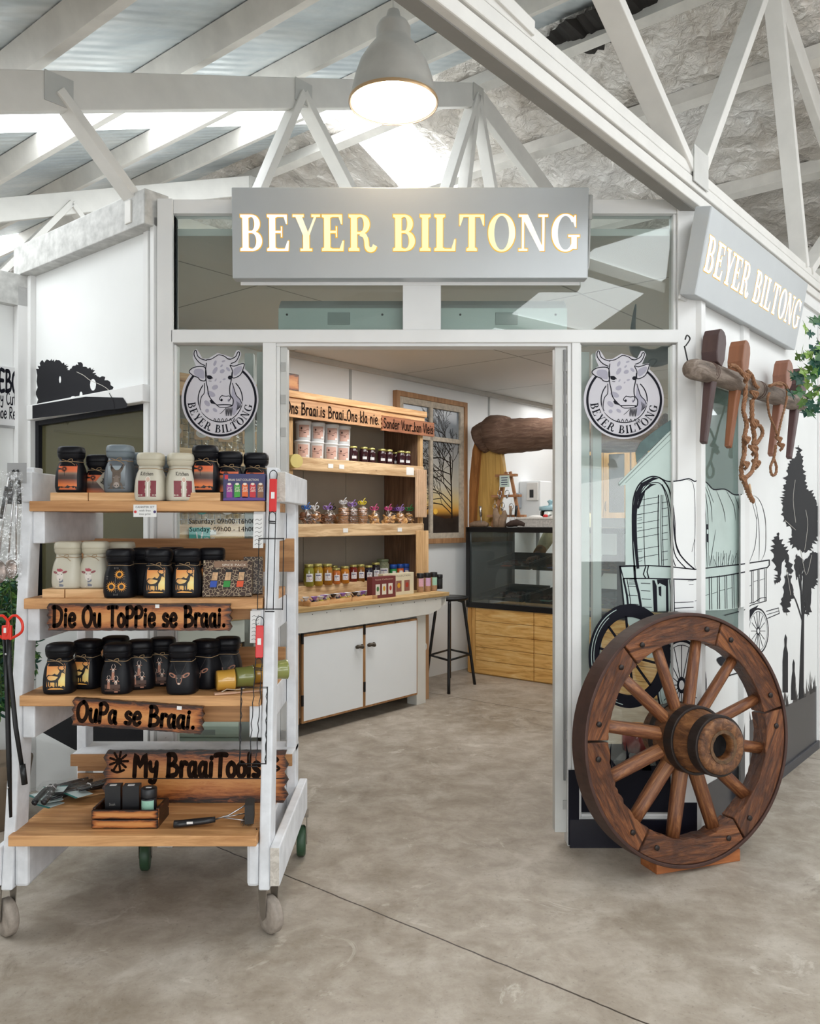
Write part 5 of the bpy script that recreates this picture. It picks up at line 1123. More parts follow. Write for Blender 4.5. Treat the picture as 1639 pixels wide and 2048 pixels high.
# ---- bottom shelf goods
cr = thing('spice_crate', 'small open scorched wooden crate on the bottom shelf', 'crate', WLD, (wx(252, 2.80), 2.85, Z4+.001)); W, H, D = .225, .062, .13
for y0 in (-D/2, D/2-.010): MB().box(-W/2, W/2, y0, y0+.010, 0, H/2-.001).build('side_slat', SCORCH, cr, .003); MB().box(-W/2, W/2, y0, y0+.010, H/2+.001, H).build('side_slat', SCORCH, cr, .003)
for x0 in (-W/2, W/2-.010): MB().box(x0, x0+.010, -D/2+.011, D/2-.011, 0, H+.004).build('end_board', SCORCH, cr, .002)
MB().box(-W/2+.011, W/2-.011, -D/2+.011, D/2-.011, 0, .006).build('base', SCORCH, cr)
CAPW = mat('clear_cap', 'd9d6d2', .3, var=0)
for px_, w_, lab, lb_ in ((226, .052, 'black spice carton in the crate, left of three', None), (262, .056, 'plain black spice carton in the middle of the crate', None)):
    r = thing('spice_carton', lab, 'carton', WLD, (wx(px_, 2.85), 2.86, Z4+.008), 'spices in the scorched crate', rz=.1)
    MB().box(-w_/2, w_/2, -.02, .02, 0, .118).build('carton', BLKP, r, .001); MB().box(-.012, .010, -.012, 0, .118, .1195).build('price_sticker', PAPER, r)
    if px_ == 226: a = Art(); g = ptext('Steak', 1); a.sub(g, lambda u, v: (-.012+u*.0098, .052+v*.013)); a.obj('print', [mat('print_grey', '8f8a84', .5, var=0)], lambda x, z, d: (x, -.02-d, z), r)
r = thing('spice_jar', 'black capped spice jar with mint label, right in the crate', 'jar', WLD, (wx(297, 2.84), 2.845, Z4+.008), 'spices in the scorched crate')
MB().lathe([(.024, 0), (.0255, .004), (.0255, .076), (.024, .080)], 28).build('jar', BLKP, r); MB().lathe([(.0265, .080), (.027, .084), (.027, .110), (.025, .113), (0, .114)], 28).build('cap', BLKP, r)
a = Art(); a.grid(-.024, .024, .02, .074, 12, 1, 0, 0); a.poly([(.004, .03), (.020, .048), (.004, .066), (-.012, .048)], 1, 1)
for txt, z_, sz in (('THIN', .053, .009), ('MIX', .041, .012)): g = ptext(txt, 1, 'CENTER'); a.sub(g, lambda u, v: (.004+u*sz, z_+v*sz), 0, 2)
a.obj('label', [mat('label_mint', '9fcab4', .5, var=0), NAVY], lambda x, z, d: (.0257*math.sin(x/.0257)*(1+d/.02), -.0257*math.cos(x/.0257)-d, z), r); MB().box(-.008, .010, -.010, -.002, .1142, .1155).build('price_sticker', PAPER, r)
# packaged tongs
def tongs_pack():
    r = thing('tongs_pack', 'x', 'tongs'); m = MB()
    for s in (-1, 1): m.tube([(s*.006, 0, .012), (s*.011, .05, .013), (s*.014, .12, .012), (s*.012, .15, .011)], [.006, .008, .008, .009], 8, ry=.7)
    m.build('handles', BLKP, r); MB().tube([(-.016, .035, .013), (-.008, .035, .022), (.008, .035, .022), (.016, .035, .013), (0, .035, .004)], .0012, 5, closed=True).build('band', PAPER, r)
    MB().box(-.035, .035, -.02, .028, .0, .0012).build('header_card', mat('card_pale', 'b9c6c4', .5), r); MB().box(-.035, .035, -.026, -.02, .0, .0016).build('header_edge', mat('card_teal', '1f6a66', .5), r)
    a_ = Art(); a_.grid(-.034, .034, -.02, .17, 6, 12); a_.mb(lambda x, y, d: (x*(1-abs(y)*.9), y, .024-.0035*abs(x)*80*.3+.002*math.sin(y*90))).build2('wrapper', CLR, r); return r
TP = Protos(tongs_pack())
for i, (px_, py_, rz, dz, lab) in enumerate(((86, 1608, 2.62+pi, 0, 'packaged black tongs at the front left of the bottom shelf'), (92, 1590, 2.45+pi, .022, 'packaged black tongs lying over the front pair, tilted'), (128, 1575, 2.2+pi, .012, 'packaged black tongs behind, pointing right'), (150, 1562, 3.3, .046, 'packaged black tongs on top of the pile, pointing at the viewer'), (150, 1600, 2.45+pi, .03, 'packaged black tongs beside the scorched crate'))):
    p = onfloor(px_, py_, Z4); p.y = max(p.y, 2.80); TP.place(WLD, (wx(px_, p.y)+.02, min(p.y, 3.05), Z4+.001+dz), lab, rz=rz, group='packaged tongs on the bottom shelf', sc=1.25)
# grill brush
r = thing('grill_brush', 'black handled grill brush with wire neck on the bottom shelf', 'brush', WLD, (wx(385, 2.80), 2.80, Z4), rz=rad(8))
MB().tube([(-.062, 0, .014), (-.04, 0, .0145), (.04, 0, .020), (.075, 0, .023)], [.013, .013, .012, .010], 10, ry=.8).build('handle', BLKP, r); MB().box(-.018, .002, -.0135, -.0125, .016, .024).build('price_sticker', PAPER, r)
m = MB(); m.tube([(.075, 0, .023), (.12, 0, .035), (.185, .0, .072)], .003, 6); m.tube([(.10, 0, .028), (.185, -.02, .02)], .0022, 6); m.tube([(.10, 0, .028), (.185, .03, .03)], .0022, 6); m.build('wire_neck', STEEL, r)
m = MB(); m.box(.175, .205, -.03, .045, .012, .075)
for i in range(40): y = R.uniform(-.03, .045); x = R.uniform(.172, .205); m.tube([(x, y, .02), (x-R.uniform(.004, .014), y+R.uniform(-.006, .006), .003)], .001, 4)
m.build('brush_head', mat('bristle_dark', (.03, .028, .026), .7), r)
# ---- mugs wind chime lying on the third shelf
YEL = mat('mug_yellow', 'c9983f', .25, coat=.5, var=.04); GRM = mat('mug_green', '8a8f4e', .25, coat=.5, var=.04)
def mug(m_): 
    r = thing('enamel_mug', 'x', 'mug'); prof = [(.0, .0), (.028, 0), (.031, .003), (.031, .03), (.033, .05), (.0345, .055), (.032, .055), (.029, .048), (.028, .006), (0, .005)]
    MB().lathe(prof, 28).build('cup', m_, r); MB().tube(catm3([(.030, 0, .044), (.046, 0, .042), (.048, 0, .022), (.030, 0, .014)]), .004, 8).build('handle', m_, r); return r
MY, MG = Protos(mug(YEL)), Protos(mug(GRM))
def lay(P, px_, py_, Y, lab, rz, sc=1.0):
    o = P.place(WLD, (wx(px_, Y), Y, Z3+.034*sc), lab, group='glazed mugs on the third shelf', sc=sc); o.rotation_euler = (Matrix.Rotation(rz, 3, 'Z') @ Matrix.Rotation(rad(90), 3, 'Y') @ Matrix.Rotation(rad(60), 3, 'Z')).to_euler(); return o
lay(MY, 432, 1370, 2.86, 'yellow glazed mug lying on its side, base towards the viewer', rad(22), 1.12)
lay(MG, 470, 1365, 2.92, 'green glazed mug nested against the first yellow mug', rad(24), 1.12)
lay(MY, 506, 1365, 2.99, 'second yellow glazed mug seen behind the wire grid', rad(24), 1.12)
lay(MG, 541, 1365, 3.06, 'green glazed mug beyond the right front leg', rad(24), 1.1)
r = thing('wooden_tag', 'thin pale wooden paddle lying before the mugs', 'tag', WLD, (wx(455, 2.82), 2.82, Z3+.001), rz=.35); MB().box(-.045, .03, -.012, .012, 0, .006).box(.03, .13, -.006, .006, 0, .005).build('paddle', mat('paddle_pink', 'c9a084', .5), r, .002)
MB().tube([(-.02, .0, .008), (.0, .02, .012), (.03, .03, .006), (.06, .02, .010)], .0015, 5).build('string', mat('string_cream', 'cfc3ac', .8), r)
# ---- hanging hinged grill grids at the right leg
def grid_(label, hx_, hy0, hy1, gx0, gx1, gy0, gy1, Y, wavy, tilt):
    r = thing('toast_grid', label, 'grill grid', WLD, (wx(hx_, Y), Y, wz(hy0, Y)), 'wire braai grids hung on the right leg'); k = Y/FPX
    top = 0; H = (hy1-hy0)*k
    MB().box(-.013, .013, -.008, .0, -H, -.028).build('handle', RED, r, .003); MB().box(-.006, .006, -.0092, -.008, -H*.68, -H*.52).build('price_sticker', PAPER, r)
    MB().tube(catm3([(-.012, -.004, -.03), (-.012, -.004, -.008), (0, -.004, .002), (.012, -.004, -.008), (.012, -.004, -.03)]), .0016, 6).build('hanging_loop', BLKM, r)
    x0, x1 = (gx0-hx_)*k, (gx1-hx_)*k; z0, z1 = (hy0-gy0)*k, (hy0-gy1)*k; cx_ = (x0+x1)/2; m = MB()
    def wv(xa, xb, za, zb): return [(xa+(xb-xa)*i/16+(.0022*math.sin(i*2.4) if wavy else 0), -.006, za+(zb-za)*i/16) for i in range(17)]
    m.tube([(x0, -.006, z0), (x0, -.006, z1), (x1, -.006, z1), (x1, -.006, z0)], .0017, 6, closed=True)
    m.tube([(x0, -.012, z0-.003), (x1, -.012, z0-.003)], .0017, 6); m.tube([(x0, -.012, z1+.003), (x1, -.012, z1+.003)], .0017, 6)
    for xx in (-.011, .011): m.tube(wv(xx, cx_+xx, -H+.005, z1), .0017, 6)
    if wavy:
        for xx in (x0+.002, x1-.002): m.tube(wv(xx, xx, z0, z1), .0015, 6)
    m.tube(catm3([(-.012, -.010, -H-.03), (-.010, -.010, -H-.008), (0, -.010, -H), (.010, -.010, -H-.008), (.012, -.010, -H-.03)]), .0016, 6); m.tube([(-.013, -.010, -H-.032), (.013, -.010, -H-.034)], .002, 6); m.tube([(-.013, -.010, -H-.038), (.013, -.010, -H-.040)], .002, 6)
    m.tube([(cx_-.016, -.012, z1-.006), (cx_+.016, -.012, z1-.006)], .002, 6)
    m.build('wire_frame', BLKM, r); r.rotation_euler = (rad(-6.5), 0, 0); return r
grid_('red handled wire grid hung high on the right front leg', 547, 942, 1025, 521, 570, 1077, 1218, 2.845, False, 0)
grid_('red handled wire grid hung lower, with wavy wires', 520, 1234, 1315, 486, 538, 1371, 1520, 2.79, True, 0)
for (x, y, h_, lab, Y) in ((516, 1028, 68, 'white written paper tag hanging high beside the right leg', 2.86), (510, 1222, 64, 'white written paper tag hanging lower beside the right leg', 2.83)):
    r = thing('paper_tag', lab, 'tag', WLD, (wx(x, Y), Y, wz(y+h_, Y)), rx=rad(-5)); H = h_*Y/FPX; MB().box(-.018, .017, 0, .001, 0, H).build('paper', PAPER, r); a = Art()
    for i in range(7): a.stroke([(-.012, H*.1+i*H*.12), (-.004, H*.13+i*H*.12), (.003, H*.09+i*H*.12), (.011, H*.14+i*H*.12)], .0014, 0)
    a.obj('handwriting', [INK], flat(), r)
# ---- hung on the left leg: wrapped utensil set and red handled tongs
r = thing('utensil_set', 'braai utensils wrapped in clear plastic hung on the left leg', 'utensils', WLD, (wx(42, 2.84), 2.80, wz(944, 2.82)))
m = MB()
for x0, x1, r_ in ((-.02, -.055, .005), (.006, .004, .005), (.0, -.022, .0045)): m.tube([(x0, 0, -.02), ((x0+x1)/2, -.004, -.14), (x1, -.004, -.30)], [r_, r_*.8, r_*.6], 8)
m.build('shafts', STEEL, r)
MB().tube([(-.012, -.006, -.03), (-.016, -.008, -.11)], .0075, 8).tube([(.014, -.006, -.03), (.018, -.008, -.11)], .007, 8).tube([(-.028, -.006, -.05), (-.045, -.008, -.16)], .006, 8).build('handles', BLKP, r)
MB().ball((-.056, -.006, -.34), .034, 14, 0, .9, .25, 1.2).ball((-.012, -.006, -.33), .024, 14, 0, .9, .25, 1.4).build('spoon_bowls', mat('steel_warm', '8e8078', .3, .8), r)
a = Art(); a.grid(-.075, .045, -.37, .0, 14, 30); sh = lambda x, y, d: (x*(.75+.25*min(1, -y*4))-.02*(-y)/.2*.5, -.020+.006*math.sin(x*60+y*23)+.004*math.sin(y*70), y)
a.mb(sh).build2('plastic_bag', CLR, r)
a = Art(); a.grid(-.045, .03, -.33, .03, 4, 10); MB().box(-.03, .035, .004, .006, -.04, .03).build('header_card', mat('card_grey', '9b9b9b', .5, alpha=1), r)
MB().tube([(-.006, -.008, .0), (-.002, -.008, .004), (.0, -.008, -.002)], .004, 6).tube([(.008, -.008, .0), (.012, -.008, .004), (.014, -.008, -.002)], .004, 6).build('clip', BLKP, r)
r = thing('braai_tongs', 'long black tongs with loop handles of red plastic on the left leg', 'tongs', WLD, (wx(33, 2.78), 2.715, wz(1255, 2.75)))
REDH = mat('red_handle', 'd92a14', .35, var=0)
m = MB()
for s, o_ in ((-1, -.02), (1, .025)):
    for q_ in (-1, 1): m.tube(catm3([(o_*.3, 0, -.035), (o_+q_*.024, -.004*q_, -.01), (o_+q_*.026, -.004*q_, .022), (o_+q_*.008, 0, .042), (o_, 0, .043)]), [.0045]*17, 8)
m.build('loop_handle', REDH, r); MB().box(-.016, .016, -.006, .006, -.036, .012).build('grip', REDH, r, .003); MB().box(-.008, .0, -.0075, -.006, -.012, .004).build('price_sticker', PAPER, r)
m = MB(); m.tube([(-.006, 0, -.034), (.0, 0, -.2), (.006, 0, -.42), (.012, 0, -.62)], [.009, .008, .009, .005], 8, ry=.5); m.tube([(.006, -.004, -.034), (.010, -.004, -.12), (.030, -.004, -.32), (.058, -.004, -.50)], [.008, .008, .008, .007], 8, ry=.5); m.tube([(.052, -.004, -.445), (.060, -.004, -.51)], .010, 8)
m.build('arms', BLKM, r); MB().ball((.0, -.008, -.082), .004, 8).ball((.006, -.008, -.52), .004, 8).build('rivet', STEEL, r)
# ================================================================== SHOP INTERIOR
# ---- counter cabinet along the inner wall (local x along the wall, -y into the room)
CT = .835
cb = thing('counter_cabinet', 'long white counter cabinet with doors under the pine top', 'cabinet', WAL, (0, 0, 0))
MB().box(-1.5, .80, -.56, -.01, .10, CT-.03).build('carcass', INW, cb)
WPOST = mat('counter_post', 'd9d8d2', .5, var=.04)
for x in (-1.5, -.62, .735): MB().box(x, x+.11, -.625, -.53, 0, CT-.03).build('leg_post', WPOST, cb, .003)
MB().box(-.10, .735, -.60, -.52, .0, .06).build('foot_rail', BLACK, cb) if False else None
ap = MB(); pts = [(-1.6, CT-.032), (1.06, CT-.032), (1.045, CT-.075), (.99, CT-.125), (.85, CT-.155), (.5, CT-.160), (-1.6, CT-.165)]
ap.prism(pts, -.655, -.64); ap.build('apron', WPOST, cb, .002)
MB().box(1.0, 1.06, -.655, -.02, CT-.10, CT-.032).build('apron_end', WPOST, cb)
for i in range(12): x = -.5+i*.13; MB().box(x-.003, x+.003, -.657, -.655, CT-.052, CT-.046).build('nail', BLKM, cb)
DOORE = wood('door_edge', 'b98b5d', '8a6038', 'Z', .6)
for k_, (x0, x1) in enumerate(((-1.36, -.93), (-.92, -.47), (-.445, .135), (.14, .725))):
    d = MB().box(x0, x1, -.640, -.62, .085, CT-.175).build('door', DOORE, cb, .002); dm = MB().box(x0+.012, x1-.012, -.6425, -.640, .10, CT-.19).build('door_face', INW, d)
    for z in (.2, .6): MB().box(x0-.010, x0+.004, -.650, -.640, z, z+.07).build('hinge', BLKM, d)
    if k_ >= 2:
        hx_ = (x1-.055) if k_ == 2 else (x0+.06); m = MB()
        m.tube(catm3([(hx_-.03, -.645, .52), (hx_-.015, -.668, .527), (hx_+.01, -.672, .52), (hx_+.028, -.648, .53)]), [.010, .012, .014, .013, .012, .013, .012, .012, .013, .012, .011, .012, .010][:13], 8)
        m.build('driftwood_handle' if False else 'handle', mat('iron_handle', '4a4238', .4, .5, var=.3, vs=50), d)
tag(MB().prism([(-1.6, CT-.03), (1.09, CT-.03), (1.09, CT), (-1.6, CT)], -.665, -.014).build('worktop', wood('counter_pine', 'c9a978', '94743e', 'X', .5), None, .003, WAL.o, AX), 'pine plank worktop of the shop counter', 'worktop')
x_, z_ = WAL.px(866, 1300, .45)
r = thing('cardboard_sheet', 'brown hardboard panel standing at the counter end', 'panel', WAL, (.93, -.55, 0)); MB().box(-.045, .045, 0, .42, .0, .735).build('panel', mat('cardboard', 'b08a66', .7, var=.08), r)
MB().tube(catm3([(-.05, -.002, .38), (-.03, -.03, .40), (-.03, -.03, .44), (-.05, -.002, .46)]), .005, 6).build('cup_hook', PAPER, r)
# ---- hutch shelf units
SH1, SH2, SHT = 1.822, 1.365, 2.27
def hutch(name, label, s0, s1, dep, backs, joint):
    r = thing(name, label, 'shelf unit', WAL, (s0, 0, 0)); W = s1-s0
    for x in (0, W-.03): MB().box(x, x+.03, -dep+.03, -.01, CT, SHT-.03).build('side_panel', DKWOOD, r, .002); MB().box(x-.002, x+.032, -dep, -dep+.03, CT, SHT-.03).build('side_edge', PALLETZ, r, .003)
    for z in (SH1, SH2): MB().box(.03, W-.03, -dep+.02, -.012, z-.02, z).build('shelf', PALLET, r); MB().box(-.0, W, -dep-.012, -dep+.015, z-.082, z+.008).build('shelf_front', PALLET, r, .004)
    MB().box(.03, W-.03, -dep+.10, -.012, .935-.02, .935).build('shelf', PALLET, r); MB().box(.0, W-.42, -dep+.06, -dep+.10, CT, .94).build('shelf_front', PALLET, r, .003)
    MB().box(-.03, W+.02, -dep-.03, -dep, SHT-.045, SHT).build('top_rail', PINE, r, .003); MB().box(-.03, W+.02, -dep, -.01, SHT-.030, SHT-.01).build('top_board', PINE, r); MB().box(-.02, W+.01, -dep-.012, -dep+.012, SHT-.13, SHT-.046).build('valance_board', PINE, r, .002)
    BP = mat('shelf_back', 'a59d90', .7, var=.04)
    for i in range(3): MB().box(.03+i*(W-.06)/3+.003, .03+(i+1)*(W-.06)/3-.003, -.011, -.004, CT, SHT-.05).build('back_panel', BP, r)
    for x, z in ((.35, SH1), (.46, SH1), (.5, SH2), (1.1, SH2)):
        if x < W: MB().box(x, x+.05, -dep-.0145, -dep-.0125, z-.055, z-.025).build('price_tag', PAPER, r)
    if joint: MB().box(W-.22, W-.13, -dep-.0145, -dep-.0125, z+.39, z+.45).build('price_tag', PAPER, r)
    return r
DEP = .40; S0, S1 = -.34, 1.085
hutch('shelf_unit', 'pallet wood wall shelf unit standing on the counter, seen through the doorway', S0, S1, DEP, 3, True)
hutch('shelf_unit', 'pallet wood shelf unit behind the left sidelight', -1.50, -.40, DEP, 3, False)
def wsx(px_, d, py=1000): return WAL.px(px_, py, d)[0]
# valance signboards
xa, za = WAL.px(578, 800, DEP+.035); xb, zb_ = WAL.px(763, 850, DEP+.035)
def wboard(label, px0, px1, txt, zt, H, mt, bl=True):
    x0, x1 = wsx(px0, DEP+.035), wsx(px1, DEP+.035); W = x1-x0
    return board('scorched_sign', label, (x0+W/2, -(DEP+.035), zt-H), W, H, txt, W*.95, H*.62, -W*.475, H*.2, fr=WAL, sw=.17, mat_=mt)
PSC = wood('pale_scorched', 'd2a478', '9a6a44', 'X', .6)
wboard('pale scorched valance board reading Ons Braai is Braai, Ons kla nie', 560, 762, 'rOns Braai.is Braai_Ons kla nie.', 2.215, .125, PSC)
wboard('red-brown scorched valance board, shorter and further right', 764, 868, 'Sonder Vuur_kan Vleis', 2.190, .115, wood('red_scorched', 'b5754f', '5f3018', 'X', .6))
# ---- goods on the shelves (depths d measured out from the wall)
BUCKW = mat('bucket_white', 'dcdcdc', .35, var=0)
def tub():
    r = thing('white_tub', 'x', 'tub'); MB().lathe([(.048, 0), (.050, .003), (.054, .118), (.055, .12)], 28).build('tub', BUCKW, r); MB().lathe([(.055, .118), (.058, .119), (.058, .132), (.055, .134), (0, .134)], 28).build('lid', BUCKW, r)
    a = Art(); a.grid(-.040, .036, .018, .104, 10, 1, 0, 0); a.poly([(-.040, .02), (.036, .02), (.036, .045), (.01, .050), (-.01, .046), (-.040, .052)], 1, 1); a.stroke([(-.040, .066), (-.01, .060), (.01, .066), (.024, .076), (.036, .068)], .003, 1, 1); a.ell(-.022, .080, .006, .008, 2, 2, 12); a.rect(-.0225, -.0215, .055, .075, 2, 2)
    for i in range(4): a.rect(-.028, .026, .024+i*.005, .026+i*.005, 3, 2)
    a.ell(.0, .050, .010, .003, 2, 2, 8)
    rr = lambda z: .0505+z*.03
    a.obj('label', [mat('label_pink', 'c9a294', .6, var=.04), mat('label_brown', '7d4a3c', .6, var=.1), mat('label_dark', '3f2823', .6, var=0), mat('label_text', 'd9bfae', .6, var=0)], lambda x, z, d: (rr(z)*math.sin(x/.052), -rr(z)*math.cos(x/.052)-d, z), r); MB().box(.018, .034, -.0485, -.046, .018, .032).build('price_sticker', PAPER, r)
    return r
TUB = Protos(tub())
for row in (0, 1):
    for i, p in enumerate((604, 632, 660, 684)):
        d = .30; TUB.place(WAL, (wsx(p+(2 if row else 0), d), -d, SH1+row*.136), ('white spread tub, %s of four in the %s row' % (('first', 'second', 'third', 'last')[i], 'upper' if row else 'lower')), rz=-.55, group='white tubs on the upper shelf')
DARKJ = mat('dark_preserve', (.035, .010, .014), .12, var=.2); GLID = mat('lid_gold', 'b9b06a', .3, .6, var=.1); WLAB = mat('label_white', 'd6d6d8', .6, var=0)
def sjar(name, fill, lidm, h=.115, r_=.034, lab=None, part='jar'):
    r = thing(name, 'x', 'jar'); MB().lathe([(r_*.92, 0), (r_, .004), (r_, h*.68), (r_*.94, h*.78), (r_*.80, h*.84), (r_*.80, h*.88)], 24).build(part, fill, r)
    MB().lathe([(r_*.86, h*.88), (r_*.88, h*.89), (r_*.88, h*.99), (r_*.84, h), (0, h)], 24).build('lid', lidm, r)
    if lab:
        a = Art(); lab(a, r_, h); a.obj('label', [WLAB, mat('label_red', 'a83232', .5, var=.2, vs=200), mat('label_blue', '39426e', .5, var=0)], lambda x, z, d: (r_*math.sin(x/r_), -r_*math.cos(x/r_)-d-.0003, z), r)
    return r
def lab1(a, r_, h): a.grid(-r_*.45, r_*.55, h*.26, h*.42, 5, 1); 
def lab2(a, r_, h): a.grid(-r_*.65, r_*.70, h*.22, h*.58, 6, 1); a.ell(r_*.2, h*.40, r_*.34, h*.11, 1, 1, 14); a.grid(-r_*.5, r_*.4, h*.46, h*.50, 5, 1, 2, 1)
DJ = Protos(sjar('preserve_jar', DARKJ, GLID, .125, .034, lab1))
for i, (p, d) in enumerate(((706, .33), (727, .34), (742, .33), (763, .33), (777, .33), (790, .22), (801, .33), (813, .33))):
    DJ.place(WAL, (wsx(p, d), -d, SH1), 'dark preserve jar, %s in the row on the upper shelf' % ('first', 'second', 'third', 'fourth', 'fifth', 'set-back sixth', 'seventh', 'last')[i], rz=-.6, group='dark preserve jars on the upper shelf')
COOK = mat('biscuit_brown', 'a5713f', .7, var=.25, vs=50); COOKP = mat('biscuit_pale', 'cf9f62', .7, var=.2, vs=50); COOKD = mat('biscuit_dark', '6f4529', .7, var=.25, vs=50)
def biscuits(stack, cm, col, n=7, h=.014, r_=.04):
    r = thing('biscuit_bag', 'x', 'biscuit bag'); m = MB(); H = 0
    if stack:
        for i in range(n): ox, oy = R.uniform(-.003, .003), R.uniform(-.003, .003); m.lathe([(r_*.9, 0), (r_, .003), (r_*.98, h*.6), (r_*.7, h*.85), (0, h*.9)], 16, M=Matrix.Translation((ox, oy, i*h)) @ Matrix.Rotation(R.uniform(-.05, .05), 4, 'X'))
        H = n*h
    else:
        for i in range(16): m.lathe([(.0, -.004), (.020, -.004), (.022, 0), (.020, .004), (0, .005)], 12, M=Matrix.Translation((R.uniform(-.038, .038), R.uniform(-.03, .03), .014+.005*i*R.uniform(.5, 1))) @ Matrix.Rotation(R.uniform(-1, 1), 4, 'X') @ Matrix.Rotation(R.uniform(-1, 1), 4, 'Y'))
        H = .085
    m.build('biscuits', cm, r)
    MB().lathe([(r_+.006, 0), (r_+.008, H*.5), (r_+.004, H), (r_*.5, H+.018), (.008, H+.030), (.02, H+.042), (.034, H+.060)], 18, cap=False).build('clear_bag', CLR, r)
    rb = MB()
    for k_ in range(4):
        t = k_*pi/2+.4; c, q_ = math.cos(t), math.sin(t); rb.tube(catm3([(0, 0, H+.03), (c*.018, q_*.018, H+.05), (c*.034, q_*.034, H+.045), (c*.022, q_*.022, H+.028), (0, 0, H+.03)]), .0035, 5)
    rb.tube(catm3([(0, 0, H+.03), (.006, -.01, H+.06), (.02, -.014, H+.075)]), .003, 5); rb.build('ribbon', col, r); return r
RB = {k_: mat('ribbon_'+k_, c, .35, var=0) for k_, c in (('blue', '2b6fc0'), ('black', '1c1c22'), ('white', 'd8d8dc'), ('yellow', 'd8c62a'), ('lilac', '8f6bb8'), ('magenta', 'c0407f'), ('green', '1e8a4a'), ('violet', '6f3fa0'))}
PB = {}
for i, (p, st, cm, rc, n, lab) in enumerate(((612, 0, COOKD, 'blue', 0, 'bag of dark biscuits with blue bow at the left'), (628, 0, COOK, 'white', 0, 'bag of broken biscuits with white ribbon'), (655, 0, COOKD, 'lilac', 0, 'bag of dark biscuits with lilac ribbon'), (662, 0, COOK, 'black', 0, 'bag behind with black ribbon'),
    (686, 1, COOK, 'white', 9, 'tallest stack of brown biscuits with white and yellow tag'), (704, 1, COOKD, 'lilac', 8, 'stack of dark biscuits with lilac tag'), (724, 1, COOK, 'yellow', 9, 'stack of brown biscuits with yellow ribbon'), (748, 0, COOKP, 'magenta', 0, 'bag of pale biscuits with magenta ribbon'), (776, 0, COOKP, 'magenta', 0, 'bag of pale rusks with red ribbon'), (790, 0, COOK, 'violet', 0, 'bag of biscuits with violet bow'), (800, 0, COOKP, 'lilac', 0, 'bag of pale biscuits with lilac bow'), (818, 0, COOKP, 'green', 0, 'bag of pale rusks with green bow at the right end'))):
    o = biscuits(st, cm, RB[rc], n or 7); d = .30 if i not in (3, 9) else .16; put(o, WAL, (wsx(p, d), -d, SH2), R.uniform(-.3, .3)); o['label'] = lab; o['group'] = 'bagged biscuits on the middle shelf'; o['category'] = 'biscuit bag'
SL = {}
for i, (p, d, fc, h, r_, z, lab) in enumerate(((617, .33, '7d7a2c', .155, .037, .935, 'olive relish jar, first at the left of the low shelf'), (635, .33, '9a7a22', .155, .037, .935, 'mustard relish jar, second from the left'), (654, .33, '96621f', .150, .039, .935, 'amber chutney jar, third from the left'), (672, .33, 'b5652c', .115, .031, .935, 'short orange sauce jar with clear lid'),
    (668, .20, 'a8702f', .125, .030, .935, 'amber jar behind the short orange sauce jar'), (689, .33, 'b5711f', .125, .034, .935, 'golden sauce jar beside the short orange jar'), (706, .30, '6d2018', .130, .032, .935, 'dark red jam jar in the low row'), (721, .31, '7d4f1f', .130, .033, .935, 'brown chutney jar right of the red jam jar'), (737, .33, '1d1a2c', .120, .032, .935, 'blackish preserve jar with label, low row'), (751, .28, '241c22', .135, .036, .935, 'large black preserve jar at the right of the low row'))):
    fm = mat('sauce_'+fc, fc, .12, var=.15, vs=30, coat=.6); o = sjar('sauce_jar', fm, GLID, h, r_, lab2); put(o, WAL, (wsx(p, d), -d, z), -.6); o['label'] = lab; o['group'] = 'sauce jars on the low shelf'
o = sjar('herb_jar', mat('dried_herbs', '7d8066', .8, var=.35, vs=90), mat('lid_green', '6f7a5c', .4, var=0), .165, .052, lab2); put(o, WAL, (wsx(765, .22), -.22, CT+.09), -.6); o['label'] = 'big glass jar of dried green herbs behind the gift boxes'
MB_ = MB().box(wsx(765, .22)-.09, wsx(765, .22)+.30, -.29, -.15, CT, CT+.089).build('riser', PALLET, None, .003, WAL.o, AX); tag(MB_, 'wooden riser behind the gift boxes on the counter', 'riser')
BLUC = mat('cap_blue', '1f4fa8', .35, var=0)
for i, (p, c, lab) in enumerate(((786, '2a8a4a', 'green shaker with blue cap'), (800, 'd5662c', 'orange shaker with blue cap'), (811, '3a4fa0', 'blue shaker with blue cap'))):
    r = thing('spice_shaker', lab+' behind the cream gift box', 'shaker', WAL, (wsx(p, .26), -.26, CT+.0895), 'blue capped shakers on the counter', rz=-.5)
    MB().lathe([(.026, 0), (.028, .003), (.028, .085), (.026, .088)], 24).build('body', mat('shaker_'+c, c, .4, var=.08, vs=60), r); MB().lathe([(.0295, .088), (.0295, .118), (.027, .121), (0, .121)], 24).build('cap', BLUC, r)
    a = Art(); a.grid(-.016, .014, .03, .07, 5, 1); a.obj('label', [PAPER], lambda x, z, d: (.0283*math.sin(x/.028), -.0283*math.cos(x/.028)-d, z), r)
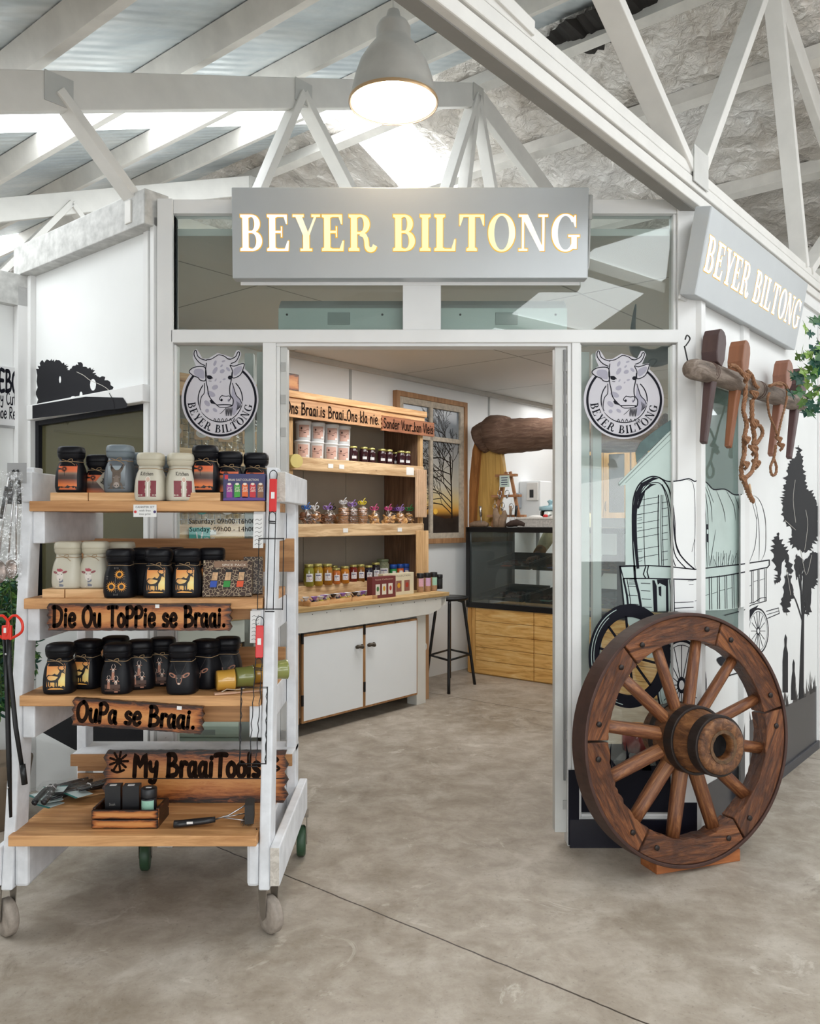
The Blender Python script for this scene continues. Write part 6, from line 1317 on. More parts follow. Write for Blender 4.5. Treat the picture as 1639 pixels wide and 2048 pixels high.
for i, (p, d, lc, lab) in enumerate(((840, .50, 'd3a3b4', 'tall spice grinder with pink label at the counter front'), (854, .50, 'c9a3c4', 'tall spice grinder with lilac label beside the pink one'), (867, .50, '9fcab4', 'tall spice grinder with mint label beside the lilac one'), (878, .42, '2a2a2a', 'black spice shaker at the right end of the counter'))):
    r = thing('spice_grinder', lab, 'grinder', WAL, (wsx(p, d), -d, CT), 'spice grinders at the counter end', rz=-.45); hh = 1 if i < 3 else .8
    MB().lathe([(.025, 0), (.027, .004), (.027, .105*hh), (.025, .11*hh)], 24).build('jar', mat('spice_fill', 'b08a6a', .3, var=.25, vs=120) if i < 3 else BLKP, r); MB().lathe([(.027, .11*hh), (.0285, .113*hh), (.0285, .145*hh), (.026, .148*hh), (0, .148*hh)], 24).build('cap', BLKP, r)
    a = Art(); a.grid(-.024, .024, .045*hh, .108*hh, 8, 1)
    if i < 3: a.poly([(.004, .058), (.020, .078), (.004, .098), (-.012, .078)], 1, 1)
    a.obj('label', [mat('label_'+lc, lc, .5, var=0), NAVY], lambda x, z, d: (.0272*math.sin(x/.027)*(1+d/.03), -.0272*math.cos(x/.027)-d, z), r)
def wbox(lab, p0, p1, zt_, d, bc, ic, n, title, tcol):
    x0, x1 = wsx(p0, d), wsx(p1, d); W = x1-x0; H = zt_; r = thing('sauce_gift_box', lab, 'gift box', WAL, ((x0+x1)/2, -d, CT)); MB().box(-W/2, W/2, 0, .05, 0, H).build('carton', mat('carton_'+bc, bc, .45, var=.04), r, .001)
    a = Art(); g = ptext(title, 1); wd = max(q_[0] for q_ in g.P[0][0]); a.sub(g, lambda u, v: (-W*.38+u*W*.76/wd, H*.84+v*.016), 0, 0)
    for i in range(n): x = -W*.36+i*W*.27; a.rect(x, x+W*.18, H*.16, H*.66, 1, 0); a.ell(x+W*.09, H*.44, W*.05, H*.12, 2+i % 3, 1, 12)
    a.obj('print', [mat('print_t'+tcol, tcol, .5, var=0), mat('print_'+ic, ic, .5, var=.05)]+[mat('print_chili_'+c, c, .5, var=.1) for c in ('3f6f3a', 'c9952c', 'a83a2c')], flat(), r); return r
wbox('maroon gift box of three sauces at the counter front', 744, 791, .155, .60, '6f3434', 'd8d2c4', 3, 'Sauce Collection', 'd8b8a0')
wbox('cream gift box of three sauces behind the maroon one', 766, 827, .165, .54, 'd3c9ae', '8a5a4f', 3, 'HOT COLLECTION', '5f4a3a')
# long open trays with wrapped sweets, on the counter front
for i, (p0, p1, d, lab) in enumerate(((608, 646, .58, 'small open pine tray with wrapped treats at the counter edge'), (640, 692, .54, 'open pine tray of wrapped dried sausage, middle of the counter'), (690, 742, .54, 'open pine tray of wrapped treats left of the maroon gift box'))):
    x0, x1 = wsx(p0, d), wsx(p1, d); W = x1-x0; r = thing('pine_tray', lab, 'tray', WAL, ((x0+x1)/2, -d, CT), 'open trays on the counter')
    MB().box(-W/2, W/2, -.06, .06, 0, .006).build('base', PINE, r)
    for y in (-.06, .054): MB().box(-W/2, W/2, y, y+.006, .006, .028).build('side', PINE, r)
    for x in (-W/2, W/2-.006): MB().box(x, x+.006, -.054, .054, .006, .028).build('side', PINE, r)
    for j in range(5 if i else 3):
        x = -W/2+.03+j*(W-.06)/(4 if i else 2); q_ = thing('wrapped_treat', 'twist wrapped treat, %s from the left in the %s tray' % (('first', 'second', 'third', 'fourth', 'fifth')[j], ('left', 'middle', 'right')[i]), 'treat', WAL, ((x0+x1)/2+x, -d+R.uniform(-.02, .02), CT+.008), 'wrapped treats in the counter trays', rz=R.uniform(-.6, .6))
        MB().ball((0, 0, .014), .017, 10, 0, 1.3, 1, .8).build('treat', (COOK, RB['black'], mat('treat_yellow', 'b9a53a', .5))[(i+j) % 3], q_); MB().lathe([(.006, .012), (.012, .03), (.026, .048)], 10, cap=False).tube([(-.02, 0, .02), (-.03, .01, .034)], .004, 6).build('wrapper', RB[('white', 'lilac', 'white', 'black')[(i+j) % 4]], q_)
# boards hung on the shelf unit's right edge and rolled wooden mat
RID = mat('ridged_pine', 'c9a98a', .6, var=.12, vs=12)
x0 = wsx(838, DEP+.03); r = thing('ridged_board', 'ridged pale board hanging on the right edge of the shelf unit', 'board', WAL, (x0+.03, -(DEP+.02), 1.42))
MB().box(-.07, .07, -.006, .0, 0, .385).build('board', RID, r, .003)
for i in range(6): MB().box(-.062+i*.023, -.050+i*.023, -.011, -.006, .004, .381).build('ridge', RID, r, .002)
r = thing('cutting_board', 'plain pale cutting board hung low at the shelf unit edge', 'board', WAL, (x0+.03, -(DEP+.03), .955)); MB().box(-.075, .075, -.012, .0, 0, .36).build('board', PINEZ, r, .003); MB().tube([(0, -.006, .36), (.01, -.006, .40), (0, -.006, .41)], .002, 5).build('cord', TWINE, r)
r = thing('wooden_plug', 'round yellow wooden roll on the upper shelf by the door jamb', 'roll', WAL, (wsx(586, DEP+.05), -(DEP+.06), SH1-.03), rz=-.3); MB().lathe([(.045, -.04), (.047, -.035), (.047, .035), (.045, .04)], 24, M=Matrix.Rotation(pi/2, 4, 'X')).build('roll', mat('roll_yellow', 'cdbb74', .6, var=.1), r)
# block on top left of the unit
r = thing('carved_block', 'small scorched wooden block sign above the shelf unit at the jamb', 'block', WAL, (wsx(580, DEP), -DEP, SHT)); MB().box(-.12, .08, 0, .03, 0, .12).build('block', SCORCH, r, .004)
# biscuit packets on the shelf unit behind the left sidelight
TEAL = mat('packet_teal', '2f9a94', .4, var=.05)
def packet(kind):
    r = thing('snack_packet', 'x', 'packet'); m = MB(); 
    for j in range(5):
        for i in range(4): m.box(-.075+i*.038, -.040+i*.038, -.02-R.uniform(0, .008), .02, .003+j*.037, .037+j*.037)
    m.build('rusks', mat('rusk', 'a98a4e', .7, var=.35, vs=45), r, .004); a = Art(); a.grid(-.082, .082, -.002, .225, 10, 14); a.mb(lambda x, y, d: (x*(1-max(0, y-.19)*6), -.033+.003*math.sin(x*90+y*60), y)).build2('wrapper', CLR, r)
    if kind == 0: MB().box(-.045, .045, -.036, -.034, .07, .15).build('label_card', mat('label_kraft', 'c4a078', .6), r); a = Art(); a.ell(0, .11, .036, .028, 0, 0, 20); a.ell(0, .115, .014, .012, 1, 1, 14); a.obj('label', [WLAB, mat('label_grey', '8a93a5', .5, var=0)], lambda x, z, d: (x, -.0365-d, z), r)
    else: a = Art(); a.ell(0, .11, .042, .042, 0, 0, 22); g, _ = hand('Vr', .03, .12); a.sub(g, lambda u, v: (u-.02, v+.095), 1, 1); a.obj('label', [TEAL if kind == 1 else WLAB, WLAB if kind == 1 else NAVY], lambda x, z, d: (x, -.0365-d, z), r)
    return r
P0, P1, P2 = Protos(packet(0)), Protos(packet(1)), Protos(packet(2))
ordn = ('first', 'second', 'third', 'fourth', 'fifth', 'sixth')
for i, x in enumerate((-1.38, -1.19, -1.0, -.82, -.63, -.50)): P0.place(WAL, (x, -.33, SH1), 'rusk packet with pale oval label, %s from the left on the upper shelf' % ordn[i], rz=-.5, group='rusk packets behind the left sidelight')
for i, x in enumerate((-1.38, -1.19, -1.0, -.81, -.62)): (P1 if i % 2 == 0 else P2).place(WAL, (x, -.33, SH2), 'rusk packet with %s round label, %s from the left on the lower shelf' % ('teal' if i % 2 == 0 else 'white', ordn[i]), rz=-.5, group='rusk packets on the lower left shelf')
r = thing('teal_notice', 'teal card with white script on the lower shelf edge', 'card', WAL, (wsx(408, DEP+.02), -(DEP+.02), SH2-.16)); MB().box(-.11, .04, -.004, 0, 0, .15).build('card', TEAL, r); g, _ = hand('Vra', .09, .1); g.obj('writing', [WLAB], lambda x, z, d: (x-.06, -.004-d, z+.03), r)
# ---- framed window picture on the wall
xa, zt_ = WAL.px(790, 780, .03); xb, zb2 = WAL.px(932, 1085, .03); _, ztb = WAL.px(932, 806, .03)
PW, PH = xb-xa, ztb-zb2; r = thing('framed_picture', 'old window frame holding a picture of a bare tree at sunset', 'picture', WAL, (xa, -.002, zb2)); FR = wood('frame_brown', 'b58a62', '8a6240', 'Z', .6); FRW = mat('frame_whitewash', 'bdb2a2', .7, var=.22, vs=25)
for x0, x1, z0, z1 in ((0, .045, 0, PH), (PW-.045, PW, 0, PH), (.045, PW-.045, 0, .045), (.045, PW-.045, PH-.045, PH)): MB().box(x0, x1, -.045, 0, z0, z1).build('outer_frame', FR, r, .003)
for x0, x1, z0, z1 in ((.045, .10, .045, PH-.045), (PW-.10, PW-.045, .045, PH-.045), (.10, PW-.10, .045, .095), (.10, PW-.10, PH-.10, PH-.045), (PW*.46, PW*.46+.04, .095, PH-.10), (.10, PW-.10, PH*.70, PH*.70+.04)): MB().box(x0, x1, -.035, 0, z0, z1).build('inner_sash', FRW, r, .002)
SKYP = zgrad('picture_sunset', [(0, '1c1512'), (.12, '2a2220'), (.19, '4a3020'), (.23, 'dba24a'), (.29, 'dcc58a'), (.40, 'c3c0b4'), (.7, '9aa0a5'), (1, '6f7a85')], lo=0, hi=PH, rough=.15)
a = Art(); a.rect(.05, PW-.05, .05, PH-.05, 0, 0); tx = PW*.80; a.stroke([(tx, PH*.18), (tx-.01, PH*.4), (tx-.03, PH*.6)], .02, 1, 1)
def br(x, z, ang, L, w_, n):
    x2, z2 = x+L*math.cos(ang), z+L*math.sin(ang); x2 = min(max(x2, .1), PW-.1); z2 = min(z2, PH-.1); a.stroke([(x, z), ((x+x2)/2+R.uniform(-.008, .008), (z+z2)/2), (x2, z2)], w_, 1, 1, k=2, cap=False)
    if n:
        for _ in range(3): br(x2, z2, ang+R.uniform(-.75, .75), L*R.uniform(.6, .85), w_*.66, n-1)
for i in range(13): br(tx-.01*R.random(), PH*(.20+.04*i), pi/2+R.uniform(-.1, 1.5), .17, .010, 4)
a.poly([(.05, .05), (PW-.05, .05), (PW-.05, PH*.19), (PW*.7, PH*.17), (PW*.5, PH*.2), (.05, PH*.17)], 2, 1); a.ell(PW*.56, PH*.22, .03, .025, 3, 1)
a.obj('picture', [SKYP, INK, mat('picture_dusk', '2a211d', .5, var=.4, vs=14), mat('picture_sun', 'f5c04a', .5, var=0)], lambda x, z, d: (x, -.012-d, z), r, .0006)
# ---- display fridge counter along the cross direction
LC = 3.05; cs = thing('display_case', 'black framed glass biltong display case on a knotty pine base', 'display case', CAS, (0, 0, 0))
t = NT('knotty_pine'); v = t.coord(scale=(1.4, 6, 12)); f_ = t.noise(v, 2.2, 6, .6, 1.5); c = t.ramp(f_, [(.3, hx('c08a44')), (.5, hx('e6b66c')), (.7, hx('f2cf90'))]); vo = t.n('ShaderNodeTexVoronoi'); vo.inputs['Scale'].default_value = 2.2; t.l(t.coord(scale=(1, 1, 1.8)), vo.inputs['Vector'])
c = t.mix(t.ramp(vo.outputs['Distance'], [(.05, 1), (.10, 0)]), c, hx('6b3a18')); t.l(c, t.b.inputs['Base Color']); KP = t.fin(.45)
GZ0, GZ1 = .615, 1.335
MB().box(0, LC, .02, .75, 0, GZ0-.01).build('base', KP, cs)
for i in range(5): 
    for (x0, x1) in ((.09, .70), (.706, 1.32), (1.326, 1.94), (1.946, 2.55), (2.556, LC)): z0 = .01+i*.119; MB().box(x0, x1, 0, .02, z0+.002, z0+.117).build('base_plank', KP, cs, .002)
for x0 in (0, .046): MB().box(x0, x0+.042, .0, .02, .01, GZ0-.01).build('base_stile', wood('pine_stile', 'd9a860', 'b57f3c', 'Z', .5), cs, .002)
for x0, x1, y0, y1, z0, z1 in ((-.01, LC, -.012, .03, GZ0-.012, GZ0+.035), (-.01, LC, -.012, .03, GZ1-.045, GZ1), (-.01, .03, -.012, .03, GZ0, GZ1), (-.01, .03, .70, .75, GZ0, GZ1), (-.01, LC, .70, .75, GZ1-.045, GZ1), (-.01, LC, .0, .75, GZ1-.012, GZ1), (-.01, LC, .70, .74, GZ0, GZ0+.06), (1.9, 1.96, .70, .74, GZ0, GZ1), (1.48, 1.53, -.012, .03, GZ0, GZ1)): MB().box(x0, x1, y0, y1, z0, z1).build('frame', BLKM, cs, .002)
TG = glass('case_glass', (.93, .97, .96), haze=.03, hazec=(.5, .62, .6)); MB().box(.03, LC, .002, .006, GZ0+.035, GZ1-.045).build('front_glass', TG, cs); MB().box(-.006, -.002, .03, .70, GZ0+.035, GZ1-.045).build('side_glass', TG, cs)
TRAYM = mat('tray_black', (.014, .014, .016), .3, var=0); MEAT = mat('dried_meat', '4f2a22', .6, var=.4, vs=30)
k_ = 0
for lev, (zt0, y0, y1, tilt) in enumerate(((GZ0+.33, .18, .60, .16), (GZ0+.05, .06, .55, .10))):
    for i in range(6):
        x0 = .10+i*.48; r = thing('meat_tray', 'black tray of dried meat, %s level, %s from the left in the case' % (('upper', 'lower')[lev], ordn[i]), 'tray', CAS, (x0, y0, zt0+.01), 'trays in the display case', rx=0); r.rotation_euler = (Matrix.Rotation(CAS.a, 3, 'Z') @ Matrix.Rotation(tilt, 3, 'X')).to_euler()
        D = y1-y0; MB().box(0, .45, 0, D, 0, .006).box(0, .45, 0, .006, 0, .03).box(0, .45, D-.006, D, 0, .07).box(0, .006, 0, D, 0, .06).box(.444, .45, 0, D, 0, .06).build('tray', TRAYM, r)
        m = MB()
        for _ in range(10): m.ball((R.uniform(.07, .38), R.uniform(.09, D-.09), .02), R.uniform(.018, .032), 8, 0, 1.6, .9, .6)
        m.build('meat', MEAT, r, 0); c = ('b5543a', '4f5fb0', 'c98a5a', 'b0a08a', '5fa092', 'b9bf4a')[(i+lev*3) % 6]; MB().box(.17, .27, -.035, .008, .031, .034).build('price_tag', mat('tag_'+c, c, .5, var=0), r)
# ---- on top of the case
TOPZ = GZ1
r = thing('live_edge_slab', 'upright live-edge yellow wood slab at the left end of the case', 'slab', CAS, (0, 0, TOPZ)); a0, zz = CAS.px(935, 1050, 0)
pts = []; P_ = [(937, 1055), (937, 990), (942, 915), (948, 890), (955, 862), (963, 845), (975, 841), (985, 860), (1002, 905), (1008, 950), (1000, 1000), (996, 1052)]
pts = [CAS.px(x, y, -.16) for x, y in P_]; MB().prism([(x, z-TOPZ) for x, z in pts], .16, .21).build('slab', wood('slab_yellow', 'd2ab62', 'a87f3c', 'Z', .5, .8), r, .006)
MB().prism([(x, z-TOPZ) for x, z in [CAS.px(x, y, -.12) for x, y in ((937, 1055), (938, 960), (944, 900), (953, 868), (960, 850), (966, 860), (958, 900), (950, 1000), (948, 1055))]], .12, .17).build('bark_edge', wood('bark', 'a8703a', '6b3f1c', 'Z', .8), r, .004)
r = thing('log_beam', 'heavy dark driftwood beam laid across the top of the slabs', 'beam', CAS, (0, .18, TOPZ)); q_ = []
for i, (x, y, rr) in enumerate(((962, 880, 36), (985, 868, 44), (1015, 872, 40), (1050, 870, 38), (1085, 868, 36), (1130, 866, 38), (1180, 868, 40), (1230, 872, 38), (1290, 868, 40), (1335, 862, 40))):
    lx, lz = CAS.px(x, y, -.18); wp = CAS.w(lx, .18, lz); q_.append((lx, 0, lz-TOPZ, rr*wp.y/FPX*.82))
m = MB(); m.tube(catm3([p[:3] for p in q_]), [q_[min(i//4, 9)][3]*(1.06+.02*math.sin(i*1.1)) for i in range(37)], 14, ry=1.0)
t = NT('driftwood_dark'); f_ = t.noise(t.coord(scale=(1.2, 9, 9)), 3, 7, .7, 1); t.l(t.ramp(f_, [(.3, hx('4f3a30')), (.5, hx('6f5546')), (.7, hx('8f7665'))]), t.b.inputs['Base Color']); t.bump(f_, .6, .02); m.build('log', t.fin(.8), r)
r = thing('live_edge_slab', 'second upright wood slab far right on the case, seen in the sidelight', 'slab', CAS, (2.35, .16, TOPZ)); MB().prism([(0, 0), (.30, 0), (.26, .4), (.30, .62), (.05, .62), (.02, .3)], 0, .05).build('slab', wood('slab_yellow', 'd2ab62', 'a87f3c', 'Z', .5, .8), r, .006)
# easel with key rings
def cp(px_, py_, d): x, z = CAS.px(px_, py_, d); return x, z
EW = wood('easel_wood', 'b58560', '8a5c3a', 'X', .6); x0, z0 = cp(1016, 930, -.14); r = thing('wooden_easel', 'small wooden step easel with hanging key rings on the case', 'stand', CAS, (x0, .14, TOPZ)); k = 7.0/FPX
for sx in (-1, 1): MB().bar((sx*.02, .0, .50), (sx*.155, -.03, .0), .028, .018, up=(0, 1, 0)).build('leg', EW, r, .002)
for z, w_ in ((.455, .22), (.27, .30), (.09, .40)): MB().box(-w_/2, w_/2, -.055, -.01, z, z+.022).build('rung', EW, r, .002)
MB().box(-.052, .052, -.065, -.06, .36, .465).build('notice', mat('notice_mint', 'c9dcd4', .5, var=0), r); a = Art()
for i in range(4): a.rect(-.036+.004*(i % 2), .036-.004*(i % 2), .44-i*.020, .447-i*.020)
a.obj('notice_text', [NAVY], lambda x, z, d: (x, -.065-d, z), r)
KR = mat('keyring_metal', 'b9bcc0', .25, .9)
def keyring():
    o = thing('key_ring', 'x', 'key ring'); pts = [(.022*math.cos(2*pi*i/16), 0, -.03+.026*math.sin(2*pi*i/16)) for i in range(16)]; MB().tube(pts, .0035, 6, closed=True).build('ring', KR, o); MB().ball((0, -.003, -.062), .014, 10, 0, 1, .3, 1.2).build('charm', KR, o); MB().tube([(0, 0, -.004), (0, 0, .03)], .002, 5).build('strap', PAPER, o); return o
KY = Protos(keyring())
for i, (dx, z) in enumerate(((-.05, .335), (.03, .335), (-.10, .215), (-.02, .225), (.075, .215))): KY.place(CAS, (x0+dx, .14-.066, TOPZ+z), 'silver key ring, %s on the easel' % ('upper left', 'upper right', 'lower left', 'lower middle', 'lower right')[i], group='key rings on the easel')
# basket, driftwood knives and small stuff on the case
x1, _ = cp(1078, 1040, 0); r = thing('woven_basket', 'white woven basket with cloth at the front of the case top', 'basket', CAS, (x1, .07, TOPZ)); W = .24
bm_ = MB().box(-W, W, -.05, .10, 0, .075); bm_.build('basket', mat('basket_white', 'b9b6b2', .7, var=.25, vs=60), r, .006); MB().box(-W-.01, W+.01, -.055, .105, .070, .088).build('rim', mat('basket_rim', 'd0cdc8', .7, var=.1, vs=60), r, .004); a = MB().ball((.02, 0, .10), .022, 10, 0, 1, 1, .7); a.build('red_bow', RED, r)
MB().ball((-.09, .02, .09), .05, 12, 0, 1.4, .8, .35).ball((.12, .03, .09), .06, 12, 0, 1.3, .7, .35).build('cloth', PAPER, r, 0)
DW = mat('driftwood_grey', '8a7460', .8, var=.25, vs=30)
for i, (p, h_, lab) in enumerate(((955, .05, 'low curved driftwood bowl on the case, left'), (998, .16, 'forked driftwood block on the case before the easel'), (1030, .07, 'dark rough wood knife block right of the driftwood'))):
    xx, _ = cp(p, 1045, -.02); r = thing('driftwood_piece', lab, 'driftwood', CAS, (xx, .03, TOPZ)); m = MB()
    if i == 1: m.tube([(-.02, 0, 0), (-.02, 0, .06), (-.045, 0, .12), (-.05, 0, .17)], [.05, .045, .03, .018], 9).tube([(.02, 0, 0), (.02, 0, .06), (.05, 0, .11), (.045, 0, .15)], [.045, .04, .028, .014], 9)
    else: m.tube(catm3([(-.09, 0, .02), (-.03, 0, h_*.5), (.04, .01, h_*.55), (.10, 0, .02)]), [.018, .022, .026, .03, .03, .032, .034, .034, .032, .03, .026, .022, .018], 9)
    m.build('wood', DW if i < 2 else mat('bark_dark', '3f302a', .8, var=.3, vs=30), r)
for i, (p, c, lab) in enumerate(((960, STEEL, 'silver wrapped stick leaning on the case top'), (1017, DW, 'bone handled knife upright in the wood block'), (1025, BLKP, 'black handled knife upright in the wood block'))):
    xx, _ = cp(p, 1040, -.0); r = thing('knife', lab, 'knife', CAS, (xx, .02, TOPZ+.02), 'knives and sticks on the case'); MB().tube([(0, 0, 0), (-.008+.012*i, 0, .08)], .006, 6).build('blade', STEEL, r); MB().tube([(-.008+.012*i, 0, .08), (-.014+.02*i, 0, .17)], [.011, .013], 8).build('handle', c, r)
# white wall dispenser and blue lidded jar behind the case
bx, bz = CAS.px(1070, 990, -1.2); r = thing('wall_appliance', 'white boxy appliance with small screen on the back wall', 'appliance', CAS, (bx, 1.2, bz-.28)); MB().box(-.12, .13, -.12, .1, 0, .42).build('housing', INW, r, .01); MB().box(-.02, .11, -.135, -.12, .22, .40).build('panel', PAPER, r, .004); MB().box(.015, .06, -.137, -.135, .25, .33).build('screen', BLKP, r); MB().box(-.24, -.09, -.18, .0, .14, .30).build('motor_box', mat('appliance_grey', 'a3aab2', .4), r, .01)
MB().box(-.30, .22, -.14, .2, -.03, -.005).build('bracket', INW, r, .003)
MB().tube([(0, .05, -.03), (0, .05, -(bz-.28))], .02, 8).build('stand_pole', STEEL, r)
jx, _ = CAS.px(1100, 1020, -.35); r = thing('treat_jar', 'big clear jar with pale blue lid behind the basket', 'jar', CAS, (jx, .35, TOPZ)); MB().lathe([(.085, 0), (.09, .005), (.09, .14), (.08, .15)], 24).build('jar', JARG, r); MB().lathe([(.095, .15), (.10, .155), (.10, .185), (.02, .195), (.015, .21), (.03, .235), (0, .25)], 24).build('lid', mat('lid_paleblue', '9fc4cf', .4), r); MB().ball((0, 0, .06), .06, 10, 0, 1, 1, .9).build('sweets', PAPER, r)
# ---- back area: pine wall cupboards, worktop, printer
def glcab(lab, x, w_):
    r = thing('wall_cupboard', lab, 'cupboard', CAS, (x, 2.1, 1.42), 'pine glazed wall cupboards'); PC = wood('cupboard_pine', 'd0a468', 'a87c42', 'Z', .5)
    MB().box(0, w_, 0, .33, 0, .75).build('body', mat('cupboard_inner', '6f675f', .6), r); MB().box(-.01, w_+.01, -.03, .33, .75, .79).build('cornice', PC, r, .003); n = 2
    for i in range(n):
        a0_, a1_ = i*w_/n+.004, (i+1)*w_/n-.004; d = MB().box(a0_, a0_+.06, -.022, 0, 0, .75).box(a1_-.06, a1_, -.022, 0, 0, .75).box(a0_+.06, a1_-.06, -.022, 0, 0, .06).box(a0_+.06, a1_-.06, -.022, 0, .69, .75).build('door', PC, r, .002); MB().box(a0_+.06, a1_-.06, -.014, -.010, .06, .69).build('pane', glass('cupboard_glass', (.5, .5, .5), haze=.25, hazec=(.3, .29, .28)), d)
        hx_ = a1_-.03 if i == 0 else a0_+.03; MB().tube(catm3([(hx_, -.022, .08), (hx_, -.045, .10), (hx_, -.045, .16), (hx_, -.022, .18)]), .006, 6).build('handle', mat('brass_dark', '6b5228', .4, .7), d)
    return r
for i, (x, w_) in enumerate(((.0, .62), (.63, .8), (1.44, .85))): glcab('pine wall cupboard with glazed doors, %s of three' % ('left', 'middle', 'right')[i], x, w_)
r = thing('back_worktop', 'white worktop and base units along the rear wall', 'worktop', CAS, (.3, 1.85, 0)); MB().box(0, 2.65, 0, .6, 0, .88).build('base_unit', INW, r); MB().box(-.02, 2.67, -.02, .6, .88, .91).build('top', mat('worktop_grey', 'a9adac', .4), r)
r = thing('label_printer', 'dark till printer with blue strip behind the case', 'printer', CAS, (1.55, .45, TOPZ)); MB().box(-.17, .20, -.1, .14, 0, .085).build('body', BLKP, r, .01); MB().box(-.15, .1, -.102, -.1, .05, .065).build('strip', mat('strip_blue', '2f8fc4', .4, emit=.3, var=0), r)
# ---- person behind the case (cream jersey), bending over the trays
pr = thing('person', 'person in a cream knitted jersey leaning over behind the display case', 'person', CAS, (.60, 1.0, 0))
JER = mat('cream_jersey', 'c9c4a0', .85, var=.12, vs=60); SKIN = mat('skin', 'b8866a', .55, var=.05); TRO = mat('dark_trousers', '2f3136', .8); CUFF = mat('ochre_cuff', 'a87432', .8, var=.1); HAIR = mat('dark_hair', '2c211b', .7, var=.2)
def skinbody(name, pts, edges, rads, m_, par, sub=2):
    me = bpy.data.meshes.new(name); me.from_pydata(pts, edges, []); me.materials.append(m_); o = bpy.data.objects.new(name, me); COL.objects.link(o); o.parent = par
    s = o.modifiers.new('skin', 'SKIN'); s.use_smooth_shade = True
    for i, r_ in enumerate(rads): me.skin_vertices[0].data[i].radius = r_ if isinstance(r_, tuple) else (r_, r_)
    me.skin_vertices[0].data[0].use_root = True; b = o.modifiers.new('s', 'SUBSURF'); b.levels = b.render_levels = sub; return o
def addskin(name, pts, edges, rads, m_, par):
    bpy_me = bpy.data.meshes.new(name); bpy_me.from_pydata(pts, edges, []); bpy_me.materials.append(m_)
    import bmesh
    bm = bmesh.new(); bm.from_mesh(bpy_me); lay_ = bm.verts.layers.skin.verify()
    for v_, r_ in zip(bm.verts, rads): v_[lay_].radius = r_ if isinstance(r_, tuple) else (r_, r_)
    bm.verts.ensure_lookup_table(); bm.verts[0][lay_].use_root = True; bm.to_mesh(bpy_me); bm.free()
    o = bpy.data.objects.new(name, bpy_me); COL.objects.link(o); o.parent = par; s = o.modifiers.new('skin', 'SKIN'); s.use_smooth_shade = True; b = o.modifiers.new('s', 'SUBSURF'); b.levels = b.render_levels = 2; return o
# body: pelvis root, torso leaning forward (-y), head, arms reaching into the trays, legs
B = [(0, .05, .92), (0, .0, 1.12), (0, -.07, 1.34), (0, -.11, 1.43), (0, -.14, 1.49), (0, -.17, 1.56), (0, -.18, 1.64),
     (-.18, -.09, 1.40), (-.27, -.20, 1.16), (-.22, -.42, 1.06), (.18, -.09, 1.40), (.27, -.20, 1.16), (.20, -.42, 1.06), (-.10, .05, .86), (-.11, .02, .48), (-.11, .06, .08), (-.11, -.08, .04), (.10, .05, .86), (.11, .02, .48), (.11, .06, .08), (.11, -.08, .04)]
E = [(0, 1), (1, 2), (2, 3), (3, 4), (4, 5), (5, 6), (2, 7), (7, 8), (8, 9), (2, 10), (10, 11), (11, 12), (0, 13), (13, 14), (14, 15), (15, 16), (0, 17), (17, 18), (18, 19), (19, 20)]
Rr = [.13, (.14, .10), (.155, .10), .06, .052, .083, .07, .055, .048, .032, .055, .048, .032, .09, .062, .042, .035, .09, .062, .042, .035]
addskin('body', B, E, Rr, SKIN, pr)
Rj = [.155, (.168, .128), (.195, .135), .098, .088, .064, .050, .088, .064, .050]
addskin('jersey', [B[0], B[1], B[2], B[3], B[7], B[8], (-.235, -.36, 1.085), B[10], B[11], (.225, -.36, 1.085)], [(0, 1), (1, 2), (2, 3), (2, 4), (4, 5), (5, 6), (2, 7), (7, 8), (8, 9)], Rj, JER, pr)
for s in (-1, 1): MB().tube([(s*.243, -.30, 1.115), (s*.228, -.38, 1.078)], [.054, .050], 14).build('cuff', CUFF, pr)
addskin('trousers', [B[0], B[13], B[14], (-.11, .06, .10), B[17], B[18], (.11, .06, .10)], [(0, 1), (1, 2), (2, 3), (0, 4), (4, 5), (5, 6)], [.15, .105, .078, .062, .105, .078, .062], TRO, pr)
MB().ball((0, -.125, 1.668), .098, 18, 0, .95, 1.0, .85).build('hair', HAIR, pr)
for s in (-1, 1):
    hx_, hy_, hz_ = s*.215, -.44, 1.055
    pts = [(hx_, hy_+.02, hz_)]+[(hx_, hy_-.05, hz_-.008)]; ed = [(0, 1)]; rr = [(.026, .016), (.036, .014)]
    for k_ in range(4):
        bx_ = hx_-.027+k_*.018; b0 = len(pts); L = (.034, .042, .040, .030)[k_]; pts += [(bx_, hy_-.085, hz_-.010), (bx_, hy_-.085-L*.55, hz_-.022), (bx_, hy_-.085-L, hz_-.042)]; ed += [(1, b0), (b0, b0+1), (b0+1, b0+2)]; rr += [.0095, .0085, .0075]
    b0 = len(pts); pts += [(hx_-s*.034, hy_-.03, hz_-.012), (hx_-s*.052, hy_-.065, hz_-.03)]; ed += [(0, b0), (b0, b0+1)]; rr += [.011, .009]; addskin('hand', pts, ed, rr, SKIN, pr)
f = MB(); f.ball((0, -.268, 1.595), .014, 10, 0, .8, 1, 1.3); f.build('nose', SKIN, pr); MB().ball((-.032, -.250, 1.615), .008, 8).ball((.032, -.250, 1.615), .008, 8).build('eyes', INK, pr); MB().tube([(-.022, -.250, 1.560), (0, -.256, 1.557), (.022, -.250, 1.560)], .0045, 6).build('mouth', mat('lips', '8f5148', .5), pr); MB().ball((-.086, -.17, 1.595), .02, 8, 0, .4, .8, 1.3).ball((.086, -.17, 1.595), .02, 8, 0, .4, .8, 1.3).build('ears', SKIN, pr)
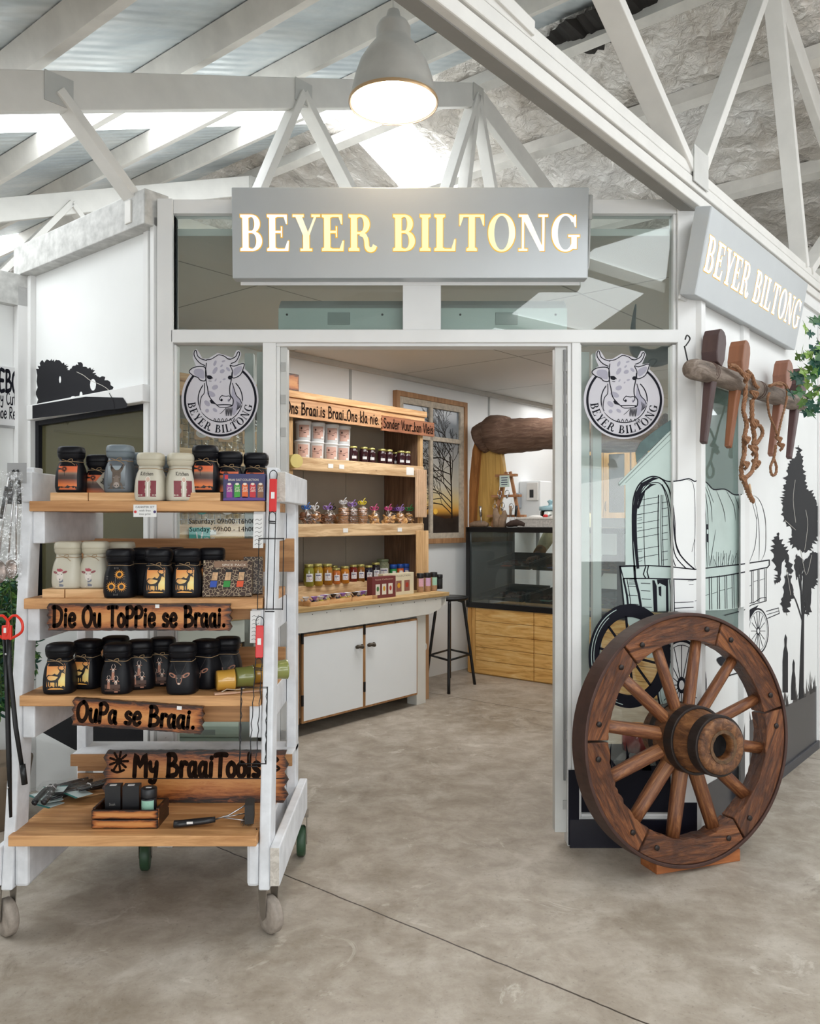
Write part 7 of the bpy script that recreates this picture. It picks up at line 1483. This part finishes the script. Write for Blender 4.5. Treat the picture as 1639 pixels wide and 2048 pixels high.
# ---- stool
p = onfloor(897, 1388); st = thing('bar_stool', 'black metal bar stool between the counter and display case', 'stool', WLD, (.36, 6.72, 0)); SHt = .755
MB().lathe([(.14, SHt-.03), (.155, SHt-.025), (.16, SHt-.008), (.15, SHt), (.05, SHt-.004), (0, SHt-.004)], 30).build('seat', BLKM, st)
fl = [onfloor(897, 1388), onfloor(949, 1369)]
lg = [(fl[0].x-.36, fl[0].y-6.72), (fl[1].x-.36, fl[1].y-6.72), (-.16, .20), (.06, .30)]; lg = [lg[0], lg[1], (lg[1][0]-.20, lg[1][1]+.30), (lg[0][0]-.18, lg[0][1]+.32)]
cx_, cy_ = sum(a_[0] for a_ in lg)/4, sum(a_[1] for a_ in lg)/4; st.location = (.36+cx_, 6.72+cy_, 0); lg = [(a_[0]-cx_, a_[1]-cy_) for a_ in lg]; tops = [(a_[0]*.55, a_[1]*.55) for a_ in lg]
for (x, y), (u, v_) in zip(lg, tops): MB().tube(catm3([(u*.6, v_*.6, SHt-.035), (u*.95, v_*.95, SHt-.05), (u*1.05, v_*1.05, SHt-.10), (x, y, 0.0)], 5), .013, 8).build('leg', BLKM, st)
at_ = lambda i, z: (tops[i][0]*1.05+(lg[i][0]-tops[i][0]*1.05)*(1-z/(SHt-.1)), tops[i][1]*1.05+(lg[i][1]-tops[i][1]*1.05)*(1-z/(SHt-.1)), z)
for i in range(4): MB().tube([at_(i, .26), at_((i+1) % 4, .26)], .009, 8).build('foot_rail', BLKM, st)
# ---- air curtain units behind the transom
ACM = mat('unit_greygreen', 'b9c4be', .4, var=.03); ACT = mat('unit_top', 'a9aaa6', .45)
r = thing('air_curtain', 'pale air curtain unit behind the transom glass', 'air curtain', FAC, ((X(557)+X(1133))/2*1.03, .12, 2.235)); W = (X(1133)-X(557))*1.035; zt_ = CAMZ+(HY-590)*3.67/FPX-2.235; zm = CAMZ+(HY-616)*3.67/FPX-2.235
prof = [(0, 0), (0, zm), (.02, zm+.02), (.06, zt_-.01), (.12, zt_), (.22, zt_), (.24, zt_-.04), (.24, 0)]
MB().prism([(y, z) for y, z in prof], -W/2, W/2, 0, Matrix(((0, 1, 0, 0), (1, 0, 0, 0), (0, 0, 1, 0), (0, 0, 0, 1)))).build('housing', ACT, r, .004)
MB().box(-W/2, W/2, -.004, 0, .0, zm).build('back_plate', ACM, r, .002)
for x in (-W*.29, W*.29): MB().box(x-.05, x+.05, -.008, -.004, zm-.075, zm-.02).build('knockout', mat('unit_recess', '8f9894', .5), r, .012)
for x in (-W*.47, -W*.14, W*.13, W*.46): MB().tube([(x, -.004, zm-.03), (x, -.007, zm-.03)], .005, 8).build('screw', BLKM, r)
# mounted horns inside right corner
r = thing('mounted_horns', 'dark curved horns mounted inside behind the right sidelight', 'horns', FAC, (X(1300)*1.14, .50, 0)); hz = lambda p: CAMZ+(HY-p)*4.05/FPX; hx2 = lambda p: (p-1300)*4.05/FPX; HM = mat('horn_dark', '2f3d42', .3, var=.3, vs=20)
MB().tube(catm3([(hx2(1345), .02, hz(702)), (hx2(1310), 0, hz(716)), (hx2(1280), 0, hz(708)), (hx2(1266), 0, hz(690)), (hx2(1266), 0, hz(650)), (hx2(1271), 0, hz(608))]), [.05, .05, .048, .046, .045, .043, .04, .037, .034, .031, .028, .025, .022, .019, .016, .014, .012, .010, .008, .006, .003][:21], 12).build('horn', HM, r)
MB().tube([(hx2(1345), .02, hz(702)), (hx2(1348), .06, hz(690)), (hx2(1352), .12, hz(668))], [.05, .03, .02], 10).build('horn', HM, r)
# red lidded pot and pale plastic bench seen low through the sidelights
r = thing('red_pot', 'round red enamel pot on the floor behind the right sidelight', 'pot', FAC, (X(1277)*1.1, .38, .30)); MB().lathe([(.05, 0), (.07, .005), (.074, .05), (.072, .10), (.05, .125), (0, .13)], 24).build('pot', mat('enamel_red', 'a01c1c', .2, coat=.6, var=.1), r)
tag(MB().box(X(1200)*1.1, X(1350)*1.05, 3.554+.22, 3.554+.5, 0, .30).build('low_plinth', BLACK), 'low black plinth behind the right sidelight', 'plinth')
r = thing('storage_bin', 'pale green storage chest behind the left sidelight', 'chest', FAC, (X(430)*1.13, .40, 0)); MB().box(-.22, .16, 0, .45, 0, .36).build('body', mat('bin_green', 'a9b8ae', .5), r, .02); MB().box(-.24, .18, -.02, .47, .36, .42).build('lid', mat('bin_lid', 'bccabf', .45), r, .02)
MB().box(-.08, .02, -.022, -.018, .375, .400).build('catch', mat('unit_recess', '8f9894', .5), r)
# ================================================================== WAGON WHEEL
t = NT('weathered_oak'); v = t.coord(scale=(3.0, 22, 22)); f1 = t.noise(v, 1.7, 8, .72, 1.6); f2 = t.noise(t.coord(), 4, 4, .6)
c = t.ramp(f1, [(.25, hx('1f0f08')), (.40, hx('55301b')), (.53, hx('7f4a28')), (.66, hx('a36a3e')), (.85, hx('c28d5c'))]); c = t.mix(t.ramp(f2, [(.38, .85), (.58, 0)]), c, hx('361a0d'))
t.l(c, t.b.inputs['Base Color']); t.bump(f1, .9, .012); OAK = t.fin(.38)
t = NT('oak_spoke'); v = t.coord(scale=(22, 22, 2.5)); f1 = t.noise(v, 1.7, 7, .7, 1.0); t.l(t.ramp(f1, [(.28, hx('33190d')), (.45, hx('6a3d23')), (.6, hx('94623c')), (.8, hx('bd8f66'))]), t.b.inputs['Base Color']); t.bump(f1, .6, .006); SPK = t.fin(.42)
IRON = mat('rusty_iron', '4a332c', .5, .35, var=.25, vs=14); IRONK = mat('dark_iron', '2e2623', .5, .4, var=.3, vs=20)
wc = atY(1368, 1474, 3.36); TH = rad(21.5); RW = .505
whl = thing('wagon_wheel_ornament', 'old wooden wagon wheel with iron tyre leaning at the stall corner', 'wheel', WLD, (wc.x, wc.y, wc.z))
whl.rotation_euler = (Matrix.Rotation(TH, 3, 'Z') @ Matrix.Rotation(rad(-4), 3, 'X')).to_euler()
# local frame: wheel in the x-z plane, axle along y, viewer side -y
def ring(r0, r1, y0, y1, a0=0, a1=360, n=96, jit=0):
    m = MB(); full = abs(a1-a0) >= 360; k = n if full else n+1; v = []
    for i in range(k):
        a_ = rad(a0+(a1-a0)*i/n); j0 = R.uniform(-jit, jit) if 0 < i < n else 0; j1 = R.uniform(-jit, jit) if 0 < i < n else 0
        for r_, y in ((r0+j0, y0), (r1, y0), (r1, y1), (r0+j1, y1)): v.append((r_*math.cos(a_), y, r_*math.sin(a_)))
    f = []
    for i in range(n if full else n): j = (i+1) % k; f += [tuple((i*4+q, i*4+(q+1) % 4, j*4+(q+1) % 4, j*4+q)) for q in range(4)]
    if not full: f += [(0, 1, 2, 3), ((k-1)*4+3, (k-1)*4+2, (k-1)*4+1, (k-1)*4)]
    m.add(v, f); return m
ty = ring(RW-.014, RW, -.046, .046); o = ty.build('iron_tyre', IRON, whl, .003)
EN = (10, 68, 128, 176, 236, 300, 370)
for i in range(6):
    a0, a1 = EN[i]+.5, EN[i+1]-.5; rin = RW-.112; mid = rad((a0+a1)/2)
    jit = (.001, .001, .0015, .006, .005, .003)[i]; m = ring(rin, RW-.0145, -.040, .036, a0, a1, 26, jit)
    # author each felloe in its own frame so the grain follows it
    Mr = Matrix.Rotation(mid-pi/2, 4, 'Y'); m.v = [tuple(Mr @ Vector(p_)) for p_ in m.v]
    fo = m.build('felloe', OAK, whl, .004); fo.rotation_euler = (0, -(mid-pi/2), 0)
    for aa in (a0+8, a1-8):
        m = MB().tube([(0, -.046, 0), (0, -.038, 0)], .011, 10); b = m.build('bolt', IRONK, fo); ang = rad(aa)-mid+pi/2; b.location = ((RW-.06)*math.cos(ang), 0, (RW-.06)*math.sin(ang))
NSP = 12
for i in range(NSP):
    a_ = 2*pi*i/NSP+rad(12); m = MB(); m.tube([(0, -.0, .07), (0, 0, .14), (0, 0, .30), (0, 0, RW-.10)], [.030, .031, .029, .027], 12, ry=.8)
    s = m.build('spoke', SPK, whl, .0); s.rotation_euler = (0, a_, 0)
hubp = [(.055, .16), (.085, .155), (.098, .12), (.112, .03), (.114, -.02), (.108, -.06), (.100, -.10), (.094, -.16), (.088, -.215), (.080, -.222), (.05, -.222), (.0495, -.20), (.040, -.05), (.0, -.05)]; hubp = [(r_*1.2 if -.2225 < y < .13 and r_ > .05 else r_, y) for r_, y in hubp]
MH = Matrix.Rotation(pi/2, 4, 'X')
t = NT('hub_wood'); f1 = t.noise(t.coord(scale=(10, 2, 10)), 3, 7, .7, 1); t.l(t.ramp(f1, [(.3, hx('2a160c')), (.5, hx('6b4326')), (.7, hx('9c6c42'))]), t.b.inputs['Base Color']); t.bump(f1, .9, .01); HUBM = t.fin(.45)
MB().lathe([(r_, -y) for r_, y in hubp], 40, M=MH @ Matrix.Rotation(pi, 4, 'X') if False else Matrix.Rotation(pi/2, 4, 'X')).build('hub', HUBM, whl)
for y0, y1, r_ in ((-.085, -.035, .136), (-.205, -.155, .118), (.03, .06, .138)): ring(r_-.012, r_, y0, y1, n=48).build('hub_band', IRONK, whl, .003)
ring(.051, .064, -.2235, -.2215, n=36, jit=.003).build('hub_bore_edge', mat('grain_pale', '5a4129', .7, var=.5, vs=60), whl)
MB().lathe([(0, .19), (.042, .19)], 24, M=Matrix.Rotation(pi/2, 4, 'X'), cap=True).build('hub_bore', mat('bore_dark', (.006, .005, .005), .9, var=0), whl)
# wedge under the wheel
a_ = onfloor(1313, 1750); b_ = onfloor(1480, 1722); d_ = (b_-a_); L = d_.length; wa = math.atan2(d_.y, d_.x)
r = thing('wheel_chock', 'orange-brown wooden chock cradling the bottom of the wheel', 'chock', WLD, (a_.x, a_.y, 0), rz=wa); pts = [(0, 0), (L, 0), (L, .050)]
h0 = .052; lx = (Vector((wc.x, wc.y, 0))-a_).dot(d_.normalized()); zc_ = wc.z
for i in range(1, 12): x = L-L*i/12; pts.append((x, max(.006, min(h0, zc_-math.sqrt(max(.0001, (RW+.002)**2-(x-lx)**2)) if abs(x-lx) < RW else h0))))
pts.append((0, .046)); MB().prism(pts, 0, .11).build('chock', wood('chock_wood', 'b5703f', '8a4a24', 'X', .5), r, .003)
# ================================================================== OX YOKE
def sw(px_, py_, d): x, z = SID.px(px_, py_, d); return x, -d, z
YD = .085
yk = thing('ox_yoke', 'weathered round ox yoke pole hung on the side wall with four pegs', 'yoke', SID, (0, -YD, 0))
t = NT('yoke_grey'); f1 = t.noise(t.coord(scale=(2, 16, 16)), 2.2, 7, .7, .8); t.l(t.ramp(f1, [(.3, hx('4a3e36')), (.5, hx('75675c')), (.7, hx('9c8f84'))]), t.b.inputs['Base Color']); t.bump(f1, .6, .006); YKM = t.fin(.75)
pc = []
for px_, py_, rr in ((1379, 738, .030), (1382, 738, .038), (1390, 739, .043), (1420, 746, .043), (1450, 757, .043), (1480, 768, .044), (1510, 779, .042), (1540, 789, .044), (1575, 800, .046), (1598, 806, .047), (1601, 806, .04)):
    x, y, z = sw(px_, py_, YD); pc.append((x, 0, z, rr))
m = MB(); m.tube([p[:3] for p in pc], [p[3] for p in pc], 20); m.build('pole', YKM, yk)
for px_, py_ in ((1412, 743), (1415, 744), (1418, 745), (1510, 779), (1514, 780)):
    x, y, z = sw(px_, py_, YD); x2, y2, z2 = sw(px_+1.2, py_+.4, YD); MB().tube([(x, 0, z), (x2, 0, z2)], .0438, 20).build('carved_groove', mat('groove_brown', '4a3329', .8), yk)
PEG = [((1426, 660), (1424, 722), (1418, 758), (1402, 884), .047, '3f2c2b', 'dark peg with chamfered head'), ((1477, 682), (1474, 740), (1466, 782), (1452, 892), .044, '7a4d33', 'brown peg with rounded head'), ((1564, 720), (1562, 768), (1554, 806), (1536, 906), .052, '7c5240', 'reddish peg'), ((1594, 738), (1592, 784), (1586, 812), (1574, 914), .054, '4a3433', 'darkest peg at the far end')]
for (h0_, h1_, s0_, s1_, hw, c, lab) in PEG:
    pts = [sw(h0_[0], h0_[1]+0, YD), sw(h1_[0], h1_[1], YD), sw(s0_[0], s0_[1], YD), sw(s1_[0], s1_[1], YD)]; pm = wood('peg_'+c, tuple(min(1, x*1.3) for x in hx(c)), hx(c), 'Z', .5)
    up = Vector(pts[0])-Vector(pts[1]); L = up.length; x0, z0 = pts[1][0], pts[1][2]; lean = math.atan2(pts[0][0]-pts[3][0], pts[0][2]-pts[3][2])
    hd = thing('peg', None, None, WLD); bpy.data.objects.remove(hd)
    tot = (Vector(pts[0])-Vector(pts[3])).length; hL = L; w_ = hw
    prof = [(-w_*.55, -.02), (-w_, .02), (-w_, hL*.72), (-w_*.72, hL*.95), (-w_*.4, hL), (w_*.4, hL), (w_*.72, hL*.95), (w_, hL*.72), (w_, .02), (w_*.55, -.02)]
    pg = MB().prism(prof, -.034, .034).build('peg', pm, yk, .009); pg.location = (x0, 0, z0); pg.rotation_euler = (0, lean, 0); pg['label'] = lab
    Ls = tot-hL; m = MB(); m.add([(-.030, -.022, -.02), (.030, -.022, -.02), (.030, .022, -.02), (-.030, .022, -.02), (-.018, -.013, -Ls), (.014, -.013, -Ls), (.014, .013, -Ls), (-.018, .013, -Ls)], [(0, 1, 2, 3), (7, 6, 5, 4), (0, 4, 5, 1), (1, 5, 6, 2), (2, 6, 7, 3), (3, 7, 4, 0)]); m.build('peg_shank', pm, pg, .006)
MB().tube([(pc[2][0], .03, pc[2][2]+.03), (pc[2][0], .045, pc[2][2]+.10)], .003, 6).tube(catm3([(pc[2][0], .04, pc[2][2]+.10), (pc[2][0]+.02, .03, pc[2][2]+.13), (pc[2][0]-.01, .03, pc[2][2]+.14), (pc[2][0]-.03, .03, pc[2][2]+.12)]), .003, 6).build('hook', BLKM, yk)
# ropes: twisted plies, knots
ROPE = mat('rope', '8a6245', .85, var=.3, vs=90)
def rope(m, pts, r_=.0085, k=6, twist=55):
    P_ = [Vector(p) for p in catm3(pts, k)]; L = 0
    for s in range(3):
        q_ = []; L = 0
        for i, p in enumerate(P_):
            if i: L += (p-P_[i-1]).length
            d = (P_[min(i+1, len(P_)-1)]-P_[max(i-1, 0)]).normalized(); a_ = d.orthogonal() if abs(d.z) > .99 else Vector((0, 0, 1)).cross(d); a_.normalize(); b_ = d.cross(a_); t_ = L*twist*2+s*2.094; q_.append(p+(a_*math.cos(t_)+b_*math.sin(t_))*r_*.48)
        m.tube(q_, r_*.50, 6)
    return m
def knot(m, c, s): 
    rope(m, [(c[0]-s, c[1], c[2]+s*.6), (c[0]+s, c[1]-s*.6, c[2]+s*.4), (c[0]+s*.8, c[1], c[2]-s*.6), (c[0]-s*.8, c[1]-s*.7, c[2]-s*.4), (c[0]-s*.6, c[1]+s*.3, c[2]+s*.7), (c[0]+s*.6, c[1]-s*.5, c[2]), (c[0], c[1], c[2]-s)], s*.36, 5)
r1 = thing('knotted_rope', 'thick knotted rope hanging beside the second peg of the yoke', 'rope', SID, (0, 0, 0), 'ropes hung on the yoke'); m = MB(); S2_ = lambda L, d=.14: [sw(x, y, d) for x, y in L]
rope(m, S2_([(1459, 731), (1470, 733), (1482, 745), (1492, 755), (1490, 762)], .15), .011); rope(m, S2_([(1494, 742), (1503, 752), (1508, 768), (1515, 776)], .14), .010)
knot(m, sw(1488, 755, .15), .022); knot(m, sw(1505, 790, .14), .022)
rope(m, S2_([(1489, 762), (1490, 790), (1486, 820), (1492, 850), (1487, 880), (1488, 905), (1482, 935), (1483, 960)], .12), .012); rope(m, S2_([(1503, 800), (1503, 825), (1504, 850), (1508, 875), (1506, 890)]), .012); rope(m, S2_([(1505, 850), (1519, 852), (1524, 868), (1514, 885), (1506, 893)]), .010)
for p, s in (((1504, 848), .026), ((1503, 900), .024), ((1509, 928), .022), ((1490, 880), .020), ((1488, 930), .020), ((1484, 958), .020)): knot(m, sw(*p, .135), s)
rope(m, S2_([(1509, 900), (1512, 915), (1509, 925), (1502, 945), (1490, 955)]), .011); rope(m, S2_([(1487, 960), (1492, 975), (1498, 990), (1505, 1003)], .12), .013)
m.build('rope', ROPE, r1); MB().tube(S2_([(1498, 968), (1501, 985)], .138), .004, 6).build('frayed_strand', mat('rope_pale', 'c9a988', .9), r1)
r2 = thing('looped_rope', 'thin looped rope with eye end hanging at the third peg of the yoke', 'rope', SID, (0, 0, 0), 'ropes hung on the yoke'); m = MB()
rope(m, S2_([(1538, 786), (1534, 800), (1538, 830), (1548, 855), (1554, 872)]), .007); rope(m, S2_([(1545, 768), (1560, 765), (1572, 775), (1572, 800), (1562, 840), (1555, 872)]), .007); rope(m, S2_([(1538, 772), (1550, 768), (1562, 770)], .15), .009)
knot(m, sw(1554, 880, .14), .020); knot(m, sw(1559, 893, .14), .020); rope(m, S2_([(1551, 890), (1549, 905), (1546, 918), (1540, 935), (1543, 950), (1550, 948), (1552, 935), (1547, 918)]), .0075)
m.build('rope', ROPE, r2)
# ================================================================== PENDANT LAMP
lp = thing('pendant_lamp', 'brushed aluminium bell pendant lamp hanging over the sign', 'lamp', WLD, (-.066, 3.30, 3.075)); RL = .172
BELL = mat('brushed_aluminium', 'cfccc6', .35, .35, var=.12, vs=5)
prof = [(RL+.004, -.012), (RL+.006, 0), (RL, .006), (RL*.97, .04), (RL*.90, .09), (RL*.78, .15), (RL*.60, .20), (RL*.44, .235), (RL*.40, .25), (RL*.40, .29), (RL*.34, .31), (RL*.18, .33), (RL*.14, .36), (0, .365)]
MB().lathe(prof, 48, cap=False).build('shade', BELL, lp, 0, solid=0)
LIN = mat('lamp_inner', (1, .88, .70), .5, var=0, emit=.5); MB().lathe([(RL*.99, -.008), (RL*.955, .04), (RL*.88, .09), (RL*.76, .145), (RL*.58, .195), (RL*.40, .23), (0, .235)], 48, cap=False).build('reflector', LIN, lp); MB().lathe([(RL+.0065, -.013), (RL+.008, -.006), (RL+.0065, .001)], 48, cap=False).build('rim', mat('lamp_rim', 'd8b48a', .3, .6, var=0), lp)
MB().ball((0, 0, .12), .045, 16, 0, 1, 1, 1.2).build('bulb', mat('bulb', (1, .93, .82), .5, var=0, emit=6), lp); MB().tube([(0, 0, .36), (0, 0, .46)], .004, 6).build('cord', mat('cord_white', 'c9c9c4', .5), lp)
l = bpy.data.lights.new('lamp_light', 'POINT'); l.energy = 4; l.color = (1, .86, .66); l.shadow_soft_size = .05; lo = bpy.data.objects.new('lamp_light', l); COL.objects.link(lo); lo.parent = lp; lo.location = (0, 0, .03)
# ================================================================== FOLIAGE
LEAF = [mat('leaf_'+c, c, .45, var=.15, vs=30) for c in ('2f5a2c', '5c8436', '174a3a', '7a9a3a')]
def leaf(m, p, d, s, mi, lob=True):
    d = Vector(d).normalized(); a_ = d.cross(Vector((0, -1, .3))).normalized(); n_ = d.cross(a_)
    sh_ = [(0, 0), (.25, .28), (.12, .45), (.5, .42), (.38, .62), (.7, .75), (.25, .72), (0, 1.1), (-.25, .72), (-.7, .75), (-.38, .62), (-.5, .42), (-.12, .45), (-.25, .28)] if lob else [(0, 0), (.12, .3), (.14, .6), (0, 1.1), (-.14, .6), (-.12, .3)]
    c = Vector(p); v = [c+d*y*s+a_*x*s+n_*(.15*s*x*x-.10*s*y) for x, y in sh_]; m.add(v+[c+d*.45*s], [(i, (i+1) % len(sh_), len(sh_)) for i in range(len(sh_))], mi)
pl = thing('leafy_branch', 'green lobed-leaf branch entering at the right edge beside the yoke', 'plant', WLD, (1.86, 3.55, 1.75)); m = MB(); lm = MB()
base = atY(1670, 760, 3.62)
for (x, y) in ((1632, 675), (1618, 722), (1612, 760), (1608, 790), (1622, 800), (1636, 700), (1632, 745), (1640, 790), (1640, 650), (1625, 735)):
    e_ = atY(x, y, 3.60+R.uniform(-.08, .08)); mid = (base+e_)/2+Vector((0, 0, R.uniform(0, .03))); m.tube([base-pl.location, mid-pl.location, e_-pl.location], [.003, .002, .001], 5)
    for _ in range(6): q_ = e_+Vector((R.uniform(-.045, .07), R.uniform(-.07, .07), R.uniform(-.05, .05))); leaf(lm, q_-pl.location, (R.uniform(-1, .4), R.uniform(-.5, .5), R.uniform(-1, .4)), R.uniform(.032, .062), R.choice([0, 0, 1, 2, 2, 3]))
m.tube([base-pl.location, base-pl.location+Vector((.15, .02, -.1)), Vector((.3, .06, -.5)), Vector((.3, .06, -1.745))], [.006, .008, .010, .012], 6)
m.build('stems', mat('stem_brown', '5f5238', .7), pl); lm.build2('leaves', LEAF, pl)
pf = thing('potted_fern', 'feathery green fern at the left edge behind the hanging tongs', 'plant', NEI, (-.34, -.40, 0)); POT = mat('pot_clay', '7a6a58', .7, var=.15)
MB().lathe([(.12, 0), (.15, .20), (.165, .30), (.15, .30), (.145, .28), (0, .27)], 24).build('pot', POT, pf)
lm = MB(); sm_ = MB()
for i in range(42):
    a_ = R.uniform(0, 2*pi); L = R.uniform(.06, .15); h_ = R.uniform(.5, 1.05); pts = [Vector((0, 0, .27)), Vector((math.cos(a_)*L*.3, math.sin(a_)*L*.3, .27+h_*.65)), Vector((math.cos(a_)*L, math.sin(a_)*L, .27+h_*.85)), Vector((math.cos(a_)*L*1.25, math.sin(a_)*L*1.25, .27+h_*R.uniform(.3, .65)))]
    c = catm3([tuple(p) for p in pts], 7); sm_.tube(c, .002, 4)
    for p in c[5:]:
        for _ in range(5): leaf(lm, p, (R.uniform(-1, 1), R.uniform(-1, 1), R.uniform(-.9, .5)), R.uniform(.025, .05), R.choice([0, 0, 2, 1]), False)
sm_.build('stems', mat('stem_green', '4a5a30', .7), pf); lm.build2('fronds', LEAF, pf)
